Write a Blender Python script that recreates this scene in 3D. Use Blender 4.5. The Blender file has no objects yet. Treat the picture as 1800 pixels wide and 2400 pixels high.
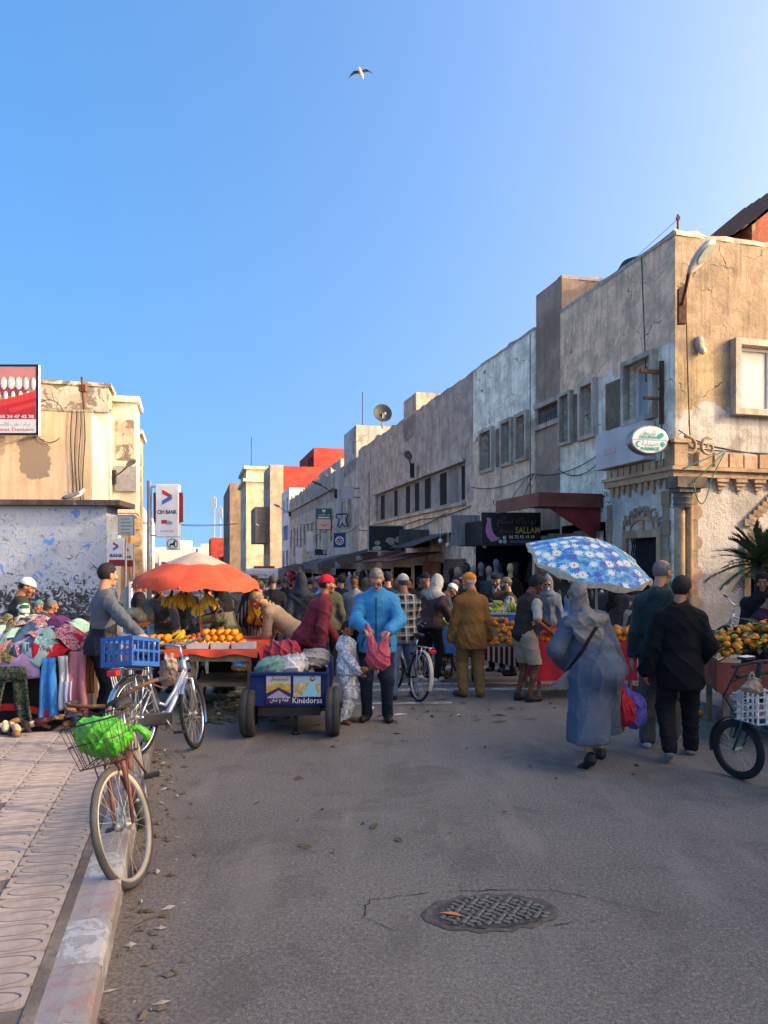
import bpy, bmesh, math, random
import numpy as np
from math import pi, sin, cos, radians, atan2, sqrt
from mathutils import Vector, Matrix, Euler

random.seed(7)
np.random.seed(7)
scn = bpy.context.scene
COL = scn.collection

F, CX, HY, CAMH = 1700.0, 900.0, 1325.0, 1.8          # focal length and horizon in photo pixels, eye height
cam_d = bpy.data.cameras.new('camera'); cam = bpy.data.objects.new('camera', cam_d); COL.objects.link(cam)
cam.location = (0, 0, CAMH); cam.rotation_euler = (radians(90), 0, 0)
cam_d.sensor_fit = 'VERTICAL'; cam_d.sensor_height = 36.0; cam_d.sensor_width = 27.0
cam_d.lens = F / 2400 * 36.0
cam_d.shift_y = (HY - 1200) / 2400.0
cam_d.clip_start = 0.1; cam_d.clip_end = 6000
scn.camera = cam

TV = Vector((0.967, 0.256, 0)).normalized()            # across the street, to the right
SV = Vector((-0.256, 0.967, 0)).normalized()           # along the street, away from us
STREET = atan2(TV.y, TV.x)
tosun = (TV * 1.0 - SV * 0.45 + Vector((0, 0, 0.5))).normalized()
sun_el = math.asin(tosun.z); sun_az = atan2(tosun.x, tosun.y)
sl = bpy.data.lights.new('sun', 'SUN'); sl.energy = 2.0; sl.angle = radians(0.5); sl.color = (0.46, 0.435, 0.40)
sun = bpy.data.objects.new('sun', sl); COL.objects.link(sun)
sun.rotation_euler = (-tosun).to_track_quat('-Z', 'Y').to_euler()

world = bpy.data.worlds.new('World'); scn.world = world; world.use_nodes = True
nt = world.node_tree
bg = nt.nodes['Background']; sky = nt.nodes.new('ShaderNodeTexSky')
sky.sky_type = 'NISHITA'; sky.sun_disc = False; sky.sun_elevation = sun_el; sky.sun_rotation = sun_az
sky.altitude = 0; sky.air_density = 1.0; sky.dust_density = 7.0; sky.ozone_density = 2.2
hsv = nt.nodes.new('ShaderNodeHueSaturation'); hsv.inputs['Saturation'].default_value = 1.5; hsv.inputs['Hue'].default_value = 0.504
_tc = nt.nodes.new('ShaderNodeTexCoord'); _sp = nt.nodes.new('ShaderNodeSeparateXYZ'); _cb = nt.nodes.new('ShaderNodeCombineXYZ')
_mx = nt.nodes.new('ShaderNodeMath'); _mx.operation = 'MAXIMUM'; _mx.inputs[1].default_value = 0
_ma = nt.nodes.new('ShaderNodeMath'); _ma.operation = 'MULTIPLY_ADD'; _ma.inputs[1].default_value = .66; _ma.inputs[2].default_value = .34
_nr = nt.nodes.new('ShaderNodeVectorMath'); _nr.operation = 'NORMALIZE'
nt.links.new(_tc.outputs['Generated'], _sp.inputs[0]); nt.links.new(_sp.outputs[0], _cb.inputs[0]); nt.links.new(_sp.outputs[1], _cb.inputs[1])
nt.links.new(_sp.outputs[2], _mx.inputs[0]); nt.links.new(_mx.outputs[0], _ma.inputs[0]); nt.links.new(_ma.outputs[0], _cb.inputs[2])
nt.links.new(_cb.outputs[0], _nr.inputs[0]); nt.links.new(_nr.outputs[0], sky.inputs[0])
nt.links.new(sky.outputs[0], hsv.inputs['Color']); nt.links.new(hsv.outputs[0], bg.inputs[0])
bg.inputs[1].default_value = 0.15
scn.view_settings.view_transform = 'Standard'; scn.view_settings.look = 'None'
scn.view_settings.exposure = 2.0
scn.view_settings.use_white_balance = True; scn.view_settings.white_balance_temperature = 8500; scn.view_settings.white_balance_tint = 14; scn.view_settings.gamma = 1.0
scn.view_settings.use_curve_mapping = False
scn.render.engine = 'CYCLES'
scn.cycles.use_denoising = True
scn.cycles.max_bounces = 6; scn.cycles.diffuse_bounces = 3; scn.cycles.transparent_max_bounces = 8

def ST(s, t, z=0.0):
    v = TV * t + SV * s
    return Vector((v.x, v.y, z))
def s_of(p): return p.x * SV.x + p.y * SV.y
def t_of(p): return p.x * TV.x + p.y * TV.y
def gz(s):                                             # the street runs downhill away from us
    return 0.0 if s < 8 else (-0.027 * (s - 8) if s < 118 else -2.97)
def gzp(x, y): return gz(x * SV.x + y * SV.y)
def P(px, py, d): return Vector(((px - CX) / F * d, d, CAMH - (py - HY) / F * d))
def X(px, d): return (px - CX) / F * d
def Z(py, d): return CAMH - (py - HY) / F * d
def at(px, d, dz=0.0):                                 # ground point under a photo column at a distance
    x = X(px, d); return Vector((x, d, gzp(x, d) + dz))
def sp(px, t=8.7):                                     # how far along a facade line at t a photo column lies
    r = (px - CX) / F
    return (TV.x * t - r * TV.y * t) / (r * SV.y - SV.x)
def dS(s, t=8.7): return TV.y * t + SV.y * s

def tag(o, label=None, cat=None, group=None, kind=None):
    if label: o['label'] = label
    if cat: o['category'] = cat
    if group: o['group'] = group
    if kind: o['kind'] = kind
    return o
def empty(name, loc=(0, 0, 0), rz=0.0, label=None, cat=None, group=None, kind=None, parent=None, rot=None):
    o = bpy.data.objects.new(name, None); COL.objects.link(o)
    o.empty_display_size = 0.1
    o.location = loc
    o.rotation_euler = rot if rot is not None else (0, 0, rz)
    if parent: o.parent = parent
    return tag(o, label, cat, group, kind)
def inst(me, name, parent=None, loc=(0, 0, 0), rot=(0, 0, 0), scale=(1, 1, 1), mats=None):
    o = bpy.data.objects.new(name, me); COL.objects.link(o)
    o.location = loc; o.rotation_euler = rot; o.scale = scale
    if parent: o.parent = parent
    return o
KIDS = {}
def copy_tree(o, parent=None):
    c = o.copy(); COL.objects.link(c)
    c.parent = parent
    for ch in list(o.children): copy_tree(ch, c)
    return c

def frame_of(d):
    d = d.normalized()
    a = Vector((0, 0, 1)) if abs(d.z) < 0.95 else Vector((1, 0, 0))
    x = d.cross(a).normalized(); y = d.cross(x).normalized()
    return x, y
class MB:
    def __init__(self): self.v = []; self.f = []; self.m = []; self.s = []; self.T = Matrix(); self.mi = 0; self.sm = False; self.uv = {}
    def add(self, vs, fs, mi=None, smooth=None):
        b = len(self.v); T = self.T
        self.v.extend([T @ Vector(p) for p in vs])
        mi = self.mi if mi is None else mi; sm = self.sm if smooth is None else smooth
        for f in fs:
            self.f.append([b + i for i in f]); self.m.append(mi); self.s.append(sm)
        return self
    def box(self, a, b, mi=None):
        x0, y0, z0 = a; x1, y1, z1 = b
        vs = [(x0, y0, z0), (x1, y0, z0), (x1, y1, z0), (x0, y1, z0), (x0, y0, z1), (x1, y0, z1), (x1, y1, z1), (x0, y1, z1)]
        return self.add(vs, [(0, 3, 2, 1), (4, 5, 6, 7), (0, 1, 5, 4), (1, 2, 6, 5), (2, 3, 7, 6), (3, 0, 4, 7)], mi, False)
    def bbox(self, a, b, r, mi=None):                  # box with chamfered edges
        bm = bmesh.new(); bmesh.ops.create_cube(bm, size=1)
        for v in bm.verts:
            v.co = Vector((a[i] + (b[i] - a[i]) * (v.co[i] + .5) for i in range(3)))
        bmesh.ops.bevel(bm, geom=bm.edges[:], offset=r, segments=1, affect='EDGES')
        bm.verts.index_update()
        self.add([v.co.copy() for v in bm.verts], [[v.index for v in f.verts] for f in bm.faces], mi, False); bm.free(); return self
    def quad(self, a, b, c, d, mi=None): return self.add([a, b, c, d], [(0, 1, 2, 3)], mi, False)
    def tube(self, pts, r, n=8, mi=None, caps=True, close=False):
        pts = [Vector(p) for p in pts]; k = len(pts)
        rs = r if isinstance(r, (list, tuple)) else [r] * k
        vs = []; fs = []
        px = None
        for i, p in enumerate(pts):
            if close: d = pts[(i + 1) % k] - pts[i - 1]
            else: d = pts[min(i + 1, k - 1)] - pts[max(i - 1, 0)]
            if d.length < 1e-9: d = Vector((0, 0, 1))
            d.normalize()
            if px is None: x, y = frame_of(d)
            else:
                x = px - d * px.dot(d)
                if x.length < 1e-6: x, y = frame_of(d)
                x.normalize(); y = d.cross(x)
            px = x
            for j in range(n):
                a = 2 * pi * j / n
                vs.append(p + (x * cos(a) + y * sin(a)) * rs[i])
        rng = k if close else k - 1
        for i in range(rng):
            for j in range(n):
                a = i * n + j; b = i * n + (j + 1) % n; i2 = (i + 1) % k
                fs.append((a, b, i2 * n + (j + 1) % n, i2 * n + j))
        if caps and not close:
            fs.append(tuple(range(n - 1, -1, -1))); fs.append(tuple((k - 1) * n + j for j in range(n)))
        return self.add(vs, fs, mi, True)
    def lathe(self, prof, n=16, axis='Z', c=(0, 0, 0), mi=None, smooth=True, a0=0, a1=2 * pi):
        full = abs(a1 - a0 - 2 * pi) < 1e-6
        m = n if full else n + 1; vs = []; fs = []
        for (r, h) in prof:
            for j in range(m):
                a = a0 + (a1 - a0) * j / n
                p = (r * cos(a), r * sin(a), h)
                if axis == 'X': p = (h, r * cos(a), r * sin(a))
                if axis == 'Y': p = (r * cos(a), h, r * sin(a))
                vs.append((p[0] + c[0], p[1] + c[1], p[2] + c[2]))
        for i in range(len(prof) - 1):
            for j in range(n):
                j2 = (j + 1) % m
                fs.append((i * m + j, i * m + j2, (i + 1) * m + j2, (i + 1) * m + j))
        return self.add(vs, fs, mi, smooth)
    def prism(self, poly, z0, z1, mi=None):            # polygon in xy extruded along z
        n = len(poly)
        vs = [(p[0], p[1], z0) for p in poly] + [(p[0], p[1], z1) for p in poly]
        fs = [tuple(range(n - 1, -1, -1)), tuple(range(n, 2 * n))] + [(i, (i + 1) % n, n + (i + 1) % n, n + i) for i in range(n)]
        return self.add(vs, fs, mi, False)
    def ball(self, c, r, n=10, m=7, mi=None):
        if not isinstance(r, (tuple, list)): r = (r, r, r)
        vs = []; fs = []
        for i in range(m + 1):
            a = pi * i / m
            for j in range(n):
                b = 2 * pi * j / n
                vs.append((c[0] + r[0] * sin(a) * cos(b), c[1] + r[1] * sin(a) * sin(b), c[2] + r[2] * cos(a)))
        for i in range(m):
            for j in range(n):
                fs.append((i * n + j, (i + 1) * n + j, (i + 1) * n + (j + 1) % n, i * n + (j + 1) % n))
        return self.add(vs, fs, mi, True)
    def grid(self, nx, ny, fn, mi=None, smooth=True):
        vs = [fn(i / nx, j / ny) for j in range(ny + 1) for i in range(nx + 1)]
        fs = [(j * (nx + 1) + i, j * (nx + 1) + i + 1, (j + 1) * (nx + 1) + i + 1, (j + 1) * (nx + 1) + i) for j in range(ny) for i in range(nx)]
        return self.add(vs, fs, mi, smooth)
    def mesh(self, name, mats):
        me = bpy.data.meshes.new(name)
        me.from_pydata([tuple(p) for p in self.v], [], self.f)
        if not isinstance(mats, (list, tuple)): mats = [mats]
        for m in mats: me.materials.append(m)
        me.polygons.foreach_set('material_index', self.m); me.polygons.foreach_set('use_smooth', self.s)
        me.update()
        return me
    def build(self, name, mats, parent=None, loc=(0, 0, 0), rot=(0, 0, 0)):
        return inst(self.mesh(name, mats), name, parent, loc, rot)

MATS = {}
def rgb(h):                                            # '#rrggbb' in the picture's colours -> linear
    h = h.lstrip('#'); c = [int(h[i:i + 2], 16) / 255 for i in (0, 2, 4)]
    return tuple(x / 12.92 if x <= .04045 else ((x + .055) / 1.055) ** 2.4 for x in c)
class NG:
    def __init__(self, name):
        self.m = bpy.data.materials.new(name); self.m.use_nodes = True
        self.t = self.m.node_tree; self.b = self.t.nodes['Principled BSDF']; self.tc = self.t.nodes.new('ShaderNodeTexCoord')
    def n(self, typ, **kw):
        nd = self.t.nodes.new('ShaderNode' + typ)
        for k, v in kw.items():
            if hasattr(nd, k): setattr(nd, k, v)
            else: nd.inputs[k].default_value = v
        return nd
    def l(self, a, b): self.t.links.new(a, b)
    def val(self, x):
        return x
    def math(self, op, a, b=None, clamp=False):
        nd = self.t.nodes.new('ShaderNodeMath'); nd.operation = op; nd.use_clamp = clamp
        for i, x in enumerate((a, b)):
            if x is None: continue
            if isinstance(x, (int, float)): nd.inputs[i].default_value = x
            else: self.l(x, nd.inputs[i])
        return nd.outputs[0]
    def mix(self, f, a, b, mode='MIX'):
        nd = self.t.nodes.new('ShaderNodeMix'); nd.data_type = 'RGBA'; nd.blend_type = mode
        for k, x in ((0, f), (6, a), (7, b)):
            if isinstance(x, (int, float)): nd.inputs[k].default_value = x
            elif isinstance(x, tuple): nd.inputs[k].default_value = (*x[:3], 1)
            else: self.l(x, nd.inputs[k])
        return nd.outputs[2]
    def map(self, scale=(1, 1, 1), src='Object', rot=(0, 0, 0), loc=(0, 0, 0)):
        nd = self.t.nodes.new('ShaderNodeMapping'); nd.inputs['Scale'].default_value = scale; nd.inputs['Rotation'].default_value = rot
        nd.inputs['Location'].default_value = loc
        self.l(self.tc.outputs[src], nd.inputs[0]); return nd.outputs[0]
    def noise(self, vec, scale, detail=4, rough=.55, dist=0):
        nd = self.n('TexNoise'); nd.inputs['Scale'].default_value = scale; nd.inputs['Detail'].default_value = detail
        nd.inputs['Roughness'].default_value = rough; nd.inputs['Distortion'].default_value = dist
        if vec is not None: self.l(vec, nd.inputs['Vector'])
        return nd.outputs[0]
    def ramp(self, f, a, b):                           # smooth threshold a..b -> 0..1
        nd = self.t.nodes.new('ShaderNodeMapRange'); nd.interpolation_type = 'SMOOTHSTEP'
        nd.inputs[1].default_value = a; nd.inputs[2].default_value = b
        self.l(f, nd.inputs[0]); return nd.outputs[0]
    def bump(self, h, strength, dist=.01):
        nd = self.n('Bump'); nd.inputs['Strength'].default_value = strength; nd.inputs['Distance'].default_value = dist
        self.l(h, nd.inputs['Height']); self.l(nd.outputs[0], self.b.inputs['Normal']); return nd.outputs[0]
    def done(self, col, rough=.85, metal=0, spec=.3):
        if isinstance(col, tuple): self.b.inputs['Base Color'].default_value = (*col[:3], 1)
        else: self.l(col, self.b.inputs['Base Color'])
        if isinstance(rough, (int, float)): self.b.inputs['Roughness'].default_value = rough
        else: self.l(rough, self.b.inputs['Roughness'])
        self.b.inputs['Metallic'].default_value = metal
        self.b.inputs['Specular IOR Level'].default_value = spec
        return self.m
def sc(c, k): return tuple(min(1, x * k) for x in c)
def mat(name, col, rough=.8, metal=0, var=.18, scale=6, bump=0, bscale=80, col2=None, spec=.3, src='Object'):
    if name in MATS: return MATS[name]
    if isinstance(col, str): col = rgb(col)
    if isinstance(col2, str): col2 = rgb(col2)
    g = NG(name); v = g.map(src=src)
    n1 = g.noise(v, scale, 5, .6)
    c = g.mix(g.ramp(n1, .25, .75), sc(col, 1 - var), col2 or sc(col, 1 + var))
    if bump: g.bump(g.noise(v, bscale, 3), bump)
    MATS[name] = g.done(c, rough, metal, spec); return MATS[name]
def plaster(name, col, patch=None, pamt=.5, stain=.5, streak=.5, bump=.35, scale=1.0, fine=.12, upper=None, bscale=14):
    """weathered render: blotches, rain streaks, peeled patches that show another coat."""
    if isinstance(col, str): col = rgb(col)
    if isinstance(patch, str): patch = rgb(patch)
    g = NG(name); v = g.map()
    big = g.noise(v, .55 * scale, 6, .62, .4)
    mid = g.noise(v, 2.6 * scale, 6, .65, .2)
    fin = g.noise(v, 28, 4, .6)
    c = g.mix(g.ramp(big, .36, .64), sc(col, .72), sc(col, 1.18))
    c = g.mix(g.math('MULTIPLY', g.ramp(mid, .46, .66), stain), c, sc((col[0] * .55, col[1] * .52, col[2] * .5), 1))
    st = g.noise(g.map((3.2, 3.2, .22)), 1.6, 5, .7)
    c = g.mix(g.math('MULTIPLY', g.ramp(st, .47, .68), streak), c, (col[0] * .38, col[1] * .37, col[2] * .38))
    if patch:
        pm = g.ramp(g.noise(v, 1.0 * scale, 7, .68, .6), 1 - pamt - .015, 1 - pamt + .015)
        c = g.mix(pm, c, g.mix(g.ramp(mid, .3, .7), sc(patch, .8), sc(patch, 1.12)))
    c = g.mix(g.math('MULTIPLY', g.ramp(fin, .42, .66), fine * 2), c, sc(col, .5))
    hgt = g.math('ADD', g.math('MULTIPLY', g.noise(v, bscale, 5, .7), 1.0), g.math('MULTIPLY', mid, .6))
    g.bump(hgt, bump, .03)
    MATS[name] = g.done(c, .92, 0, .15); return MATS[name]

AR = {  # letter: isolated, final, initial, medial
 'ا': (0xFE8D, 0xFE8E, 0xFE8D, 0xFE8E), 'أ': (0xFE83, 0xFE84, 0xFE83, 0xFE84), 'ب': (0xFE8F, 0xFE90, 0xFE91, 0xFE92), 'ة': (0xFE93, 0xFE94, 0xFE93, 0xFE94),
 'ت': (0xFE95, 0xFE96, 0xFE97, 0xFE98), 'ج': (0xFE9D, 0xFE9E, 0xFE9F, 0xFEA0), 'د': (0xFEA9, 0xFEAA, 0xFEA9, 0xFEAA), 'ر': (0xFEAD, 0xFEAE, 0xFEAD, 0xFEAE),
 'س': (0xFEB1, 0xFEB2, 0xFEB3, 0xFEB4), 'ش': (0xFEB5, 0xFEB6, 0xFEB7, 0xFEB8), 'ص': (0xFEB9, 0xFEBA, 0xFEBB, 0xFEBC), 'ط': (0xFEC1, 0xFEC2, 0xFEC3, 0xFEC4),
 'ع': (0xFEC9, 0xFECA, 0xFECB, 0xFECC), 'ف': (0xFED1, 0xFED2, 0xFED3, 0xFED4), 'ك': (0xFED9, 0xFEDA, 0xFEDB, 0xFEDC), 'ل': (0xFEDD, 0xFEDE, 0xFEDF, 0xFEE0),
 'ق': (0xFED5, 0xFED6, 0xFED7, 0xFED8), 'ح': (0xFEA1, 0xFEA2, 0xFEA3, 0xFEA4), 'ه': (0xFEE9, 0xFEEA, 0xFEEB, 0xFEEC),
 'م': (0xFEE1, 0xFEE2, 0xFEE3, 0xFEE4), 'ن': (0xFEE5, 0xFEE6, 0xFEE7, 0xFEE8), 'و': (0xFEED, 0xFEEE, 0xFEED, 0xFEEE), 'ي': (0xFEF1, 0xFEF2, 0xFEF3, 0xFEF4),
 'ز': (0xFEAF, 0xFEB0, 0xFEAF, 0xFEB0), 'ء': (0xFE80,) * 4}
NOJOIN = 'اأدروزةء'
def arabic(w):
    out = []
    for word in w.split(' '):
        g = []
        for i, ch in enumerate(word):
            pre = i > 0 and word[i - 1] not in NOJOIN and word[i - 1] in AR
            post = i < len(word) - 1 and ch not in NOJOIN
            if ch in AR: g.append(chr(AR[ch][(3 if post else 1) if pre else (2 if post else 0)]))
            else: g.append(ch)
        out.append(''.join(reversed(g)))
    return ' '.join(reversed(out))
def text(body, size, width=None, extrude=0.0, name='lettering', align='CENTER', shear=0.0, bold=0.0):
    """flat lettering in the XZ plane facing -Y, baseline centre at the origin; returns a mesh"""
    cu = bpy.data.curves.new(name, 'FONT'); cu.body = body; cu.size = size; cu.align_x = align
    cu.resolution_u = 2; cu.extrude = extrude; cu.shear = shear; cu.offset = bold
    o = bpy.data.objects.new(name, cu); COL.objects.link(o)
    dg = bpy.context.evaluated_depsgraph_get(); dg.update()
    me = bpy.data.meshes.new_from_object(o.evaluated_get(dg)); bpy.data.objects.remove(o)
    k = 1.0
    if width and len(me.vertices):
        xs = [v.co.x for v in me.vertices]; w = max(xs) - min(xs); k = width / w
    for v in me.vertices: v.co = Vector((v.co.x * k, -v.co.z, v.co.y))
    me.materials.clear(); me.name = name
    return me
def write(body, size, loc, m, parent, width=None, name='lettering', rot=(0, 0, 0), extrude=0.0, align='CENTER', shear=0, bold=0.0):
    me = text(body, size, width, extrude, name, align, shear, bold); me.materials.append(m)
    return inst(me, name, parent, loc, rot)
def band_plaster(name, bands, stain=.5, streak=.5, bump=.4, jitter=.5, scale=1.0, bscale=14, patch=None, pamt=.3, soft=.04, gain=1.0):
    g = NG(name); v = g.map()
    sep = g.n('SeparateXYZ'); g.l(g.tc.outputs['Object'], sep.inputs[0])
    big = g.noise(v, .9 * scale, 7, .68, .5); mid = g.noise(v, 2.4 * scale, 6, .65, .2); fin = g.noise(v, 30, 4, .6)
    zz = g.math('ADD', sep.outputs[2], g.math('MULTIPLY', g.math('SUBTRACT', big, .5), jitter * 3))
    c = sc(rgb(bands[0][1]), gain)
    for z, col in bands[1:]: c = g.mix(g.ramp(zz, z - soft, z + soft), c, sc(rgb(col), gain))
    c = g.mix(g.ramp(mid, .38, .6), g.mix(.3, c, (.05, .045, .04)), c)
    c = g.mix(g.math('MULTIPLY', g.ramp(g.noise(v, 1.7 * scale, 7, .7), .47, .64), stain), c, g.mix(.6, c, (.06, .055, .05)))
    st = g.noise(g.map((3.4, 3.4, .17)), 3.0, 6, .72)
    c = g.mix(g.math('MULTIPLY', g.ramp(st, .5, .62), streak), c, g.mix(.65, c, (.03, .03, .03)))
    if patch:
        c = g.mix(g.ramp(g.noise(v, 1.1 * scale, 8, .7, .8), 1 - pamt - .012, 1 - pamt + .012), c, rgb(patch))
    vo = g.n('TexVoronoi'); vo.feature = 'DISTANCE_TO_EDGE'; vo.inputs['Scale'].default_value = .55; va = g.n('VectorMath'); va.operation = 'ADD'; nn = g.n('TexNoise'); nn.inputs['Scale'].default_value = 1.5; nn.inputs['Detail'].default_value = 6; g.l(v, nn.inputs['Vector']); g.l(v, va.inputs[0]); g.l(nn.outputs['Color'], va.inputs[1]); g.l(va.outputs[0], vo.inputs['Vector'])
    c = g.mix(g.math('MULTIPLY', g.math('LESS_THAN', vo.outputs['Distance'], .006), g.ramp(mid, .45, .6)), c, (.05, .042, .036))
    c = g.mix(g.math('MULTIPLY', g.ramp(fin, .45, .65), .35), c, g.mix(.5, c, (.03, .03, .03)))
    g.bump(g.math('ADD', g.noise(v, bscale, 5, .7), g.math('MULTIPLY', mid, .8)), bump, .03)
    MATS[name] = g.done(c, .93, 0, .12); return MATS[name]

def asphalt():
    g = NG('asphalt'); v = g.map()
    grit = g.noise(v, 130, 3, .7); mid = g.noise(v, 9, 6, .7); big = g.noise(v, .45, 6, .6)
    vor = g.n('TexVoronoi'); vor.inputs['Scale'].default_value = 95; g.l(v, vor.inputs['Vector'])
    mid2 = g.noise(v, 48, 4, .75)
    c = g.mix(g.ramp(big, .3, .7), (.121, .109, .093), (.184, .164, .141))
    c = g.mix(g.math('MULTIPLY', g.ramp(mid, .48, .8), .5), c, (.1, .087, .077))
    c = g.mix(g.math('MULTIPLY', g.ramp(mid2, .5, .68), .6), c, (.34, .31, .28))
    c = g.mix(g.math('MULTIPLY', g.ramp(mid2, .5, .34), .65), c, (.06, .052, .046))
    c = g.mix(g.math('MULTIPLY', g.ramp(grit, .5, .7), .6), c, (.36, .33, .3))
    c = g.mix(g.math('MULTIPLY', g.ramp(grit, .5, .3), .6), c, (.05, .045, .04))
    c = g.mix(g.math('MULTIPLY', g.ramp(g.noise(v, 1.3, 7, .7, .8), .5, .62), .4), c, (.085, .073, .064)); c = g.mix(g.math('MULTIPLY', g.ramp(g.noise(g.map((2.2, .5, 1), rot=(0, 0, .25)), 1.1, 5, .6), .52, .66), .3), c, (.27, .235, .205))
    spot = g.noise(v, 2.1, 3, .5)
    c = g.mix(g.math('MULTIPLY', g.ramp(spot, .69, .74), .55), c, (.045, .042, .038))
    bits = g.noise(v, 42, 2, .4)
    c = g.mix(g.math('MULTIPLY', g.ramp(bits, .77, .79), .8), c, (.42, .39, .35))
    dp = g.n('VectorMath'); dp.operation = 'DOT_PRODUCT'; g.l(g.tc.outputs['Object'], dp.inputs[0]); dp.inputs[1].default_value = tuple(TV)
    tt = g.math('ADD', dp.outputs['Value'], g.math('MULTIPLY', g.math('SUBTRACT', g.noise(v, 3.5, 7, .72, .4), .5), 1.0))
    c = g.mix(g.math('MULTIPLY', g.ramp(tt, .12, -.26), .9), c, g.mix(g.ramp(mid2, .35, .65), (.12, .098, .08), (.25, .21, .175)))
    g.bump(g.math('ADD', g.math('MULTIPLY', grit, 1.0), g.math('MULTIPLY', mid, .7)), .55, .012)
    return g.done(c, .9, 0, .25)
M_ASPH = asphalt()
M_DIRT = plaster('gutter_dirt', (.17, .145, .12), None, stain=.8, streak=0, bump=.8, scale=4, bscale=60)
M_PAINT = None
def worn_paint():
    g = NG('worn_road_paint'); v = g.map()
    m = g.ramp(g.noise(v, 7, 6, .7), .40, .58)
    c = g.mix(m, (.5, .48, .45), (.2, .185, .17))
    g.bump(g.noise(v, 90, 3), .3, .01); return g.done(c, .85)
M_PAINT = worn_paint()
M_CONC = plaster('worn_concrete', (.27, .245, .22), None, stain=.55, streak=0, bump=.3, scale=3, bscale=50)
M_TILE = plaster('pavement_tile_clay', (.5, .4, .34), None, stain=.35, streak=0, bump=.18, scale=2.5, bscale=70, fine=.1)
M_GROUT = mat('tile_grout', (.16, .13, .11), .95, bump=.3)
def kerb_mat(name, a, b, amt):
    g = NG(name); v = g.map()
    n = g.noise(v, 9, 7, .75, .6)
    c = g.mix(g.ramp(n, amt - .05, amt + .05), a, b)
    c = g.mix(g.math('MULTIPLY', g.ramp(g.noise(v, 3, 5, .6), .45, .8), .45), c, (.12, .105, .095))
    g.bump(g.noise(v, 18, 6, .75), .5, .02); return g.done(c, .9)
M_KW = kerb_mat('whitewashed_kerb', (.5, .48, .45), (.33, .31, .29), .5)
M_KR = kerb_mat('faded_red_kerb', (.33, .225, .205), (.32, .285, .265), .47)

SB = [-45, 0, 4, 8, 12, 18, 26, 40, 60, 90, 118, 160]
mb = MB()
for a, b in zip(SB[:-1], SB[1:]):
    mb.quad(ST(a, -70, gz(a)), ST(a, 90, gz(a)), ST(b, 90, gz(b)), ST(b, -70, gz(b)))
mb.quad(ST(160, -500, gz(160)), ST(160, 500, gz(160)), ST(2500, 1500, -3.5), ST(2500, -1500, -3.5))
road = tag(mb.build('road', M_ASPH), 'grey worn asphalt street running downhill between the shop rows', kind='structure')

KT = -0.36                                             # road edge of the left kerb
mb = MB()
mb.box((-22, -20, -.02), (0, 0, .132))
def slab(name, s0, s1, t0, t1, z0, z1, m, nm_lbl):
    b = MB(); vs = []
    for (s, t) in ((s0, t0), (s0, t1), (s1, t1), (s1, t0)): vs += [ST(s, t, gz(s) + z0), ST(s, t, gz(s) + z1)]
    b.add(vs, [(1, 3, 5, 7), (0, 2, 3, 1), (2, 4, 5, 3), (4, 6, 7, 5), (6, 0, 1, 7)])
    return tag(b.build(name, m), nm_lbl, kind='structure')
pav = slab('pavement', -30, 7.9, -22, KT - .2, -.03, .136, M_GROUT, 'tiled pavement with oval grooves along the left kerb')
far_pav = tag(MB().build('pavement_joint_strip', M_CONC), kind='structure') if False else None
TW, TL = .322, .1385
def tile_mesh(w, l, oval=True):
    b = MB(); h = .013; n = 28; e = .004
    hw, hl = w / 2 - .004, l / 2 - .003
    if not oval:
        b.bbox((-hw, -hl, -.02), (hw, hl, h), .003); return b.mesh('pavement_tile', M_TILE)
    ring = lambda a, c, z: [(a * cos(2 * pi * i / n), c * sin(2 * pi * i / n), z) for i in range(n)]
    a, c = hw * .86, hl * .80
    outer = []
    for i in range(n):
        x, y = cos(2 * pi * i / n), sin(2 * pi * i / n); k = max(abs(x), abs(y)); outer.append((x / k * hw, y / k * hl, h))
    low = [(x, y, -.02) for x, y, _ in outer]
    rings = [low, outer, ring(a, c, h), ring(a - .005, c - .005, h - .008), ring(a - .010, c - .010, h)]
    vs = [p for r in rings for p in r]; fs = []
    for k in range(len(rings) - 1):
        for i in range(n): fs.append((k * n + i, k * n + (i + 1) % n, (k + 1) * n + (i + 1) % n, (k + 1) * n + i))
    fs.append(tuple(4 * n + i for i in range(n)))
    b.add(vs, fs, 0, False); b.m = [1 if 2 * n <= i < 4 * n else 0 for i in range(len(fs))]
    return b.mesh('pavement_tile', [M_TILE, mat('oval_groove_brown', (.24, .185, .155), .95)])  # groove faces get a darker brown than the tile
tm = tile_mesh(TW, TL)
cnt = 0
rnd = random.Random(3)
s = 2.35
while s < 7.85:
    for j in range(9):
        t = KT - .2 - .045 - TW * (j + .5)
        p = ST(s, t); px = CX + F * p.x / max(p.y, .1); py = HY + F * 1.66 / max(p.y, .1)
        if px > -45 and py < 2440 and cnt < 298:
            inst(tm, 'pavement_tile', pav, (p.x, p.y, gz(s) + .137 + rnd.uniform(-.002, .002)), (rnd.uniform(-.006, .006), rnd.uniform(-.006, .006), STREET + rnd.uniform(-.004, .004))); cnt += 1
    s += TL
strip = slab('pavement_edge_strip', -30, 7.9, KT - .245, KT - .195, 0, .146, plaster('edge_mortar', (.25, .2, .165), None, stain=.7, streak=0, bump=.6, scale=5, bscale=60), 'mortar strip between the tiles and the kerb')
kerb = empty('kerb', (0, 0, 0), label='kerb of red and white painted stones on the left', kind='structure')
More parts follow.
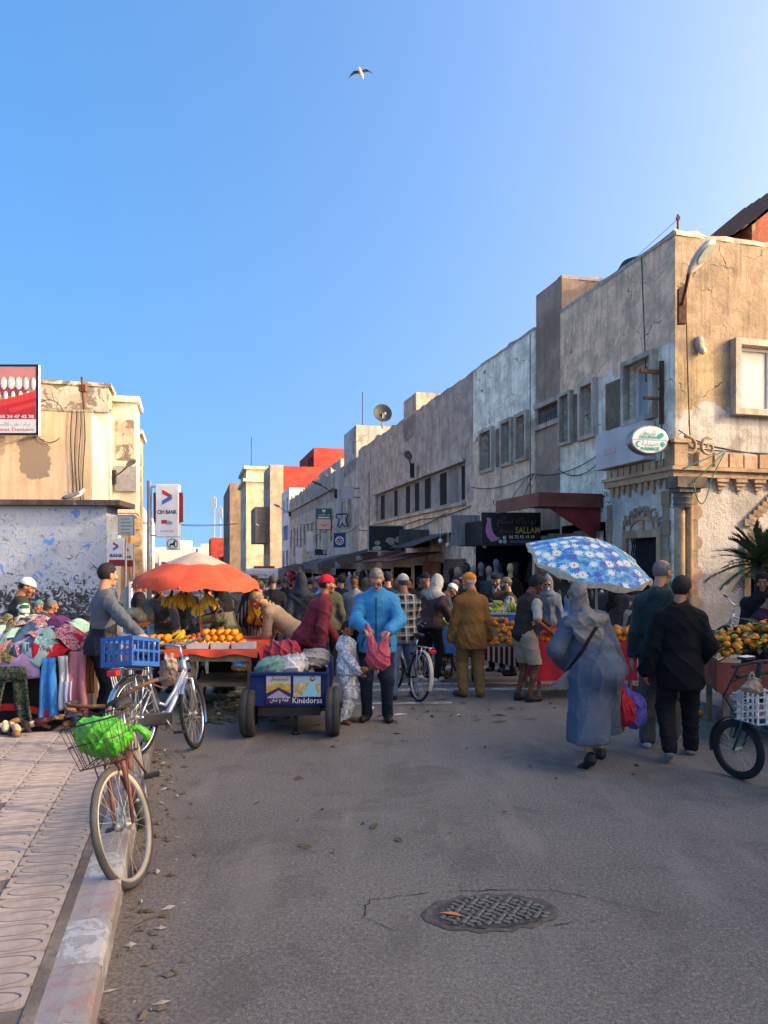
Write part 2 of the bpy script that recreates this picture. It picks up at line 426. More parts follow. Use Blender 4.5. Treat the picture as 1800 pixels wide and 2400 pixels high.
def kerb_mesh(L, mt):
    b = MB(); r = random.Random(int(L * 1000)); n = 5
    prof = [(-.2, -.2), (-.2, .142), (-.11, .15), (-.05, .148), (-.018, .14), (-.004, .118), (0, -.2)]
    vs = []
    for i in range(n + 1):
        for (x, z) in prof: vs.append((x + r.uniform(-.003, .003), -L / 2 + L * i / n, z + (r.uniform(-.003, .003) if z > 0 else 0)))
    k = len(prof); fs = []
    for i in range(n):
        for j in range(k - 1): fs.append((i * k + j, i * k + j + 1, (i + 1) * k + j + 1, (i + 1) * k + j))
    fs += [tuple(range(k)), tuple(n * k + j for j in range(k - 1, -1, -1))]
    b.add(vs, fs, 0, False); return b.mesh('kerb_stone', mt)
KL = .405
km = [kerb_mesh(KL - .006, M_KW), kerb_mesh(KL - .006, M_KR), kerb_mesh(KL - .006, M_CONC)]
s = .6; i = 0
while s < 7.6:
    k = (0 if i % 2 == 1 else 1) if s < 5.2 else 2
    o = inst(km[k], 'kerb_stone', kerb, ST(s, KT, gz(s)), (0, 0, STREET + rnd.uniform(-.006, .006)))
    s += KL; i += 1
b = MB(); b.T = Matrix.Translation(ST(7.55, KT)) @ Matrix.Rotation(STREET, 4, 'Z')
arc = [(-.35 + .35 * cos(a), .35 * sin(a)) for a in np.linspace(0, pi / 2, 8)]
b.prism([(-.6, 0)] + [(x, y) for x, y in arc] + [(-.6, .35)], -.2, .146)
inst(b.mesh('kerb_corner', M_CONC), 'kerb_corner', kerb)
for a, c in ((-20, 8), (8, 40), (40, 118)):
    slab('pavement', a, c, 6.0, 8.72, -.05, .14, M_CONC, 'plain grey pavement along the right row of shops')
slab('pavement', -20, 11.6, 8.72, 22, -.05, .139, M_CONC, 'pavement in front of the pharmacy corner')
slab('pavement', 19, 60, -9, -2.2, -.05, .12, M_CONC, 'pavement on the far left side')
def rect_sheet(name, x0, x1, y0, y1, dz, m, lbl, n=6):
    b = MB()
    def fn(u, v):
        x = x0 + (x1 - x0) * u; y = y0 + (y1 - y0) * v; return (x, y, gzp(x, y) + dz)
    b.grid(n, 2, fn); return tag(b.build(name, m), lbl, kind='structure')
rect_sheet('crossing_marking', -2.4, 5.2, 10.72, 10.98, .006, M_PAINT, 'worn white band painted across the street', 20)
rect_sheet('crossing_marking', -2.4, 5.2, 11.35, 11.6, .006, M_PAINT, 'worn white band painted across the street', 20)
rect_sheet('crossing_marking', -1.6, .9, 9.55, 9.7, .006, M_PAINT, 'faint white band painted across the street', 12)

M_GLASS = mat('dark_window_glass', (.035, .042, .05), .12, var=.3, scale=1.5, spec=.6)
M_PALEGLASS = mat('curtained_glass', (.36, .37, .37), .25, var=.08, scale=1, spec=.5)
M_DARK = mat('dark_interior', (.012, .011, .011), .9, var=.3)  # near-black colour paints in the shade inside shops and openings
M_DARK2 = mat('dim_interior', (.035, .03, .028), .9, var=.4, scale=2)  # slightly lighter colour for the same painted-in shade of openings
M_WHITEF = mat('white_window_frame', (.72, .72, .7), .5, var=.06)
M_WOODF = mat('brown_window_frame', (.09, .06, .045), .7, var=.3)
M_BLUEF = mat('blue_shutter_paint', (.05, .12, .35), .6)
M_STEEL = mat('dull_steel', (.3, .3, .3), .45, .7, var=.2)
M_IRON = mat('dark_iron', (.03, .028, .027), .6, .3, var=.3)
M_RUST = mat('rusty_iron', (.13, .06, .035), .85, .1, var=.4, scale=14, bump=.3)
M_ROOFC = plaster('roof_screed', (.3, .28, .25), None, stain=.6, streak=0)
M_SURR = plaster('window_surround', (.5, .42, .34), None, stain=.5, streak=.5, scale=2)

def facade(mb, O, U, N, W, z0, z1, ops=(), depth=.25, mi=0, back=None):
    O, U, N = Vector(O), Vector(U), Vector(N)
    us = sorted(set([0, W] + [max(0, min(W, x)) for o in ops for x in o[:2]])); zs = sorted(set([z0, z1] + [max(z0, min(z1, x)) for o in ops for x in o[2:4]]))
    pt = lambda u, z, d=0: O + U * u + Vector((0, 0, z)) - N * d
    for a, b in zip(us[:-1], us[1:]):
        for c, d in zip(zs[:-1], zs[1:]):
            if any(o[0] < (a + b) / 2 < o[1] and o[2] < (c + d) / 2 < o[3] for o in ops): continue
            mb.quad(pt(a, c), pt(b, c), pt(b, d), pt(a, d), mi)
    for o in ops:
        a, b, c, d = o[:4]; dp = o[4] if len(o) > 4 else depth
        mi_, mi = mi, (back if back is not None and dp > 1 else mi)  # reveals of deep openings take the dark backing colour as painted shade
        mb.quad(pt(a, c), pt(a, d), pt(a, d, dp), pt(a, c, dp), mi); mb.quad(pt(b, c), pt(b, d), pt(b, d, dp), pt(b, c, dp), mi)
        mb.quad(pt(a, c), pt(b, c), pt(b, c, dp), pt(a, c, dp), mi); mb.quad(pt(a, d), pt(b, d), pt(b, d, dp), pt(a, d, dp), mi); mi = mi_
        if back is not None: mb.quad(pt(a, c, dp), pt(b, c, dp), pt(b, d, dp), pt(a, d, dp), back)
def obox(mb, O, U, N, u0, u1, z0, z1, n0, n1, mi=None):
    """box spanning u0..u1, z0..z1 and n0..n1 outward from a facade plane"""
    O, U, N = Vector(O), Vector(U), Vector(N)
    vs = [O + U * u + N * n + Vector((0, 0, z)) for z in (z0, z1) for (u, n) in ((u0, n0), (u1, n0), (u1, n1), (u0, n1))]
    return mb.add(vs, [(0, 3, 2, 1), (4, 5, 6, 7), (0, 1, 5, 4), (1, 2, 6, 5), (2, 3, 7, 6), (3, 0, 4, 7)], mi, False)
def window(parent, O, U, N, op, depth=.22, fm=None, pm=None, surround=0, proud=.1, bars=(2, 1), sm=None, fw=.05):
    fm = fm or M_WHITEF; pm = pm or M_GLASS
    a, b, c, d = op[:4]
    if surround:
        m = MB()
        for (x0, x1, y0, y1) in ((a - surround, a, c - surround, d + surround), (b, b + surround, c - surround, d + surround), (a, b, d, d + surround), (a, b, c - surround, c)):
            obox(m, O, U, N, x0, x1, y0, y1, -.02, proud)
        sur = m.build('window_surround', sm or M_SURR, parent)
    m = MB(); n0, n1 = -depth, -depth + .06
    for (x0, x1, y0, y1) in ((a, a + fw, c, d), (b - fw, b, c, d), (a + fw, b - fw, d - fw, d), (a + fw, b - fw, c, c + fw)): obox(m, O, U, N, x0, x1, y0, y1, n0, n1)
    for i in range(1, bars[0]):
        u = a + (b - a) * i / bars[0]; obox(m, O, U, N, u - fw * .6, u + fw * .6, c + fw, d - fw, n0, n1 + .004)
    for i in range(1, bars[1]):
        z = c + (d - c) * i / bars[1]; obox(m, O, U, N, a + fw, b - fw, z - fw * .4, z + fw * .4, n0, n1 - .004)
    w = m.build('window', fm, parent)
    m = MB(); O, U, N = Vector(O), Vector(U), Vector(N)
    q = lambda u, z: O + U * u - N * (depth - .02) + Vector((0, 0, z))
    m.quad(q(a, c), q(b, c), q(b, d), q(a, d)); m.build('pane', pm, w)
    return w
def coping(parent, O, U, L, w, z, m, seg=.35, amp=.06, seed=1, inward=None):
    """ragged top course of a parapet"""
    r = random.Random(seed); b = MB(); O, U = Vector(O), Vector(U); I = Vector(inward)
    n = max(3, int(L / seg)); hs = [r.uniform(.0, amp) + (amp * 1.3 if r.random() < .12 else 0) for _ in range(n + 1)]; os_ = [r.uniform(-.012, .02) for _ in range(n + 1)]
    vs = []
    for i in range(n + 1):
        p = O + U * (L * i / n)
        for (k, h) in ((-os_[i] - .012, -.05), (-os_[i], hs[i] + .02), (w, hs[i] * .6 + .02), (w + .01, -.05)): vs.append(p + I * k + Vector((0, 0, z + h)))
    fs = []
    for i in range(n):
        for j in range(3): fs.append((i * 4 + j, i * 4 + j + 1, i * 4 + j + 5, i * 4 + j + 4))
    fs += [(0, 1, 2, 3), (n * 4 + 3, n * 4 + 2, n * 4 + 1, n * 4)]
    b.add(vs, fs, 0, False); return b.build('coping', m, parent)
def block(parent, x0, x1, y0, y1, z0, z1, m, ops_front=(), ops_side=(), side=-1, name='wall', par=.5, depth=.25, thick=.2, backm=None, sidem=None):
    """a house: front at y0 (facing -Y), side wall at x0 (side=-1, facing -X) or x1 (side=+1); openings in u,z of those walls"""
    b = MB(); mm = [m] + ([backm] if backm else []) + ([sidem] if sidem else []); si = len(mm) - 1 if sidem else 0
    bk = 1 if backm else None
    facade(b, (x0, y0, 0), (1, 0, 0), (0, -1, 0), x1 - x0, z0, z1, ops_front, depth, 0, bk)
    xs, xo = (x0, x1) if side < 0 else (x1, x0)
    facade(b, (xs, y0, 0), (0, 1, 0), (side, 0, 0), y1 - y0, z0, z1, ops_side, depth, si, bk)
    facade(b, (xo, y0, 0), (0, 1, 0), (-side, 0, 0), y1 - y0, z0, z1)
    facade(b, (x0, y1, 0), (1, 0, 0), (0, 1, 0), x1 - x0, z0, z1)
    i0, i1, j0, j1 = x0 + thick, x1 - thick, y0 + thick, y1 - thick
    o = [(x0, y0), (x1, y0), (x1, y1), (x0, y1)]; n = [(i0, j0), (i1, j0), (i1, j1), (i0, j1)]
    for k in range(4):
        l = (k + 1) % 4
        b.quad((*o[k], z1), (*o[l], z1), (*n[l], z1), (*n[k], z1)); b.quad((*n[k], z1), (*n[l], z1), (*n[l], z1 - par), (*n[k], z1 - par))
    w = b.build(name, mm, parent)
    r = MB(); r.quad((i0, j0, z1 - par), (i1, j0, z1 - par), (i1, j1, z1 - par), (i0, j1, z1 - par)); r.build('roof', M_ROOFC, parent)
    return w
def bld(name, s, t, label, cat='building', group=None): return empty(name, ST(s, t), STREET, label, cat, group)

P1 = bld('pharmacy_building', 11.67, 8.7, 'two storey tan corner house with white carved ground floor and peeling plaster')
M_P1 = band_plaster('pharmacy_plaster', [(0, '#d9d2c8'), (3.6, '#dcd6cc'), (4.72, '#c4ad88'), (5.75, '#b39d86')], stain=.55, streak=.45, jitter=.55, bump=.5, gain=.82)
M_P1S = band_plaster('pharmacy_street_plaster_lifted', [(0, '#ddcdb8'), (4.2, '#e6c6b0'), (5.9, '#cfae90')], stain=.45, streak=.4, jitter=.5, bump=.5, gain=1.6)  # pinkish coat, brightened in colour to offset the shade on the street side
D1 = 4.36; U_, N_ = (0, 1, 0), (-1, 0, 0)
def sY(px): return sp(px) - 11.67
wa = (sY(1535), sY(1474), 4.75, 5.88); wb1 = (sY(1396), sY(1369), 4.75, 5.87); wb2 = (sY(1341), sY(1318) - .05, 4.75, 5.87)
grl = (sY(1545), sY(1474), .45, 2.35)
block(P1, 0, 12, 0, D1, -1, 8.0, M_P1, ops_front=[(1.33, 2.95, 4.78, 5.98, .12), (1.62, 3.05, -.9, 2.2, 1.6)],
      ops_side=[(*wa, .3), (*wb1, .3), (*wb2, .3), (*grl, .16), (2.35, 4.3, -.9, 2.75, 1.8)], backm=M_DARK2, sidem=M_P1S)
window(P1, (0, 0, 0), (1, 0, 0), (0, -1, 0), (1.33, 2.95, 4.78, 5.98), .1, M_WHITEF, M_PALEGLASS, .12, .16, (2, 1))
window(P1, (0, 0, 0), U_, N_, wa, .24, M_WHITEF, M_PALEGLASS, .1, .14, (2, 1))
window(P1, (0, 0, 0), U_, N_, wb1, .26, M_STEEL, M_GLASS, .1, .12, (1, 1)); window(P1, (0, 0, 0), U_, N_, wb2, .26, M_STEEL, M_GLASS, .07, .12, (1, 1))
M_ROUGH = plaster('rough_brown_render', (.25, .18, .13), None, stain=.5, streak=.2, bump=1.0, scale=3, bscale=40)
for (u0, u1, z0, z1, pr) in ((sY(1468) + .02, sY(1422), 4.72, 5.72, .03), (sY(1366) + .1, sY(1343) - .1, 4.7, 5.8, .05)):
    b = MB(); obox(b, (0, 0, 0), U_, N_, u0, u1, z0, z1, -.02, pr); b.build('rough_panel', M_ROUGH, P1)
coping(P1, (0, 0, 0), (1, 0, 0), 12, .22, 8.0, M_SURR, .22, .035, 3, (0, 1, 0)); coping(P1, (0, 0, 0), U_, D1, .22, 8.0, M_SURR, .4, .03, 4, (1, 0, 0))
M_SAND = plaster('carved_sandstone', (.52, .35, .21), None, stain=.5, streak=.3, bump=.5, scale=3, bscale=30)
M_SAND2 = plaster('carved_pink_sandstone', (.58, .38, .26), None, stain=.4, streak=.2, bump=.4, scale=3, bscale=30)
M_STUCCO = plaster('lumpy_white_stucco', (.68, .61, .52), None, stain=.22, streak=.25, bump=1.0, scale=2, bscale=22)
b = MB(); obox(b, (0, 0, 0), (1, 0, 0), (0, -1, 0), .32, 1.5, -.9, 3.42, 0, .022); obox(b, (0, 0, 0), (1, 0, 0), (0, -1, 0), 1.5, 3.3, 2.35, 3.42, 0, .022); obox(b, (0, 0, 0), (1, 0, 0), (0, -1, 0), 3.2, 9, -.9, 3.42, 0, .022)
obox(b, (0, 0, 0), U_, N_, grl[1] + .1, 2.1, -.9, 3.42, 0, .022); obox(b, (0, 0, 0), U_, N_, .15, grl[0] - .1, -.9, 3.42, 0, .022); obox(b, (0, 0, 0), U_, N_, grl[0] - .1, grl[1] + .1, 2.45, 3.42, 0, .022); obox(b, (0, 0, 0), U_, N_, grl[0] - .1, grl[1] + .1, -.9, .35, 0, .022)
b.build('stucco_panel', M_STUCCO, P1)
for nm, (z0, z1, pr) in {'cornice': (3.44, 3.56, .14), 'cornice_lip': (3.56, 3.63, .2)}.items():
    b = MB(); obox(b, (0, 0, 0), (1, 0, 0), (0, -1, 0), -pr, 9, z0, z1, -.02, pr); obox(b, (0, 0, 0), U_, N_, .003, 2.2, z0, z1, -.02, pr); b.build(nm, M_SAND, P1)
def along(front, u, z, du, dz, pr, name, m=None, round_=False):
    b = MB(); O, U, N = ((0, 0, 0), (1, 0, 0), (0, -1, 0)) if front else ((0, 0, 0), U_, N_)
    if round_:
        U, N = Vector(U), Vector(N); n = 10; pts = [(-du / 2, -dz / 2), (0, -dz / 2)] + [(dz / 2 * cos(a) + du / 2 - dz / 2, dz / 2 * sin(a)) for a in np.linspace(-pi / 2, pi / 2, 9)] + [(-du / 2, dz / 2)]
        k = len(pts); vs = [U * (u + x) + Vector((0, 0, z + y)) + N * h for h in (0, pr) for x, y in pts]
        b.add(vs, [tuple(range(k)), tuple(range(2 * k - 1, k - 1, -1))] + [(i, (i + 1) % k, k + (i + 1) % k, k + i) for i in range(k)], 0, False)
    else: obox(b, O, U, N, u - du / 2, u + du / 2, z - dz / 2, z + dz / 2, -.01, pr)
    return b.build(name, m or M_SAND, P1)
r = random.Random(5)
for i in range(16): along(True, .55 + i * .34, 3.77 + r.uniform(-.01, .01), .29, .26, .12 + r.uniform(0, .03), 'cornice_stone', M_SAND2 if i % 2 else M_SAND)
for i in range(9): along(False, .25 + i * .215, 3.72, .17, .16, .13 + r.uniform(0, .03), 'cornice_stone')
for i in range(9):                                     # drip corbels of the street side
    b = MB(); u = .4 + i * .2; h = .1 + .08 * (i % 2) + r.uniform(0, .04)
    obox(b, (0, 0, 0), U_, N_, u - .05, u + .05, 3.44 - h, 3.44, -.01, .08); obox(b, (0, 0, 0), U_, N_, u - .025, u + .025, 3.44 - h - .06, 3.44 - h, -.01, .05); b.build('corbel', M_SAND, P1)
for i in range(5):
    b = MB(); u = .95 + i * .42
    for k in range(4): obox(b, (0, 0, 0), (1, 0, 0), (0, -1, 0), u - .13 + .035 * k, u + .13 - .035 * k, 3.44 - .07 * (k + 1), 3.44 - .07 * k - .003, -.01, .13 - .03 * k)
    b.build('corbel', M_SAND, P1)
z = -.2
for i in range(12):                                    # stones down the right of the column, every other one rounded
    rd = i % 2 == 0; along(True, .36 + (.045 if rd else 0), z + .14, .3 if rd else .22, .275, .05 if rd else .035, 'quoin_stone', M_SAND2 if rd else M_SAND, rd); z += .285
z = -.2
for i in range(12): along(False, .24, z + .14, .24 if i % 2 else .17, .275, .045, 'quoin_stone'); z += .285
z = -.2
for i in range(11): along(False, 2.13, z + .15, .2 if i % 2 else .14, .29, .06, 'quoin_stone'); z += .3
for (cx, cy, rr) in ((.02, -.1, .1), (.2, -.13, .075)):
    b = MB(); b.lathe([(rr * 1.2, -.6), (rr * 1.2, .1), (rr, .2), (rr * .96, 2.9)], 14, 'Z', (cx, cy, 0)); b.build('column_shaft', M_SAND, P1)
b = MB()
for k in range(5): b.lathe([(.16 + .012 * (k % 2), 2.86 + k * .055), (.17 + .012 * (k % 2), 2.89 + k * .055), (.16, 2.915 + k * .055)], 14, 'Z', (.09, -.1, 0))
b.box((-.12, -.3, 3.14), (.32, .02, 3.22)); b.box((-.2, -.34, 3.22), (.42, .02, 3.42)); b.build('capital', plaster('grey_capital', (.2, .16, .12), None, scale=4), P1)
b = MB()                                               # scrolls above the cornice
for (u0, sg) in ((.18, 1), (.62, -1)):
    b.tube([(u0 + sg * (.03 + .011 * k) * cos(k * .55), -.13, 4.0 + (.03 + .011 * k) * sin(k * .55)) for k in range(16)], [.022 + .0008 * k for k in range(16)], 6)
b.build('scroll', M_SAND, P1)
b = MB(); b.box((-.16, -.2, 3.635), (.12, .1, 4.05)); b.box((-.2, -.24, 4.05), (.16, .12, 4.12)); b.build('corner_pedestal', M_SAND, P1)
gc = (grl[0] + grl[1]) / 2; gw = grl[1] - grl[0]
b = MB()
for (z0, z1, u0, u1) in ((.3, 2.5, grl[0] - .14, grl[0]), (.3, 2.5, grl[1], grl[1] + .14), (2.35, 2.5, grl[0], grl[1])): obox(b, (0, 0, 0), U_, N_, u0, u1, z0, z1, 0, .07)
arch = []
for k in range(17):
    a = pi * k / 16; arch.append((gc - (gw / 2 - .12) * cos(a), 2.5 + .2 * sin(a)))
for (p, q) in zip(arch[:-1], arch[1:]):
    vs = [Vector((-h, x, z + dz)) for h in (0, .06) for (x, z, dz) in ((p[0], p[1], 0), (q[0], q[1], 0), (q[0], q[1], .09), (p[0], p[1], .09))]
    b.add(vs, [(0, 1, 2, 3), (7, 6, 5, 4), (0, 4, 5, 1), (2, 6, 7, 3), (1, 5, 6, 2), (3, 7, 4, 0)], 0, False)
obox(b, (0, 0, 0), U_, N_, gc - .07, gc + .07, 2.5, 2.68, 0, .08)
b.build('arch_frame', M_SAND, P1)
word = 'PHARMACIE'
for i, ch in enumerate(word):
    a = pi * (.9 - .8 * i / (len(word) - 1)); y = gc - (gw / 2 + .1) * cos(a); zz = 2.43 + .36 * sin(a)
    o = write(ch, .3, (-.045, y, zz - .02), M_SAND, P1, None, 'carved_letter', (0, 0, -pi / 2), .025)
b = MB()
for k in range(14):
    for sg in (1, -1):
        pts = [(.06, grl[0] + gw * ((k + .5 + .5 * sg * cos(pi * j / 2)) / 14), .45 + 1.9 * j / 12) for j in range(13)]
        b.tube(pts, .009, 4)
b.build('window_grille', M_IRON, P1)
b = MB(); obox(b, (0, 0, 0), (1, 0, 0), (0, -1, 0), 1.48, 1.62, -.9, 2.3, -.01, .07); obox(b, (0, 0, 0), (1, 0, 0), (0, -1, 0), 3.05, 3.2, -.9, 2.3, -.01, .07); obox(b, (0, 0, 0), (1, 0, 0), (0, -1, 0), 1.62, 3.05, 2.2, 2.3, -.01, .07); b.build('door_frame', M_SAND, P1)
for i in range(9):
    along(True, 1.58 + i * .1, 2.62 + i * .085, .2, .13, .08, 'gable_stone', M_SAND2 if i % 2 else M_SAND)
    along(True, 3.1 - i * .08, 2.62 + i * .085, .2, .13, .078, 'gable_stone', M_SAND2 if i % 2 else M_SAND)
b = MB(); b.box((2.6, 1.0, 7.5), (7, 3.6, 8.9)); b.add([(2.6, 1.0, 8.9), (7, 1.0, 8.9), (4.8, 1.0, 10.7), (2.6, 3.6, 8.9), (7, 3.6, 8.9), (4.8, 3.6, 10.7)], [(0, 1, 2), (5, 4, 3)]); sh = b.build('roof_shed', plaster('red_shed_brick', (.3, .1, .07), '#8a7a6a', .45, scale=2), P1)
b = MB(); L = sqrt(2.35 ** 2 + 1.9 ** 2)
def cor(sgn):
    def fn(u, v):
        x = 4.8 + sgn * 2.5 * v; z = 10.82 - 2.05 * v; return (x, .75 + 3.1 * u, z + .025 * sin(u * 80))
    return fn
b.grid(90, 1, cor(-1)); b.grid(90, 1, cor(1)); b.build('corrugated_roof', M_RUST, sh)
b = MB(); b.lathe([(.01, 8.62), (.35, 8.55), (.5, 8.3), (.5, 7.5)], 18, 'Z', (.9, 2.5, 0)); b.build('water_tank', M_IRON, P1)

P2 = bld('narrow_brown_house', 16.03, 8.7, 'narrow brown rendered house with ornamental grille rising above its neighbours')
M_P2 = plaster('brown_render', (.42, .3, .22), '#8d7c6d', .36, stain=.4, streak=.35, bump=.8, scale=1.2, bscale=30)
block(P2, .04, 9, 0, 1.37, -1, 8.88, M_P2, ops_front=[(.75, 2.2, 8.2, 8.62, .2)], ops_side=[(.1, 1.27, 5.42, 5.86, .2), (.1, 1.3, -.9, 2.7, 1.6)], backm=M_DARK)
b = MB()
for k in range(12): b.tube([(.12, .14 + k * .095 + .03 * sin(j * 1.6), 5.42 + .44 * j / 8) for j in range(9)], .012, 4)
b.build('ornamental_grille', M_STEEL, P2); b = MB(); obox(b, (.04, 0, 0), U_, N_, .02, 1.35, 5.86, 5.98, 0, .09); obox(b, (.04, 0, 0), U_, N_, .02, 1.35, 5.3, 5.42, 0, .09); b.build('grille_surround', M_SURR, P2)
coping(P2, (.04, 0, 0), (1, 0, 0), 8, .22, 8.88, M_SURR, .3, .05, 8, (0, 1, 0))

P3 = bld('white_peeling_house', 17.4, 8.7, 'white two storey house with peeling paint and three narrow windows')
M_P3 = band_plaster('peeling_white', [(0, '#b8a48c'), (5.6, '#e0c5b4')], stain=.5, streak=.45, jitter=.8, scale=.9, patch='#7d7066', pamt=.36, gain=1.75)
def wn(s0, a, b, z0=4.72, z1=5.86): return (sp(b) - s0, sp(a) - s0, z0, z1)
w3 = [wn(17.4, 1130, 1155), wn(17.4, 1181, 1200), wn(17.4, 1215, 1236)]
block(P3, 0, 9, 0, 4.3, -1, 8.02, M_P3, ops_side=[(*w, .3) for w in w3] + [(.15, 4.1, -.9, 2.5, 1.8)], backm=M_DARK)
for w in w3: window(P3, (0, 0, 0), U_, N_, w, .27, M_STEEL, M_GLASS, .1, .1, (1, 1))
b = MB(); obox(b, (0, 0, 0), U_, N_, sp(1179) - 17.4 + .1, sp(1161) - 17.4 - .1, 4.7, 5.8, -.02, .04); b.build('rough_panel', M_ROUGH, P3)
coping(P3, (0, 0, 0), U_, 4.3, .2, 8.02, M_SURR, .3, .03, 5, (1, 0, 0))
b = MB(); b.box((.2, 3.7, 8.0), (1.1, 4.2, 8.22)); b.build('parapet_rubble', M_SURR, P3)

P4 = bld('long_grey_house', 21.7, 8.7, 'long grey stained house with a recessed strip of dark windows')
M_P4 = band_plaster('grey_stained_render', [(0, '#a89683'), (3.9, '#8a7e74'), (5.6, '#83776d')], stain=.5, streak=.6, jitter=.35, scale=.8, patch='#b3a597', pamt=.33, gain=2.3)
px4 = [(887, 896), (918, 926), (945, 955), (966, 976), (989, 1003), (1024, 1040), (1074, 1086)]
band = (sp(1090) - 21.7, sp(880) - 21.7, 3.9, 5.22, .12)
g4 = []
y = .5
while y < 15.6: g4.append((y, min(y + 2.7, 16.3), -1.5, 2.25 - .027 * (13 + y), 1.8)); y += 3.15
block(P4, 0, 9, 0, 16.6, -2, 7.96, M_P4, ops_side=[band] + g4, backm=M_DARK)
b = MB(); ops = [(sp(q) - 21.7 - band[0], sp(p) - 21.7 - band[0], 4.0, 5.15, .3) for p, q in px4]
facade(b, (.115, band[0], 0), U_, N_, band[1] - band[0], 3.9, 5.22, ops, .3, 0, 1); b.build('window_wall', [plaster('grey_window_piers', (.3, .285, .27), None, scale=2), M_DARK], P4)
for o in ops:
    m = MB(); u0, u1 = o[0] + band[0], o[1] + band[0]
    for u in (u0, u1 - .06): obox(m, (.115, 0, 0), U_, N_, u, u + .06, 4.0, 5.15, -.2, -.12)
    obox(m, (.115, 0, 0), U_, N_, u0, u1, 4.52, 4.58, -.2, -.13); wi = m.build('window', M_WOODF, P4)
    m = MB(); m.quad((.115 + .22, u0, 4.0), (.115 + .22, u1, 4.0), (.115 + .22, u1, 5.15), (.115 + .22, u0, 5.15)); m.build('pane', M_GLASS, wi)
b = MB(); obox(b, (0, 0, 0), U_, N_, band[0] - .1, band[1] + .1, 5.22, 5.3, 0, .12); obox(b, (0, 0, 0), U_, N_, band[0] - .1, band[1] + .1, 3.78, 3.9, 0, .14); b.build('window_ledge', M_SURR, P4)
block(P4, 0, 3.2, 6.1, 7.9, 7.0, 8.75, M_P4, ops_front=[(.9, 1.9, 8.0, 8.4, .2)], name='stair_head', backm=M_DARK)
coping(P4, (0, 0, 0), U_, 16.6, .2, 7.96, M_P4, .4, .07, 6, (1, 0, 0))

P5 = bld('tower_house', 38.4, 8.7, 'cream house with a taller roof block that carries the satellite dish')
M_P5 = plaster('cream_plaster', (.5, .44, .37), '#8d8177', .35, stain=.5, streak=.5)
block(P5, 0, 9, 0, 6.6, -3, 7.7, M_P5, ops_side=[(sp(b) - 38.4, sp(a) - 38.4, 3.9, 5.6, .25) for a, b in ((833, 841), (814, 820), (820.5, 824), (808, 811), (800, 804)) if sp(b) - 38.4 > .1 and sp(a) - 38.4 < 6.5] + [(.4, 6.2, -2, 1.6, 1.8)], backm=M_DARK)
M_P5B = plaster('white_streaked', (.5, .48, .44), '#8d8478', .4, streak=.7)
block(P5, 0, 6, .4, 3.7, 7.0, 9.5, M_P5B, ops_side=[(.6, .9, 8.0, 8.7, .2), (2.0, 2.3, 7.8, 8.5, .2)], name='roof_block', backm=M_DARK)
P6 = bld('ornate_old_house', 45, 8.7, 'long old pinkish house with ornate broken roof edge and tall windows')
M_P6 = band_plaster('old_pink_plaster', [(0, '#b09a88'), (5.9, '#97877b')], stain=.75, streak=.8, jitter=.4, scale=.7, patch='#8f7e6d', pamt=.36, gain=1.6)
o6 = []
for k in range(11): o6.append((.8 + k * 1.95, 1.5 + k * 1.95, 2.6 if k % 2 else 3.4, 5.0, .25))
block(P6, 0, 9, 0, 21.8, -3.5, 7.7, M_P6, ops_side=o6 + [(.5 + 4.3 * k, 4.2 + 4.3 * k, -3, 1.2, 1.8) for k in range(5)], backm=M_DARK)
coping(P6, (0, 0, 0), U_, 21.8, .25, 7.7, M_P6, .5, .22, 9, (1, 0, 0)); b = MB(); obox(b, (0, 0, 0), U_, N_, 0, 21.8, 6.6, 6.75, 0, .2); b.build('cornice', M_P6, P6)
b = MB(); b.box((1, 3, 7.4), (5, 12, 9.0)); b.build('roof_block', M_P5, P6)
P7 = bld('white_blue_house', 67, 8.7, 'white house with blue shutters and a grey balcony box')
block(P7, 0, 9, 0, 6, -3.5, 9.0, mat('white_wall_far', (.52, .52, .52), .9, var=.15, scale=.5), ops_side=[(1, 2.6, 1.2, 3.2, .2), (3.6, 5, 1.2, 3.2, .2), (1.2, 4.8, 4.2, 5.6, .2), (1.2, 2.2, 6.8, 8.2, .2), (3.6, 4.6, 6.8, 8.2, .2)], backm=M_BLUEF)
P8 = bld('red_end_wall_house', 84, 8.7, 'tall beige house whose end wall is painted brick red')
M_RED = plaster('brick_red_paint', (.37, .06, .05), None, stain=.2, streak=.25, bump=.15)
M_BEI = plaster('beige_far_wall', (.42, .33, .25), None, stain=.3, streak=.3)
block(P8, 0, 1.5, 0, 8, -4, 13.4, M_BEI, ops_side=[(1 + 2 * k, 2 + 2 * k, zz, zz + 1.3, .3) for k in range(3) for zz in (3, 7, 11)], backm=M_DARK, name='beige_wall')
block(P8, 1.5, 17.5, .1, 12, -4, 13.3, M_RED, name='red_wall'); block(P8, 5.4, 24, 2, 14, -4, 15.9, M_RED, ops_side=[(.8, 2.2, 13.6, 15, .3), (3, 4.2, 13.6, 15, .3)], backm=M_DARK, name='red_tower_wall')
b = MB(); b.box((-1.6, 1, 4.4), (0, 7.5, 8.6)); b.build('balcony_box', plaster('grey_balcony', (.2, .18, .16), None, scale=.5), P8)
P9 = bld('cream_block', 118, 8.7, 'tall cream apartment block with roof cornice far down the street')
M_CRM = plaster('cream_far', (.58, .5, .36), None, stain=.15, streak=.2)
block(P9, -.3, 12, 0, 14, -5, 17.2, M_CRM, ops_side=[(2 + 4 * k, 3.4 + 4 * k, zz, zz + 2, .4) for k in range(3) for zz in (1, 6, 11)], backm=M_DARK2)
b = MB(); b.box((-.8, -.5, 15.2), (12, 14, 15.7)); b.box((-.7, -.4, 17.2), (12, 14, 17.7)); b.box((5, -1.4, 12.6), (11.5, 0, 14)); b.build('cornice', M_CRM, P9)
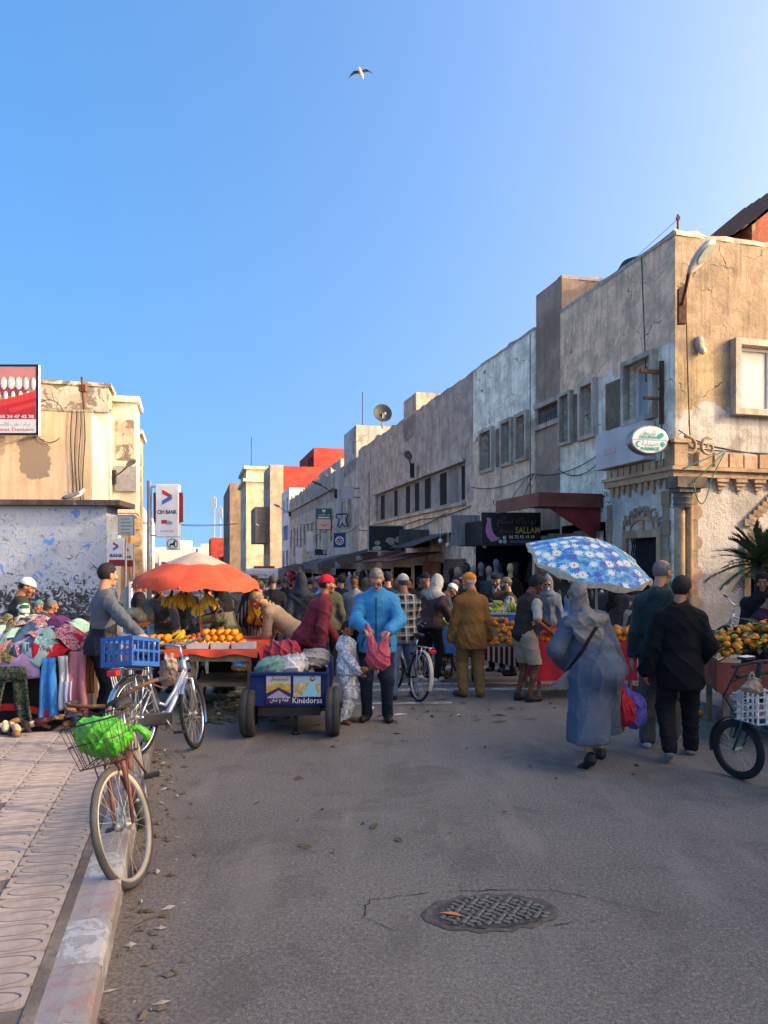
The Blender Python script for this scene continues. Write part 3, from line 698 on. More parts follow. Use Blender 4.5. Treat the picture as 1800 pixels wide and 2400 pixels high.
P10 = bld('brown_block', 150, 8.4, 'brown apartment block at the end of the right row')
block(P10, -1, 8, 0, 30, -5, 18.5, plaster('brown_far', (.23, .17, .13), None), ops_side=[(2 + 5 * k, 3.4 + 5 * k, zz, zz + 2, .4) for k in range(5) for zz in (1, 6, 11)], backm=M_DARK2)
P11 = bld('red_block', 190, 8.6, 'low brick red house at the far end of the street'); block(P11, -4, 10, 0, 20, -5, 8.8, M_RED, ops_front=[(2, 3.2, 2, 4, .3), (5, 6.2, 2, 4, .3)], backm=M_DARK2)

HUT = empty('whitewashed_hut', (0, 19.0, 0), radians(3), 'low flat roofed hut with peeling blue and white wash', 'hut')
def blue_wash():
    g = NG('peeling_blue_wash'); v = g.map()
    n1 = g.noise(v, 1.1, 8, .7, .7); n2 = g.noise(v, 3.2, 8, .72, .8); n3 = g.noise(v, 6.5, 7, .75, 1.0)
    sep = g.n('SeparateXYZ'); g.l(g.tc.outputs['Object'], sep.inputs[0])
    c = g.mix(g.ramp(n1, .35, .65), (.4, .47, .55), (.52, .55, .58))
    c = g.mix(g.ramp(n2, .585, .605), c, (.13, .3, .62))
    c = g.mix(g.ramp(n2, .41, .39), c, (.3, .32, .33))
    low = g.ramp(sep.outputs[2], 1.9, .7)
    thr = g.math('ADD', n3, g.math('MULTIPLY', low, .19))
    c = g.mix(g.ramp(thr, .6, .66), c, (.06, .058, .058))
    c = g.mix(g.ramp(g.math('ADD', n2, g.math('MULTIPLY', low, .08)), .70, .72), c, (.17, .165, .16))
    c = g.mix(g.ramp(g.math('ADD', sep.outputs[2], g.math('MULTIPLY', n2, .25)), .52, .44), c, (.02, .06, .22))
    g.bump(g.math('ADD', g.math('MULTIPLY', n2, 1.2), n3), .6, .04); return g.done(c, .9, 0, .15)
M_HUT = blue_wash()
hx1 = X(262, 19.0)
block(HUT, -14, hx1, 0, .9, -1.2, 3.32, M_HUT, side=1, par=.02)
b = MB(); rr = random.Random(2)
def lip(u, v):
    x = -14.1 + (hx1 + .45 + 14.1) * u; return (x, -.22 + .2 * v - .02 * sin(x * 7), 3.32 + .15 + .02 * sin(x * 5.3) - .16 * (v > .9) * 0)
b.box((-14.1, -.25, 3.325), (hx1 + .4, 1.1, 3.46)); b.build('roof_slab', plaster('dark_roof_edge', (.12, .09, .085), '#b9b2aa', .33, scale=3, bump=.9), HUT)
b = MB(); b.box((-5.1, -.05, .9), (-4.2, 0.02, .93)); b.build('ledge', M_IRON, HUT)

B1 = bld('tan_house', 25.7, -3.2, 'tan rendered house with blank end wall and a patch of bare plaster')
def tan_wall():
    g = NG('tan_render'); v = g.map()
    c = g.mix(g.ramp(g.noise(g.map((4, 4, .5)), 1.2, 6, .65), .3, .75), (.5, .36, .235), (.66, .49, .33))
    c = g.mix(g.math('MULTIPLY', g.ramp(g.noise(v, .8, 6, .7), .45, .75), .5), c, (.33, .22, .13))
    vm = g.n('VectorMath'); vm.operation = 'DISTANCE'; g.l(g.map((1, 0, .62)), vm.inputs[0]); vm.inputs[1].default_value = (-1.75, 0, 5.35 * .62)
    dd = g.math('ADD', vm.outputs['Value'], g.math('MULTIPLY', g.math('SUBTRACT', g.noise(v, 1.6, 5, .7), .5), .9))
    c = g.mix(g.ramp(dd, .50, .47), c, (.25, .19, .145))
    g.bump(g.noise(v, 26, 5, .7), .5, .03); return g.done(c, .93, 0, .12)
M_TAN = tan_wall()
M_CREAM = plaster('cream_side', (.68, .59, .46), None, stain=.2, streak=.3, bump=.2)
b = MB(); facade(b, (-12, 0, 0), (1, 0, 0), (0, -1, 0), 12, -2, 6.9); b.quad((-12, 0, 6.9), (0, 0, 6.9), (0, 5.4, 6.9), (-12, 5.4, 6.9)); b.build('end_wall', M_TAN, B1)
b = MB(); facade(b, (0, 0, 0), (0, 1, 0), (1, 0, 0), 5.4, -2, 6.9, [(.8, 1.7, 1.6, 3.2, .2), (2.4, 3.2, 1.6, 3.2, .2), (3.8, 4.6, 1.6, 3.2, .2)], .2, 0, 1); b.build('street_wall', [M_CREAM, M_DARK2], B1)
coping(B1, (-12, 0, 0), (1, 0, 0), 12, .3, 6.9, plaster('grey_coping', (.36, .3, .22), None, scale=3), .3, .09, 12, (0, 1, 0))
b = MB(); b.box((-3.25, -.03, 6.1), (-2.6, 0.02, 6.62)); b.build('vent_plate', M_CONC, B1)
b = MB()
for k in range(4):
    x = -.25 - .12 * k; b.tube([(x + .04 * sin(j * .9 + k), -.04 - .01 * k, 6.9 - j * .45) for j in range(15)], .016, 4)
b.tube([(-1.3 + .5 * cos(a), -.06, 6.5 + .7 * sin(a)) for a in np.linspace(.5, 5.4, 16)], .014, 4); b.build('wall_cable', M_IRON, B1)
B2 = bld('balustrade_house', 30.6, -3.2, 'pale cream house with roof balustrade, bay and cornice')
M_B2 = plaster('pale_cream', (.68, .6, .48), '#b5ab9c', .34, stain=.3, streak=.4)
M_B2T = plaster('parapet_stained', (.45, .4, .33), '#6f685f', .48, stain=.5, streak=.3, scale=1.5)
block(B2, -13, 0, 0, 5.2, -3, 8.0, M_B2, side=1)
b = MB()
for (x0, x1) in ((-13, -5.9), (-3.0, 0)): b.box((x0, -.02, 8.0), (x1, .3, 8.85))
b.box((-13, -.08, 8.855), (.12, .36, 9.0)); b.box((-13, -.08, 7.85), (.12, .0, 8.0)); b.box((-.3, .36, 8.0), (0, 5.2, 8.85)); b.box((-.36, .36, 8.855), (.12, 5.2, 9.0)); b.build('parapet', M_B2T, B2)
bal = MB(); bal.lathe([(.1, 8.0), (.1, 8.08), (.07, 8.12), (.13, 8.35), (.06, 8.62), (.1, 8.78), (.1, 8.855)], 10); bm_ = bal.mesh('baluster', M_B2)
for k in range(9): inst(bm_, 'baluster', B2, (-5.7 + k * .32, .14, 0))
b = MB(); b.box((.01, 1.5, 4.0), (.95, 3.4, 8.6)); b.box((.01, 1.3, 8.605), (1.08, 3.6, 8.85)); b.build('bay', M_B2, B2)
for k in range(5):
    b = MB(); b.box((.2, 1.55 - .0, 3.9 - .16 * k - .0), (.9 - .15 * k, 3.3, 4.0 - .16 * k - .004)); b.build('bay_corbel', M_B2, B2)
b = MB(); b.box((.15, 1.46, 6.2), (.85, 1.52, 7.9)); b.build('bay_recess', M_B2T, B2)
b = MB(); b.box((.1, 1.38, 4.9), (.95, 1.47, 5.95)); b.build('grey_panel', mat('grey_sign_panel', (.23, .24, .25), .6), B2)
b = MB(); b.box((-12, 1.5, 8), (-7.6, 5, 10.5)); b.box((-12.2, 1.3, 10.5), (-7.3, 5.2, 10.75)); b.build('roof_block', M_B2, B2)
B3 = bld('brick_edge_house', 36.2, -3.45, 'orange tan house with toothed brick edge beyond the cream bay')
block(B3, -9, 1.05, 0, 2.4, -3, 8.0, plaster('orange_tan', (.5, .33, .2), None, stain=.3), ops_side=[(.7, 1.5, 4, 5.6, .2)], side=1, backm=M_DARK2)
for k in range(11):
    b = MB(); b.box((.62 if k % 2 else .8, -.05, -1 + k * .75), (1.15, 0, -.45 + k * .75)); b.build('edge_stone', M_SAND, B3)
b = MB(); b.box((.2, -.2, 8.0), (1.2, 2.6, 8.2)); b.build('cornice', M_B2, B3)
B4 = bld('white_far_house', 62, -5.5, 'white house with pale blue trim far on the left'); block(B4, -9, 1.6, 0, 20, -3, 6.6, mat('white_far_wall', (.6, .58, .55), .9), ops_side=[(1 + 3 * k, 2 + 3 * k, zz, zz + 1.5, .2) for k in range(6) for zz in (1, 4)], side=1, backm=M_BLUEF)

rt = random.Random(11)
for i in range(11):
    d = rt.uniform(230, 420); px = 360 + i * 18 + rt.uniform(-6, 6); h = rt.uniform(6, 12) if px < 510 else rt.uniform(5, 9)
    o = empty('town_house', (X(px, d), d, -4), rt.uniform(-.3, .3), 'flat roofed pale house in the distant low town beyond the street end', 'house', 'distant houses of the low town')
    w = rt.uniform(8, 16); b = MB(); b.box((-w / 2, 0, 0), (w / 2, 9, h)); b.box((-w / 4, 1, h), (w / 4, 6, h + 2.2)); b.build('wall', [mat('town_white', (.66, .62, .55), .9), mat('town_cream', (.6, .5, .38), .9), mat('town_sand', (.5, .42, .34), .9)][i % 3], o)
    for k in range(3):
        b = MB(); b.box((-w / 2 + .8 + k * w / 3.2, -.05, h * .45), (-w / 2 + 2.2 + k * w / 3.2, -.01, h * .45 + 1.6)); b.build('window', M_GLASS, o)
b = MB()
def hill(u, v):
    x = -1500 + 2600 * u; return (x, 1500 + 500 * v, -4 + v * (52 + 14 * sin(u * 9) + 8 * sin(u * 23 + 1) + 3 * sin(u * 71)))
b.grid(120, 3, hill); tag(b.build('hills', mat('hill_scrub', (.085, .12, .15), .95, var=.2, scale=.01)), 'low wooded hills on the horizon', kind='structure')

A0 = bld('street_corner_house', -26, 10.2, 'plain two storey house right of the camera across the pharmacy side street')
block(A0, 0, 14, 0, 33.2, -1, 5.7, M_P4, ops_side=[(3 + 4 * k, 4.2 + 4 * k, 3, 4.4, .25) for k in range(7)], par=.3, backm=M_DARK)
A1 = bld('side_street_shade_block', 5, 15, 'unseen low grey block added in the side street to shade the pharmacy front')  # unseen block added to keep sun off the lower pharmacy front
block(A1, 0, 12, 2.7, 4.0, -1, 4.6, M_P4, ops_side=[(3, 4, 2, 3.4, .25)], par=.3, backm=M_DARK)
def A(*v): return np.array(v, float)
def unit(v):
    v = np.asarray(v, float); n = np.linalg.norm(v); return v / n if n > 1e-9 else v
class Field:
    def __init__(self, h): self.h = h; self.p = []; self.cut = []; self.wr = None
    def cap(self, a, b, r1, r2=None, k=.03, sub=False): self.p.append(('c', np.asarray(a, float), np.asarray(b, float), r1, r1 if r2 is None else r2, k, sub)); return self
    def ell(self, c, r, R=None, k=.03, sub=False): self.p.append(('e', np.asarray(c, float), np.asarray(r, float), np.eye(3) if R is None else np.asarray(R, float), 0, k, sub)); return self
    def half(self, p, n): self.cut.append((np.asarray(p, float), unit(n))); return self       # keep the side the normal points away from
    def wrinkle(self, amp, freq=1.0, seed=0, dirv=None): self.wr = (amp, freq, seed, dirv); return self
    def bounds(self, q):
        if q[0] == 'c':
            r = max(q[3], q[4]); return np.minimum(q[1], q[2]) - r, np.maximum(q[1], q[2]) + r
        e = np.sqrt(((q[3] * q[2][None, :]) ** 2).sum(1)); return q[1] - e, q[1] + e
    def mesh(self):
        h = self.h; lo = np.min([self.bounds(q)[0] for q in self.p if not q[6]], 0) - 3 * h - .02; hi = np.max([self.bounds(q)[1] for q in self.p if not q[6]], 0) + 3 * h + .02
        n = np.ceil((hi - lo) / h).astype(int) + 1
        ax = [lo[i] + h * np.arange(n[i]) for i in range(3)]
        D = np.full(n, .2, np.float32)
        for q in self.p:
            a, b = self.bounds(q); m = q[5] * 1.2 + 2.5 * h
            i0 = np.clip(np.floor((a - m - lo) / h).astype(int), 0, n); i1 = np.clip(np.ceil((b + m - lo) / h).astype(int) + 1, 0, n)
            if (i1 <= i0).any(): continue
            X_, Y_, Z_ = [ax[i][i0[i]:i1[i]] for i in range(3)]
            p = np.stack(np.meshgrid(X_, Y_, Z_, indexing='ij'), -1)
            if q[0] == 'c':
                ab = q[2] - q[1]; L = max(ab @ ab, 1e-9); t = np.clip(((p - q[1]) @ ab) / L, 0, 1)
                d = np.linalg.norm(p - q[1] - t[..., None] * ab, axis=-1) - (q[3] + (q[4] - q[3]) * t)
            else:
                l = (p - q[1]) @ q[3]; k0 = np.linalg.norm(l / q[2], axis=-1); k1 = np.linalg.norm(l / q[2] ** 2, axis=-1); d = k0 * (k0 - 1) / np.maximum(k1, 1e-6)
            sl_ = tuple(slice(i0[i], i1[i]) for i in range(3)); o = D[sl_]; k = q[5]
            if q[6]:
                e = -d; hh = np.clip(.5 - .5 * (o - e) / k, 0, 1); D[sl_] = o + (e - o) * hh + k * hh * (1 - hh)
            else:
                hh = np.clip(.5 + .5 * (o - d) / k, 0, 1); D[sl_] = o + (d - o) * hh - k * hh * (1 - hh)
        G = np.meshgrid(*ax, indexing='ij') if (self.wr or self.cut) else None
        if self.wr:
            amp, fr, seed, dv = self.wr; r = np.random.RandomState(seed); w = 0
            wx = sum(r.uniform(-1, 1) * .03 * np.sin(r.uniform(6, 14) * (G[0] * r.uniform(-1, 1) + G[1] * r.uniform(-1, 1) + G[2] * r.uniform(-1, 1)) + r.uniform(0, 6)) for _ in range(3))
            for i in range(5):
                v = unit(r.normal(size=3) * (A(1, 1, 1) if dv is None else np.asarray(dv))); f = fr * (38, 55, 70, 95, 130)[i]
                q_ = 1 - np.abs(np.sin(.5 * (f * (G[0] * v[0] + G[1] * v[1] + G[2] * v[2] + 1.6 * wx) + r.uniform(0, 6)))); w = w + q_ * q_ * q_ * (1, .9, .75, .55, .4)[i] * (.5 + .5 * np.sin(9 * (G[0] * v[1] + G[2] * v[0]) + i * 2))
            D = D - amp * 1.5 * (w - .3)
        for (c, nn) in self.cut:
            D = np.maximum(D, (G[0] - c[0]) * nn[0] + (G[1] - c[1]) * nn[1] + (G[2] - c[2]) * nn[2])
        return nets(D, lo, h)
EDG = [(0, 1), (2, 3), (4, 5), (6, 7), (0, 2), (1, 3), (4, 6), (5, 7), (0, 4), (1, 5), (2, 6), (3, 7)]
CRN = np.array([(i & 1, (i >> 1) & 1, (i >> 2) & 1) for i in range(8)])
def nets(D, lo, h):
    s = D < 0; nx, ny, nz = D.shape
    c = [s[x:nx - 1 + x, y:ny - 1 + y, z:nz - 1 + z] for x, y, z in CRN]
    al = np.logical_and.reduce(c); an = np.logical_or.reduce(c); act = an & ~al
    ijk = np.argwhere(act)
    if not len(ijk): return np.zeros((0, 3)), np.zeros((0, 4), int)
    vals = np.stack([D[ijk[:, 0] + x, ijk[:, 1] + y, ijk[:, 2] + z] for x, y, z in CRN], 1)
    pos = np.zeros((len(ijk), 3)); cn = np.zeros(len(ijk))
    for a, b in EDG:
        va, vb = vals[:, a], vals[:, b]; m = (va < 0) != (vb < 0)
        t = np.where(m, va / np.where(m, va - vb, 1), 0)
        pos += np.where(m[:, None], CRN[a] + (CRN[b] - CRN[a]) * t[:, None], 0); cn += m
    pos = lo + h * (ijk + pos / cn[:, None])
    idx = np.full(act.shape, -1, int); idx[act] = np.arange(len(ijk))
    F_ = []
    for ax in range(3):
        u, v = (ax + 1) % 3, (ax + 2) % 3
        a = [slice(None)] * 3; b = [slice(None)] * 3; a[ax] = slice(0, -1); b[ax] = slice(1, None)
        for q in (a, b): q[u] = slice(1, -1); q[v] = slice(1, -1)
        sa, sb = s[tuple(a)], s[tuple(b)]
        e = np.argwhere(sa != sb)
        if not len(e): continue
        e[:, u] += 1; e[:, v] += 1; fl = s[e[:, 0], e[:, 1], e[:, 2]]
        def g(du, dv): q = e.copy(); q[:, u] -= du; q[:, v] -= dv; return idx[q[:, 0], q[:, 1], q[:, 2]]
        f = np.stack([g(1, 1), g(0, 1), g(0, 0), g(1, 0)], 1); f[~fl] = f[~fl][:, ::-1]
        F_.append(f[(f >= 0).all(1)])
    return pos, np.concatenate(F_)
def np_mesh(name, parts, mats):
    """parts: list of (verts, faces, material index or per-face array); joined into one mesh"""
    V = []; Fq = []; MI = []; b = 0
    for v, f, mi in parts:
        V.append(v); Fq.append(np.asarray(f) + b); MI.append(np.full(len(f), mi) if np.isscalar(mi) else mi); b += len(v)
    V = np.concatenate(V).astype(np.float32); Fq = np.concatenate(Fq).astype(np.int32); MI = np.concatenate(MI).astype(np.int32)
    me = bpy.data.meshes.new(name); me.vertices.add(len(V)); me.vertices.foreach_set('co', V.ravel())
    me.loops.add(Fq.size); me.loops.foreach_set('vertex_index', Fq.ravel()); me.polygons.add(len(Fq))
    me.polygons.foreach_set('loop_start', np.arange(0, Fq.size, 4, dtype=np.int32)); me.polygons.foreach_set('material_index', MI)
    me.polygons.foreach_set('use_smooth', np.ones(len(Fq), bool))
    for m in (mats if isinstance(mats, (list, tuple)) else [mats]): me.materials.append(m)
    me.update(calc_edges=True); me.validate(); return me
def field_obj(name, f, m, parent=None, loc=(0, 0, 0), rot=(0, 0, 0)):
    v, q = f.mesh(); return inst(np_mesh(name, [(v, q, 0)], m), name, parent, loc, rot)

def cloth(name, col, rough=.9, var=.16, kind=None, col2=None, sc_=1.0, src='Object'):
    if name in MATS: return MATS[name]
    if isinstance(col, str): col = rgb(col)
    if isinstance(col2, str): col2 = rgb(col2)
    g = NG(name); v = g.map(src=src); n = g.noise(v, 5, 5, .6)
    base = g.mix(g.ramp(n, .3, .7), sc(col, 1 - var), sc(col, 1 + var)); sep = g.n('SeparateXYZ'); g.l(g.tc.outputs[src], sep.inputs[0])
    def stripe(axis, f, duty, ph=0):
        return g.math('LESS_THAN', g.math('FRACT', g.math('ADD', g.math('MULTIPLY', sep.outputs[axis], f), ph + 100)), duty)
    if kind == 'plaid':
        for (ax, f, d, k) in ((2, 9, .2, .75), (0, 8, .2, .75), (2, 9, .5, .25), (0, 8, .5, .25)): base = g.mix(g.math('MULTIPLY', stripe(ax, f, d, .13), k), base, col2)
    if kind == 'check':
        a = stripe(2, 9 * sc_, .5); b = stripe(0, 9 * sc_, .5); x = g.math('ABSOLUTE', g.math('SUBTRACT', a, b)); base = g.mix(x, base, col2)
    if kind == 'stripe': base = g.mix(stripe(0, 16 * sc_, .4), base, col2)
    if kind == 'camo':
        base = g.mix(g.ramp(g.noise(v, 16 * sc_, 3, .5, 1.5), .5, .53), base, col2)
        base = g.mix(g.ramp(g.noise(v, 22 * sc_, 3, .5, 1.5), .62, .64), base, sc(col2, .6))
    if kind == 'puffer': g.bump(g.math('SINE', g.math('MULTIPLY', sep.outputs[2], 70)), .7, .02)
    elif kind == 'quilt': g.bump(g.math('SINE', g.math('MULTIPLY', sep.outputs[2], 45)), .5, .02)
    else:
        w = g.noise(g.map((1, 1, 1), src), 24, 4, .6, .4); w2 = g.noise(v, 260, 2, .5)
        g.bump(g.math('ADD', w, g.math('MULTIPLY', w2, .35)), .75, .02)
    return MATS.setdefault(name, g.done(base, rough, 0, .2))
def skin(name, col):
    if name in MATS: return MATS[name]
    g = NG(name); v = g.map(); c = rgb(col)
    b = g.mix(g.ramp(g.noise(v, 14, 4, .6), .3, .75), sc(c, .84), (min(1, c[0] * 1.15), c[1] * 1.02, c[2] * .97))
    g.b.inputs['Subsurface Weight'].default_value = .12; g.b.inputs['Subsurface Radius'].default_value = (.02, .008, .005)
    g.bump(g.noise(v, 90, 3), .12, .004); return MATS.setdefault(name, g.done(b, .55, 0, .35))
SK_L = skin('light_skin', '#c08a6c'); SK_M = skin('olive_skin', '#a06a4a'); SK_D = skin('brown_skin', '#70452e')
M_EYE = mat('eye_white', (.32, .29, .27), .3, var=.02); M_IRIS = mat('dark_iris', (.02, .013, .01), .2)
M_LIP = skin('lip_skin', '#96584c')
def hairm(name, col): return mat(name, col, .7, var=.35, scale=40, bump=.6, bscale=160)
H_BLK = hairm('black_hair', (.012, .01, .009)); H_GRY = hairm('grey_hair', (.15, .138, .125)); H_SALT = hairm('salt_pepper_hair', (.06, .053, .048)); H_WHT = hairm('white_hair', (.55, .53, .5))
M_LENS = mat('spectacle_frame', (.02, .02, .02), .3)

def ik(a, b, l1, l2, pole):
    d = b - a; L = np.linalg.norm(d); mx = (l1 + l2) * .999
    if L > mx: b = a + d / L * mx; L = mx; d = b - a
    x = (l1 * l1 - l2 * l2 + L * L) / (2 * L); y = sqrt(max(l1 * l1 - x * x, 0)); u = d / L
    p = np.asarray(pole, float); p = unit(p - u * (p @ u)); return a + u * x + p * y, b
def rot_zyx(yaw, pitch, roll=0):
    return np.array(Euler((radians(-pitch), radians(roll), radians(yaw)), 'XYZ').to_matrix())   # yaw left positive, pitch down positive
def hand_field(f, w, fdir, pn, side, curl=.6, s=1.0):
    """five fingers on a palm; fdir along the hand, pn palm normal, side=+1 right / -1 left"""
    fdir = unit(fdir); pn = unit(pn - fdir * (np.asarray(pn) @ fdir)); sd = np.cross(fdir, pn)
    f.ell(w + fdir * .05 * s, A(.024, .05, .042) * s, np.stack([pn, fdir, sd], 1), .015)
    ts = sd * side
    for i, (o, L) in enumerate(((-.03, .058), (-.011, .071), (.010, .078), (.029, .07))):
        p = w + fdir * .088 * s + ts * o * s; d = fdir
        for j, k in enumerate((.42, .33, .25)):
            a = curl * (.75, 1.0, .8)[j] + .06 * i * curl; d = unit(d * cos(a) + pn * sin(a)); q = p + d * L * s * k * 1.05
            f.cap(p, q, (.0098 - .001 * j) * s, (.009 - .001 * j) * s, .005); p = q
    p = w + fdir * .035 * s + ts * .032 * s; d = unit(fdir * .62 + ts * .62 + pn * .45)
    for j, L in enumerate((.042, .032)):
        q = p + d * L * s; f.cap(p, q, (.0125 - .002 * j) * s, (.0105 - .002 * j) * s, .008); p = q; d = unit(d + fdir * .35 + pn * .35 * curl - ts * .3)

def person(label, loc, face, H=1.75, lean=0, roll=0, twist=0, head=(0, 8, 0), hr=None, hl=None, fr=None, fl=None, hipz=None, top=None, bottom=None, shoes=None, hat=None, hair=None, skin_=SK_M,
           beard=None, glasses=False, robe=None, h=.016, hh=.0075, curl=.7, group=None, hood=None, bulk=0., belly=0., sleeves='long', vest=None, bare_legs=False, scarf=None, crowd=False, pole_r=None, pole_l=None, extras=None, zoff=0, hand_res=True, z0=None, tstripe=False, detail=None):
    s = H / 1.75; yaw = radians(face)
    gzv = (gzp(loc[0], loc[1]) if z0 is None else z0) + zoff
    root = empty('person', (loc[0], loc[1], gzv), yaw, label, 'person', group)
    th = radians(lean); rl = radians(roll); sdv = A(sin(rl), sin(th) * cos(rl), cos(th) * cos(rl)); fw = A(0, cos(th), -sin(th)); rt_ = unit(np.cross(fw, sdv)); fw = unit(np.cross(sdv, rt_))
    tw = radians(twist); rs = rt_ * cos(tw) + fw * sin(tw); fs = unit(np.cross(sdv, rs))
    Rt = np.stack([rs, fs, sdv], 1); Rp = np.stack([A(1, 0, 0), A(0, 1, 0), A(0, 0, 1)], 1)
    hz = .94 if hipz is None else hipz / s
    Pc = A(0, -.04 * sin(th) * 3, hz); W = Pc + sdv * .17; C = Pc + sdv * .34; N = Pc + sdv * .525
    SR, SL = N - sdv * .088 + rs * .168, N - sdv * .088 - rs * .168
    yw, pt, rr = head; Rh = rot_zyx(yw, pt, rr); hc = N + unit(sdv * .6 + Rh[:, 2] * .4) * .12 + Rh[:, 2] * .075 + Rh[:, 1] * .022
    hr = A(*hr) / s if hr is not None else SR + A(.07, .04, -.52); hl = A(*hl) / s if hl is not None else SL + A(-.07, .04, -.52)
    ER, hr = ik(SR, hr, .29, .26, A(.5, -.8, -.5) if pole_r is None else A(*pole_r)); EL, hl = ik(SL, hl, .29, .26, A(-.5, -.8, -.5) if pole_l is None else A(*pole_l))
    fr = A(.1, 0, 0, -6) if fr is None else A(*fr) / A(s, s, s, 1); fl = A(-.1, 0, 0, 6) if fl is None else A(*fl) / A(s, s, s, 1)
    KR, aR = ik(Pc + A(.092, 0, -.03), A(fr[0], fr[1] - .03, fr[2] + .085), .43, .425, A(.12, 1, .0)); KL_, aL = ik(Pc + A(-.092, 0, -.03), A(fl[0], fl[1] - .03, fl[2] + .085), .43, .425, A(-.12, 1, 0))
    S = lambda p: np.asarray(p) * s
    sd_ = abs(hash(label)) % 997 if False else sum(ord(c) for c in label) % 997
    def torso(f, e=0., low=True):
        f.ell(S(C + sdv * .03), A(.165 + e, .112 + e, .19) * s, Rt, .06 * s); f.ell(S(W + fw * belly * .5), A(.15 + e + belly * .6, .108 + e + belly, .17) * s, Rt, .07 * s)
        f.cap(S(SR - sdv * .01), S(SL - sdv * .01), (.056 + e * .7) * s, k=.07 * s); f.cap(S(SR), S(N + sdv * .0), (.045 + e * .6) * s, (.05 + e * .5) * s, .05 * s); f.cap(S(SL), S(N), (.045 + e * .6) * s, (.05 + e * .5) * s, .05 * s); f.cap(S(C + sdv * .1), S(N), (.08 + e) * s, (.055 + e * .5) * s, .05 * s)
        if low: f.ell(S(Pc), A(.165 + e + belly * .3, .118 + e + belly * .4, .14) * s, Rt, .06 * s)
    def arm(f, Sh, E, Wr, e=0., k=.025, upto=1.0):
        f.cap(S(Sh), S(E), (.054 + e * .75) * s, (.046 + e * .85) * s, k * s)
        if upto >= 1: f.cap(S(E), S(Wr), (.046 + e * .85) * s, (.034 + e) * s, k * s)
    def leg(f, K, a, sg, e=0., knee=False):
        f.cap(S(Pc + A(.088 * sg, 0, -.04)), S(K), (.09 + e) * s, (.062 + e) * s, .03 * s)
        if not knee: f.cap(S(K), S(a), (.058 + e) * s, (.041 + e * 1.1) * s, .03 * s)
    parts = []
    f = Field(max(h, .018)); torso(f, -.018); f.cap(S(N - sdv * .05), S(hc - Rh[:, 2] * .06 - Rh[:, 1] * .02), .052 * s, .05 * s, .02)
    short = sleeves == 'short'
    for (Sh, E, Wr) in ((SR, ER, hr), (SL, EL, hl)): f.cap(S(Sh), S(E), .04 * s, .038 * s, .02); f.cap(S(E), S(Wr), .041 * s if short else .034 * s, .029 * s, .02)
    for (K, a, sg) in ((KR, aR, 1), (KL_, aL, -1)):
        if robe: f.cap(S(Pc), S(K * .3 + a * .7), .04 * s, .036 * s, .02)
        f.cap(S(Pc + A(.088 * sg, 0, -.04) if not robe else K * .4 + a * .6), S(K if not robe else K * .3 + a * .7), (.07 if not robe else .03) * s, (.055 if not robe else .03) * s, .03); f.cap(S(K if not robe else K * .3 + a * .7), S((K * .6 + a * .4)), .05 * s, .048 * s, .03); f.cap(S(K * .6 + a * .4), S(a), .047 * s, .034 * s, .03)
        if bare_legs: f.cap(S(a - A(0, .01, .03)), S(a + A(0, .1, -.055)), .036 * s, .025 * s, .02)
    v, q = f.mesh(); parts.append((v, q, 0))
    hs = s * (1.05 if H < 1.3 else 1.0)
    f = Field(hh); T = lambda p: S(hc) + Rh @ (A(*p) * hs)
    E_ = lambda p, r, k=.012, sub=False, R=None: f.ell(T(p), A(*r) * hs, Rh if R is None else Rh @ R, k, sub)
    Cp = lambda a, b, r1, r2, k=.012, sub=False: f.cap(T(a), T(b), r1 * hs, r2 * hs, k, sub)
    E_((0, -.012, .032), (.074, .094, .09)); Cp((0, .028, 0), (0, .05, -.072), .058, .036, .03)
    if hh < .012:
        Cp((-.034, .076, .026), (.034, .076, .026), .013, .013, .015); Cp((0, .088, .012), (0, .108, -.02), .0085, .0125, .01); E_((0, .098, -.024), (.017, .012, .01), .008)
        for g_ in (1, -1):
            E_((.032 * g_, .098, .006), (.017, .016, .012), .012, True); E_((.046 * g_, .062, -.022), (.022, .02, .018), .02); E_((.078 * g_, -.012, -.004), (.011, .022, .032), .006)
        Cp((-.02, .083, -.052), (.02, .083, -.052), .0085, .0085, .008); Cp((-.017, .08, -.063), (.017, .08, -.063), .008, .008, .008); E_((0, .075, -.092), (.021, .018, .016), .015)
    Cp((0, -.02, -.04), (0, -.045, -.15), .054, .055, .025)
    v, q = f.mesh(); l = (v[q].mean(1) - S(hc)) @ Rh / hs; mi = np.zeros(len(q), int); x, y, z = np.abs(l[:, 0]), l[:, 1], l[:, 2]
    bm_ = (y > .02) & (z < -.022) & (z > -.125) & ~((x < .024) & (z > -.068) & (z < -.046) & (y > .07)) & (z < -.03 - .25 * (.06 - y).clip(-1, .1) + .02)
    if beard: mi[bm_ & ((z < -.035) | (x > .05))] = 1
    mi[(x > .012) & (x < .052) & (y > .055) & (z > .021) & (z < .033)] = 1
    mi[(x < .022) & (z > -.067) & (z < -.047) & (y > .078)] = 2
    parts.append((v, q, mi))
    if hh < .012:
        for g_ in (1, -1):
            mb_ = MB(); mb_.ball((0, 0, 0), .0125 * hs, 8, 6); vv = np.array([list(p) for p in mb_.v]) + T((.031 * g_, .0765, .006)); parts.append((vv, np.array([ff for ff in mb_.f]), 3))
            vv = np.array([list(p) for p in mb_.v]) * .7 + T((.031 * g_, .0815, .004)); parts.append((vv, np.array([ff for ff in mb_.f]), 4))
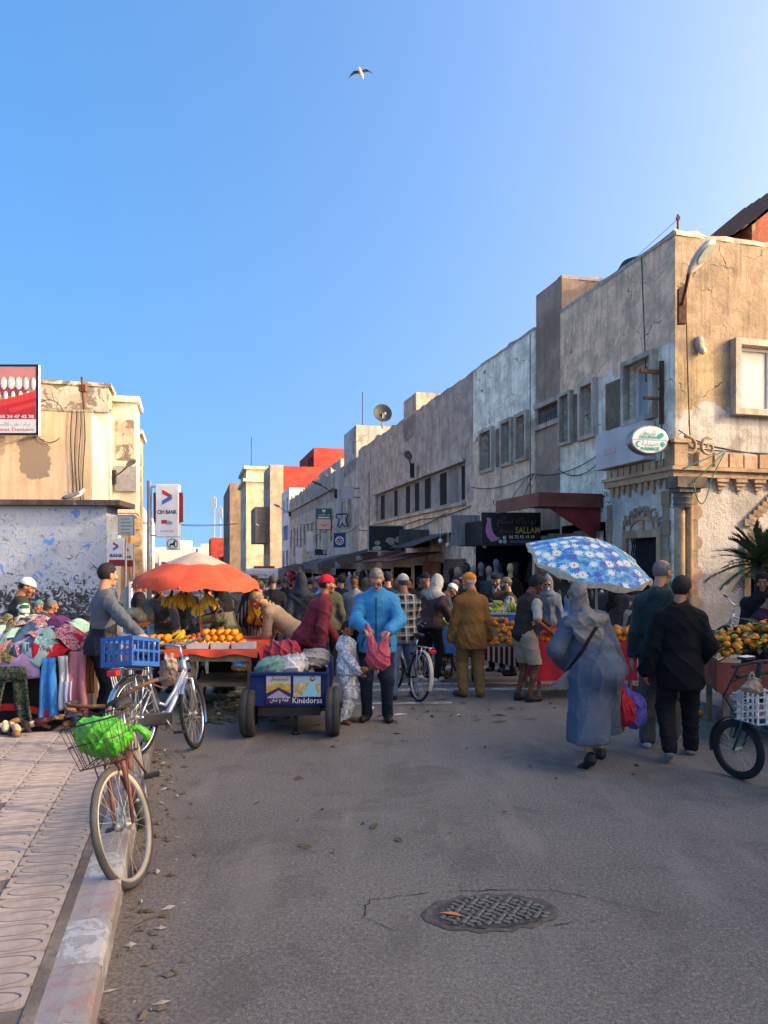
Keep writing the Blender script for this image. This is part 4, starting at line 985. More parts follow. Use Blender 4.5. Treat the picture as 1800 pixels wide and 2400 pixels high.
    if hand_res:
        for (E, Wr, sg) in ((ER, hr, 1), (EL, hl, -1)):
            f = Field(.0055); d = unit(Wr - E); pnv = A(-sg * .8, .35, -.2) if abs(d[2]) > .6 else A(-sg * .25, .1, -1)
            hand_field(f, S(Wr), d, pnv, sg, curl, s); f.cap(S(Wr - d * .05), S(Wr + d * .02), .03 * s, .026 * s, .012); v, q = f.mesh(); parts.append((v, q, 0))
    else:
        f = Field(h)
        for (E, Wr) in ((ER, hr), (EL, hl)): d = unit(Wr - E); f.cap(S(Wr - d * .08), S(Wr + d * .09), .036 * s, .034 * s, .01)
        v, q = f.mesh(); parts.append((v, q, 0))
    hm = hair[1] if hair else H_BLK
    inst(np_mesh('body', parts, [skin_, beard or hm, M_LIP, M_EYE, M_IRIS]), 'body', root)
    def put(name, f, m): v, q = f.mesh(); return inst(np_mesh(name, [(v, q, 0)], m), name, root)
    wr = lambda f, a=.006, fr_=1.0, dv=None: f.wrinkle(a, fr_, sd_, dv)
    if bottom and not robe:
        nm, m, e = bottom[0], bottom[1], (bottom[2] if len(bottom) > 2 else .012)
        f = Field(h); f.ell(S(Pc), A(.168 + e, .122 + e + belly * .3, .13) * s, Rp, .05 * s); kn = nm == 'shorts'
        for (K, a, sg) in ((KR, aR, 1), (KL_, aL, -1)): leg(f, K, a, sg, e + (.012 if kn else 0), kn)
        f.half(S(Pc + A(0, 0, .1)), (0, 0, 1)); wr(f, .008, 1.0, (.5, .5, 1))
        if kn: f.half(S((KR + KL_) / 2 + A(0, 0, .03)), (0, 0, -1))
        tr = put(nm, f, m)
        if tstripe:
            for (K, a, sg) in ((KR, aR, 1), (KL_, aL, -1)):
                mbs = MB()
                for k in (-1, 0, 1):
                    pa = [Pc + A(.088 * sg, 0, -.04), Pc * .5 + K * .5 + A(.044 * sg, 0, -.02), K, K * .5 + a * .5, a]
                    rr_ = [.09, .077, .062, .05, .041]
                    mbs.tube([Vector(S(p + A(sg * (r_ + e + .004), .0 + .022 * k - .01, 0))) for p, r_ in zip(pa[1:], rr_[1:])], .007, 4)
                mbs.build('side_stripe', CL_WHITE, tr)
    if robe:
        nm, m, e, zb = robe; f = Field(h); torso(f, e + .012)
        for (Sh, E, Wr) in ((SR, ER, hr), (SL, EL, hl)): arm(f, Sh, E, Wr, e + .006)
        fm = (aR + aL) / 2; ww = .17 + e + belly * .5
        f.ell(S(Pc - A(0, .02 + belly * .3, .06)), A(.185 + e + belly * .5, .15 + e + belly, .2) * s, Rp, .1 * s)
        bt = zb / s
        f.cap(S(Pc + A(.05, 0, -.05)), S(A(aR[0] * .9 + .03, aR[1] + .02, bt)), (.13 + e) * s, (.135 + e * 1.6) * s, .1 * s); f.cap(S(Pc + A(-.05, 0, -.05)), S(A(aL[0] * .9 - .03, aL[1] + .02, bt)), (.13 + e) * s, (.135 + e * 1.6) * s, .1 * s)
        f.half(A(0, 0, zb), (0, 0, -1)); wr(f, .014, .55, (1.0, 1.0, .35)); put(nm, f, m)
    if top:
        nm, m, e, hem = top[:4]; f = Field(h); torso(f, e)
        if hem < 0: f.ell(S(Pc + sdv * (hem * .5 - .02)), A(.185 + e + belly * .4, .142 + e + belly * .5, .17 - hem * .5) * s, Rt, .06 * s)
        if sleeves != 'none':
            for (Sh, E, Wr) in ((SR, ER, hr), (SL, EL, hl)): arm(f, Sh, E if not short else Sh * .25 + E * .75, Wr, e * .8 + .004, upto=.5 if short else 1)
        f.cap(S(N - sdv * .03), S(N + sdv * (.012 + e * .4)), (.062 + e * .5) * s, (.056 + e * .4) * s, .03 * s)
        if hood == 'down': f.ell(S(N - fs * .085 - sdv * .035), A(.125, .055, .085) * s, Rt, .03 * s); f.cap(S(N - fs * .05 + rs * .09), S(N + fs * .06 + rs * .05 - sdv * .03), .03 * s, .024 * s, .03); f.cap(S(N - fs * .05 - rs * .09), S(N + fs * .06 - rs * .05 - sdv * .03), .03 * s, .024 * s, .03)
        if detail and nm in ('jacket', 'coat'):
            cf = Field(min(h, .012)); cf.cap(S(N - sdv * .02 + fs * .0), S(N + sdv * .03), (.068 + e * .4) * s, (.07 + e * .4) * s, .01); cf.cap(S(N - sdv * .05), S(N + sdv * .1 + fs * .01), (.056 + e * .3) * s, (.06 + e * .3) * s, .006, True)
            cf.half(S(N + sdv * .038), tuple(sdv)); cf.ell(S(N + fs * .1 + sdv * .04), A(.02, .06, .08) * s, Rt, .008, True); put('collar', cf, detail)
            zb = MB(); zp = []
            for q_, yy in ((C + sdv * .14, .105), (C + sdv * .04, .128), (W + sdv * .06, .124), (W - sdv * .06, .12), (Pc + sdv * .02, .138), (Pc + sdv * (hem * .9), .15)): zp.append(Vector(S(q_ + fs * (yy + e + belly * .8))))
            zb.tube(zp, .006, 4); zb.build('zip', detail, root)
            for sg_ in (1, -1):
                zb = MB(); q_ = Pc + sdv * (hem * .3 + .03) + rs * sg_ * (.115 + e * .4); zb.tube([Vector(S(q_ + fs * (.105 + e + belly * .7) + sdv * .05)), Vector(S(q_ + fs * (.1 + e + belly * .7) - sdv * .06 + rs * sg_ * .03))], .009, 4); zb.build('pocket', detail, root)
        f.half(S(Pc + sdv * hem), tuple(-sdv)); wr(f, .011 if nm not in ('tshirt', 'shirt') else .008, .8, (1, 1, .55)); put(nm, f, m)
    if vest:
        nm, m, e, hem = vest[:4]; f = Field(h); torso(f, e); f.half(S(Pc + sdv * hem), tuple(-sdv))
        f.cap(S(N + fs * .12 + sdv * .03), S(W + fs * .2), .05 * s, .018 * s, .01, True)
        for (Sh, sg) in ((SR, 1), (SL, -1)): f.half(S(Sh + rs * sg * .005), tuple(rs * sg))
        wr(f, .006); put(nm, f, m)
    if shoes is not None:
        for (a, ff) in ((aR, fr), (aL, fl)):
            yw_ = radians(ff[3]); d = A(-sin(yw_), cos(yw_), 0); b0 = A(ff[0], ff[1], ff[2]); f = Field(min(h, .011)); low = ff[2] > .02
            dn = unit(d + A(0, 0, -.7)) if low else d
            heel = A(a[0], a[1], a[2] - .045) - d * .025; toe = heel + dn * .2
            f.cap(S(heel), S(toe), .042 * s, .036 * s, .02); f.cap(S(a + A(0, 0, .0)), S(heel + d * .05), .044 * s, .045 * s, .03); f.ell(S(toe - dn * .03), A(.048, .06, .034) * s, np.stack([np.cross(dn, A(0, 0, 1)), dn, np.cross(np.cross(dn, A(0, 0, 1)), dn)], 1), .02)
            if not low: f.half(A(0, 0, .004), (0, 0, -1))
            put('shoe', f, shoes)
    def hf(res=None): return Field(res or max(hh, .008))
    EH = lambda f, p, r, k=.012, sub=False: f.ell(T(p), A(*r) * hs, Rh, k, sub)
    if hair and hair[0] != 'none':
        st = hair[0]; g_ = {'short': .008, 'crop': .004, 'thick': .02, 'fringe': .006}[st]; f = hf()
        EH(f, (0, -.014, .034), (.074 + g_, .094 + g_, .092 + g_ * 1.2))
        if st == 'thick': EH(f, (0, .04, .095), (.055, .05, .03), .03)
        f.half(T((0, .058, .066)), tuple(Rh @ A(0, .75, -.66))); f.half(T((0, 0, -.055)), tuple(Rh @ A(0, .25, -1)))
        EH(f, (.085, .02, -.03), (.03, .045, .05), .006, True); EH(f, (-.085, .02, -.03), (.03, .045, .05), .006, True)
        if st == 'fringe': EH(f, (0, .02, .12), (.075, .09, .07), .01, True)
        f.wrinkle(.006, 4.5, sd_)
        if hat: f.half(T((0, 0, .052)), tuple(Rh @ A(0, -.12, 1)))
        put('hair', f, hair[1])
    if hat:
        st, m = hat[0], hat[1]; f = hf()
        if st == 'cap':
            EH(f, (0, -.012, .045), (.086, .106, .094)); f.half(T((0, 0, .036)), tuple(Rh @ A(0, .12, -1))); EH(f, (0, .105, .044), (.072, .092, .0095), .01); EH(f, (0, -.012, .135), (.01, .01, .008), .005)
            put('cap', f, m)
        if st == 'beanie': EH(f, (0, -.014, .045), (.085, .106, .092)); f.half(T((0, 0, .028)), tuple(Rh @ A(0, .2, -1))); put('beanie', f, m)
        if st == 'beret': EH(f, (0, -.02, .075), (.095, .115, .05)); f.half(T((0, 0, .045)), tuple(Rh @ A(0, .1, -1))); put('beret', f, m)
        if st == 'hood':
            EH(f, (0, -.03, .03), (.104, .115, .12), .03); f.cap(T((0, -.05, .1)), T((0, -.11, .19) if robe else (0, -.08, .11)), .06 * hs, (.018 if robe else .05) * hs, .05); f.cap(T((0, -.05, -.06)), S(N - fs * .03 - sdv * .05), .1 * hs, .13 * s, .06); f.ell(S(N - sdv * .03), A(.2, .13, .09) * s, Rt, .05)
            EH(f, (0, .1, -.01), (.068, .07, .1), .02, True); f.wrinkle(.006, 1, sd_); put('hood', f, m)
        if st == 'hijab':
            EH(f, (0, -.02, .03), (.092, .112, .108), .03); f.cap(T((0, -.015, -.08)), S(N + fs * .03 - sdv * .02), .085 * hs, .12 * s, .05); f.ell(S(N - sdv * .05), A(.2, .135, .1) * s, Rt, .05)
            EH(f, (0, .098, -.015), (.062, .06, .085), .015, True); f.wrinkle(.009, 1, sd_); put('headscarf', f, m)
    if scarf: f = Field(h); f.cap(S(N + fs * .03), S(N + sdv * .05 + fs * .02), .08 * s, .075 * s, .02); f.cap(S(N + fs * .09), S(C + fs * .12), .04 * s, .03 * s, .02); wr(f, .006, 1.5); put('scarf', f, scarf)
    if glasses:
        mbg = MB(); R4 = Matrix(Rh.tolist()).to_4x4(); R4.translation = Vector(S(hc)); mbg.T = R4 @ Matrix.Scale(hs, 4)
        for g_ in (1, -1):
            mbg.tube([(g_ * .033 + .021 * cos(a), .104 - .006 * abs(cos(a)), .005 + .017 * sin(a)) for a in np.linspace(0, 2 * pi, 13)[:-1]], .0022, 5, close=True); mbg.tube([(g_ * .054, .1, .009), (g_ * .079, .03, .008), (g_ * .081, -.02, .004)], .002, 4)
            if glasses == 'dark': mbg.lathe([(0, .102), (.02, .101)], 10, 'Y', (g_ * .033, 0, .005))
        mbg.tube([(-.012, .106, .008), (.012, .106, .008)], .002, 4); mbg.build('glasses', M_LENS, root)
    return dict(root=root, hr=S(hr), hl=S(hl), N=S(N), C=S(C), Pc=S(Pc), W=S(W), hc=S(hc), fs=fs, rs=rs, sd=sdv, s=s, KR=S(KR), KL=S(KL_), aR=S(aR), aL=S(aL), put=put, SR=S(SR), SL=S(SL), ER=S(ER), EL=S(EL))
def world_pt(pn, l):                                   # a person-local point in the world
    r = pn['root']; return Matrix.Translation(r.location) @ r.rotation_euler.to_matrix().to_4x4() @ Vector(l)
CL_WHITE = cloth('white_cloth', (.6, .6, .58)); CL_BLACK = cloth('black_cloth', (.012, .012, .013)); CL_DENIM = cloth('dark_denim', '#1d2938'); CL_JEAN = cloth('faded_jeans', '#5b7390', var=.3)
CL_DGREY = cloth('dark_grey_cloth', (.05, .05, .052)); CL_GREY = cloth('grey_cloth', '#76777a'); CL_NAVY = cloth('navy_cloth', '#1c2130'); CL_BRN = cloth('dark_brown_cloth', '#3a2c24'); CL_OLV = cloth('olive_cloth', '#4b4a38')
SH_BLK = mat('black_shoe', (.015, .015, .015), .5); SH_WHT = mat('white_trainer', (.5, .49, .47), .6); SH_BRN = mat('brown_shoe', (.13, .06, .035), .5); SH_GRY = mat('grey_trainer', (.28, .27, .25), .7)
def board(name, px, py, d, w, h, label, cat='sign', face=None, rim=None, yaw=0.0, thick=.06, group=None, z=None):
    """a flat panel centred at a photo column/row and distance; facing the camera side of the street"""
    p = P(px, py, d); o = empty(name, (p.x, p.y, p.z), yaw, label, cat, group)
    b = MB(); b.bbox((-w / 2, 0, -h / 2), (w / 2, thick, h / 2), .008); b.build('panel', face, o)
    if rim:
        b = MB(); t = min(w, h) * .035
        for q in (((-w / 2 - .004, -.012, -h / 2 - .004), (-w / 2 + t, -.001, h / 2 + .004)), ((w / 2 - t, -.012, -h / 2 - .004), (w / 2 + .004, -.001, h / 2 + .004)), ((-w / 2 + t, -.012, h / 2 - t), (w / 2 - t, -.001, h / 2 + .004)), ((-w / 2 + t, -.012, -h / 2 - .004), (w / 2 - t, -.001, -h / 2 + t))): b.box(*q)
        b.build('rim', rim, o)
    return o
def shape(o, name, pts, m, y=-.006, close=True):        # flat printed shape on a board (x, z points)
    b = MB(); n = len(pts); b.add([(x, y, z) for x, z in pts] + [(x, y + .003, z) for x, z in pts], [tuple(range(n)), tuple(range(2 * n - 1, n - 1, -1))] + [(i, n + i, n + (i + 1) % n, (i + 1) % n) for i in range(n)], 0, False); return b.build(name, m, o)
def disc(o, name, c, r, m, y=-.006, r0=0, n=24, sx=1):
    b = MB()
    if r0: b.add([(c[0] + sx * q * cos(2 * pi * i / n), y, c[1] + q * sin(2 * pi * i / n)) for q in (r0, r) for i in range(n)], [(i, (i + 1) % n, n + (i + 1) % n, n + i) for i in range(n)])
    else: b.add([(c[0] + sx * r * cos(2 * pi * i / n), y, c[1] + r * sin(2 * pi * i / n)) for i in range(n)], [tuple(range(n))])
    return b.build(name, m, o)
PM = lambda n, c, r=.5: mat(n, c, r, var=.07, scale=3)
K_WHITE = PM('sign_white', (.68, .68, .67)); K_RED = PM('sign_red', (.55, .025, .035)); K_BLACK = PM('sign_black', (.012, .012, .014)); K_BLUE = PM('sign_blue', (.02, .14, .5)); K_NAVY = PM('sign_navy', (.015, .035, .14))
K_TEAL = PM('sign_teal', (.0, .33, .28)); K_GOLD = PM('sign_gold', (.6, .38, .06)); K_PINK = PM('sign_pink', (.62, .2, .36)); K_DIM = PM('dim_lettering', (.13, .08, .06)); K_GREY = PM('sign_grey', (.3, .31, .32)); K_DKR = PM('sign_dark_red', (.26, .02, .03))
d = 17.0
o = empty('bank_pylon', (X(350, d), d, gz(17)), 0, 'tall white bank sign on a steel pole with a red and blue arrow', 'sign')
b = MB(); b.tube([(0, 0, 0), (0, 0, Z(1127, d) - gz(17))], .055, 10); b.build('pole', M_STEEL, o)
zc, ox = lambda py: Z(py, d) - gz(17), lambda px: X(px, d) - X(350, d)
b = MB(); b.bbox((ox(368), -.1, zc(1259)), (ox(421), .1, zc(1136)), .012); b.build('panel', K_WHITE, o)
for x0, x1 in ((361, 368), (421, 428)):
    b = MB(); b.box((ox(x0), -.05, zc(1224)), (ox(x1), .05, zc(1155))); b.build('side_fin', K_DKR, o)
for py in (1141, 1255):
    b = MB(); b.tube([(0, 0, zc(py)), (ox(368), 0, zc(py))], .018, 6); b.build('bracket', M_STEEL, o)
u = .0031 * d / 17 * 3.2
def arrow(o, cx, cz, s, y):
    shape(o, 'arrow_mark', [(cx - s * .5, cz + s * .8), (cx - s * .5, cz + s * .38), (cx + s * .15, cz), (cx + s * .52, cz + .12 * s), (cx + s * .52, cz + s * .22)], K_RED, y)
    shape(o, 'arrow_mark', [(cx + s * .52, cz + s * .1), (cx + s * .52, cz - s * .22), (cx - s * .5, cz - s * .8), (cx - s * .5, cz - s * .38), (cx + s * .12, cz)], K_BLUE, y - .004)
mx = (ox(368) + ox(421)) / 2
arrow(o, mx, zc(1166), .22, -.106)
write('CIH BANK', .13, (mx, -.104, zc(1205)), K_BLACK, o, .46, bold=.004); write('CHANGE', .08, (mx, -.104, zc(1248)), K_GREY, o, .33)
shape(o, 'card_mark', [(mx - .13, zc(1228)), (mx, zc(1228)), (mx, zc(1219)), (mx - .13, zc(1219))], K_RED, -.105)
shape(o, 'hand_mark', [(mx - .01, zc(1230)), (mx + .1, zc(1230)), (mx + .13, zc(1225)), (mx + .06, zc(1221)), (mx, zc(1222))], K_GREY, -.108)
b = MB(); b.bbox((ox(392), -.08, zc(1289)), (ox(421), .08, zc(1261)), .01); b.build('lower_panel', K_WHITE, o)
hx, hz_ = (ox(392) + ox(421)) / 2, zc(1275)
disc(o, 'ring_mark', (hx, hz_), .125, K_BLACK, -.085, .108)
shape(o, 'horse_mark', [(hx - .08, hz_ - .06), (hx - .05, hz_ + .01), (hx + .01, hz_ + .015), (hx + .03, hz_ + .06), (hx + .055, hz_ + .085), (hx + .085, hz_ + .05), (hx + .06, hz_ + .05), (hx + .055, hz_ - .005), (hx + .07, hz_ - .07), (hx + .05, hz_ - .07), (hx + .03, hz_ - .03), (hx - .03, hz_ - .03), (hx - .05, hz_ - .08), (hx - .06, hz_ - .03)], K_BLACK, -.088)
for (px0, px1, py0, py1, pr, dd, lb) in ((255, 291, 1261, 1312, 1327, 18.2, 'white bank sign with red foot beside the hut, nearer and larger one'), (288, 310, 1274, 1313, 1328, 20.5, 'smaller white bank sign with red foot just behind the first')):
    o = board('bank_sign', (px0 + px1) / 2, (py0 + py1) / 2, dd, (px1 - px0) / F * dd, (py1 - py0) / F * dd, lb, face=K_WHITE, group='bank signs by the hut')
    w = (px1 - px0) / F * dd; h = (py1 - py0) / F * dd; hr_ = (pr - py1) / F * dd
    b = MB(); b.box((-w / 2, 0, -h / 2 - hr_), (w / 2, .06, -h / 2 - .002)); b.build('foot_band', K_DKR, o)
    arrow(o, -w * .05, h * .12, w * .35, -.006); write('BANK', h * .22, (0, -.006, -h * .38), K_BLACK, o, w * .85, bold=.003)
    b = MB(); b.tube([(w * .5 + .02, .05, -3.4), (w * .5 + .02, .05, h / 2)], .03, 6); b.build('post', M_STEEL, o)
d = 23.0
o = board('dentist_billboard', 20, 937, d, 140 / F * d, 165 / F * d, 'large dentist billboard with a picture of teeth and a phone number', 'billboard', face=K_WHITE, rim=K_BLACK, thick=.15)
w, h = 140 / F * d, 165 / F * d
K_GUM = PM('gum_pink', (.55, .22, .2)); K_LIP = PM('lip_red', (.3, .06, .06)); K_TOOTH = PM('tooth_white', (.75, .7, .64)); K_RSH = PM('poster_red', (.5, .03, .04)); K_RS2 = PM('poster_bright_red', (.68, .05, .05))
shape(o, 'gum_picture', [(-w / 2 + .06, -.1), (w / 2 - .07, -.1), (w / 2 - .07, h / 2 - .08), (-w / 2 + .06, h / 2 - .08)], K_GUM, -.004)
shape(o, 'mouth_picture', [(-w / 2 + .06, .18), (.3, .1), (w / 2 - .3, .3), (w / 2 - .5, .42), (-w / 2 + .06, .36)], K_LIP, -.007)
for i in range(7):
    x = -.62 + .235 * i; ww = (.1, .1, .1, .12, .115, .09, .075)[i]
    b = MB(); b.ball((x, -.012, .53 - .01 * abs(i - 3)), (ww, .014, .2), 10, 8); b.build('tooth_picture', K_TOOTH, o)
    if i < 6: b = MB(); b.ball((x + .06, -.013, .12), (.07, .012, .16), 8, 6); b.build('tooth_picture', K_TOOTH, o)
shape(o, 'red_sweep', [(-w / 2 + .06, -.62), (w / 2 - .07, -.62), (w / 2 - .07, .28), (-w / 2 + .06, -.24)], K_RSH, -.03); shape(o, 'red_sweep', [(-w / 2 + .06, -.38), (w / 2 - .07, .05), (w / 2 - .07, .28), (-w / 2 + .06, -.2)], K_RS2, -.034); shape(o, 'red_sweep', [(0, -.3), (w / 2 - .07, -.05), (w / 2 - .07, -.2), (.1, -.42)], K_RS2, -.036)
shape(o, 'white_foot', [(-w / 2 + .06, -h / 2 + .06), (w / 2 - .07, -h / 2 + .06), (w / 2 - .07, -.622), (-w / 2 + .06, -.622)], K_WHITE, -.034)
write('Tél : 05 24 47 42 38', .13, (.1, -.04, -.58), K_WHITE, o, 1.45, bold=.004)
write(arabic('عيادة طب الأسنان'), .14, (.15, -.04, -.82), K_GREY, o, 1.15); write('Cabinet Dentaire', .16, (.13, -.04, -1.0), K_RSH, o, 1.38)
b = MB(); b.tube([(-.7, .16, -.9), (-.7, .9, -1.2)], .04, 6); b.tube([(.6, .16, -.9), (.6, .9, -1.2)], .04, 6); b.build('bracket', M_STEEL, o)
o = board('faded_advert_panel', 296, 1231, 21, 38 / F * 21, 47 / F * 21, 'faded pale advert panel with blurred print beside the bank pylon', face=PM('faded_advert', (.42, .5, .52)), rim=M_STEEL)
for k in range(5): shape(o, 'faint_print', [(-.16, .2 - .1 * k), (.1 + .03 * (k % 3), .2 - .1 * k), (.1 + .03 * (k % 3), .16 - .1 * k), (-.16, .16 - .1 * k)], PM('faint_print', (.2, .3, .33)), -.005)
d = 13.3
o = empty('pharmacy_sign', P(1517, 1033, d), radians(8), 'oval white lit pharmacy sign with teal lettering on the corner', 'sign')
b = MB(); b.lathe([(0.001, -.09), (.355, -.09), (.375, -.075), (.375, .075), (.355, .09), (.001, .09)], 32, 'Y');
b.v = [Vector((p.x, p.y, p.z * .71)) for p in b.v]; b.build('casing', M_STEEL, o)
disc(o, 'panel', (0, 0), .34, K_WHITE, -.095, sx=1); o.children[-1].scale = (1, 1, .7)
K = K_TEAL
write(arabic('لابروفان'), .12, (-.04, -.1, .085), K, o, .3); write('LAPROPHAN', .075, (-.04, -.1, .02), K, o, .33, bold=.002)
shape(o, 'rule', [(-.33, -.003), (.33, -.003), (.33, .003), (-.33, .003)], K, -.1)
write(arabic('صيدلية'), .12, (-.0, -.1, -.105), K, o, .32); write('PHARMACIE', .085, (0, -.1, -.19), K, o, .36, bold=.003)
shape(o, 'cross_mark', [(.2, -.06), (.225, -.06), (.225, -.035), (.265, -.035), (.265, -.06), (.29, -.06), (.29, -.1), (.265, -.1), (.265, -.125), (.225, -.125), (.225, -.1), (.2, -.1)], K, -.1)
shape(o, 'moon_mark', [(-.22 + .055 * cos(a), -.08 + .055 * sin(a)) for a in np.linspace(.9, 5.4, 14)] + [(-.2 + .04 * cos(a), -.08 + .04 * sin(a)) for a in np.linspace(5.2, 1.1, 12)], K, -.1)
shape(o, 'leaf_mark', [(.14, .03), (.2, .02), (.27, .07), (.26, .13), (.2, .13), (.15, .09)], K, -.1)
b = MB(); b.box((.1, -.03, -.02), (.75, .03, .02)); b.build('bracket', M_IRON, o)
o = empty('blank_light_box', ST(12.25, 8.7, 0), STREET, 'long blank white sign box on the street side above the carved cornice', 'sign')
b = MB(); b.bbox((-.28, 0, 3.84), (-.005, 1.72, 4.6), .01); b.build('casing', mat('grubby_white_panel', (.5, .48, .47), .6, var=.15, scale=1.5), o)
b = MB(); b.box((-.29, .95, 4.12), (-.281, 1.4, 4.24)); b.build('faded_print', PM('faded_pink', (.5, .38, .36)), o)
d = 18.2; w, h = 140 / F * d, 78 / F * d
o = board('boutique_sign', 1198, 1240, d, w, h, 'black boutique sign with a pink dress and gold name', face=K_BLACK, yaw=radians(2))
write(arabic('بوتيك سلام'), .26, (.14, -.006, .14), K_DIM, o, .98); write('SALLAM', .22, (.42, -.006, -.1), K_GOLD, o, .62, bold=.004); write('Boutique', .16, (-.12, -.006, -.1), K_DIM, o, .36, shear=.2)
write('06 72 92 19 19', .11, (.27, -.006, -.235), K_WHITE, o, .64, bold=.002); write('BOUTIQUE SALLAM', .08, (.33, -.006, -.34), PM('pale_lettering', (.35, .37, .42)), o, .68)
for (cx, cz, r_) in ((-.17, -.215, .045), (-.27, -.31, .045), (-.16, -.315, .045)): disc(o, 'round_icon', (cx, cz), r_, K_WHITE, -.006); disc(o, 'icon_hole', (cx, cz), r_ * .5, K_BLACK, -.008, r_ * .3)
shape(o, 'dress_mark', [(-.58, .3), (-.62, .27), (-.6, .2), (-.63, .1), (-.65, -.05), (-.6, -.2), (-.5, -.32), (-.38, -.29), (-.27, -.22), (-.38, -.19), (-.46, -.08), (-.5, .08), (-.51, .22), (-.5, .29), (-.54, .25)], K_PINK)
d = 20.6
o = board('faded_shop_sign', 1092, 1243, d, 70 / F * d, 72 / F * d, 'faded pale shop sign with peeling streaks left of the boutique sign', face=plaster('peeling_sign', (.3, .29, .27), '#8d7f62', .42, scale=2, streak=.8), yaw=radians(14))
d = 27.5
o = board('grill_sign', 905, 1262, d, 86 / F * d, 62 / F * d, 'dark grill shop sign with pale pictures of food', face=K_BLACK, rim=K_GREY, yaw=radians(10))
rr = random.Random(4)
K_FOOD = PM('food_print', (.28, .23, .18)); K_FD2 = PM('food_print_pale', (.4, .36, .3))
for k in range(10): disc(o, 'food_picture', (rr.uniform(-.6, .6), rr.uniform(-.42, .05)), rr.uniform(.06, .13), K_FOOD if k % 2 else K_FD2, -.005 - .0015 * k, sx=1.5)
b = MB(); b.box((86 / F * d / 2 + .01, 0, -.55), (86 / F * d / 2 + .06, .7, .62)); b.build('side_panel', K_GREY, o)
d = 38.0
o = board('dental_clinic_panel', 759, 1217, d, 36 / F * d, 50 / F * d, 'dental clinic panel with a smiling mouth on a facade bracket', face=PM('panel_teal_dark', (.01, .09, .11)), rim=K_BLACK)
shape(o, 'smile_picture', [(-.38, -.53), (.38, -.53), (.38, .0), (-.38, .0)], PM('face_print', (.5, .36, .32)), -.005); shape(o, 'smile_picture', [(-.3, -.25), (.0, -.36), (.3, -.25), (0, -.3)], PM('mouth_print', (.25, .07, .07)), -.008)
write(arabic('طب الأسنان'), .14, (0, -.006, .2), K_WHITE, o, .6); shape(o, 'pale_band', [(-.3, .06), (.3, .06), (.3, .12), (-.3, .12)], K_WHITE); shape(o, 'tooth_mark', [(-.09, .5), (.09, .5), (.06, .34), (.02, .42), (-.02, .42), (-.06, .34)], K_WHITE)
d = 36.0
o = empty('tooth_shaped_sign', P(801, 1220, d), 0, 'blue outline tooth shaped sign sticking out from the facade', 'sign')
b = MB(); b.tube([(-.28, 0, .3), (.2, 0, .33), (.3, 0, .28), (.22, 0, .05), (.3, 0, -.3), (.12, 0, -.28), (.02, 0, -.12), (-.1, 0, -.36), (-.2, 0, -.3), (-.12, 0, .05), (-.28, 0, .18)], .045, 6, close=True); b.build('outline', K_NAVY, o)
d = 34.0
o = board('ringed_blue_sign', 796, 1266, d, 28 / F * d, 34 / F * d, 'blue square sign with three white linked rings', face=K_NAVY)
disc(o, 'ring_mark', (0, -.02), .2, K_WHITE, -.005, .17)
for (cx, cz) in ((-.07, .03), (.07, .03), (0, -.08)): disc(o, 'ring_mark', (cx, cz), .085, K_WHITE, -.008, .055)
o = board('pale_green_panel', 762, 1269, 36, .36, .84, 'narrow pale green panel hanging among the shop signs', face=PM('pale_green', (.4, .5, .43)), yaw=radians(35))
o = board('narrow_white_panel', 727, 1269, 40, .34, 1.1, 'narrow white panel on the facade left of the dental clinic panel', face=K_WHITE, yaw=radians(30))
o = board('blank_grey_panel', 814, 1155, 35, 28 / F * 35, 30 / F * 35, 'blank grey square panel on two arms high on the facade', face=PM('blank_grey_panel', (.33, .34, .38)), rim=K_GREY)
b = MB(); b.box((.3, .02, .2), (.6, .05, .24)); b.box((.3, .02, -.24), (.6, .05, -.2)); b.build('arm', M_IRON, o)
o = board('shop_clock_sign', 752, 1294, 37, .62, .3, 'small dark watch shop sign with a round clock', face=K_BLACK); disc(o, 'dial', (.2, 0), .11, PM('dial_blue', (.2, .3, .42)), -.006)
o = board('white_shop_panel', 702, 1302, 42, .35, .95, 'small white shop panel above the crowd near the van', face=K_WHITE, yaw=radians(20))
o = board('yellow_shop_lamp_sign', 719, 1303, 41, .42, .18, 'little yellow shop sign under a dark awning', face=PM('pale_yellow', (.55, .45, .2)))
o = empty('red_round_sign', P(680, 1352, 33), 0, 'red round openwork sign like a wheel above the crowd', 'sign')
b = MB(); b.tube([(.3 * cos(a), 0, .3 * sin(a)) for a in np.linspace(0, 2 * pi, 25)[:-1]], .05, 6, close=True)
for k in range(5): a = pi / 2 + 2 * pi * k / 5; b.tube([(.28 * cos(a), 0, .28 * sin(a)), (.28 * cos(a + 4 * pi / 5), 0, .28 * sin(a + 4 * pi / 5))], .035, 5)
b.build('ring', mat('dull_red_metal', (.26, .02, .05), .5), o); b = MB(); b.tube([(0, .02, -.3), (0, .02, -2.3)], .03, 6); b.build('post', M_IRON, o)

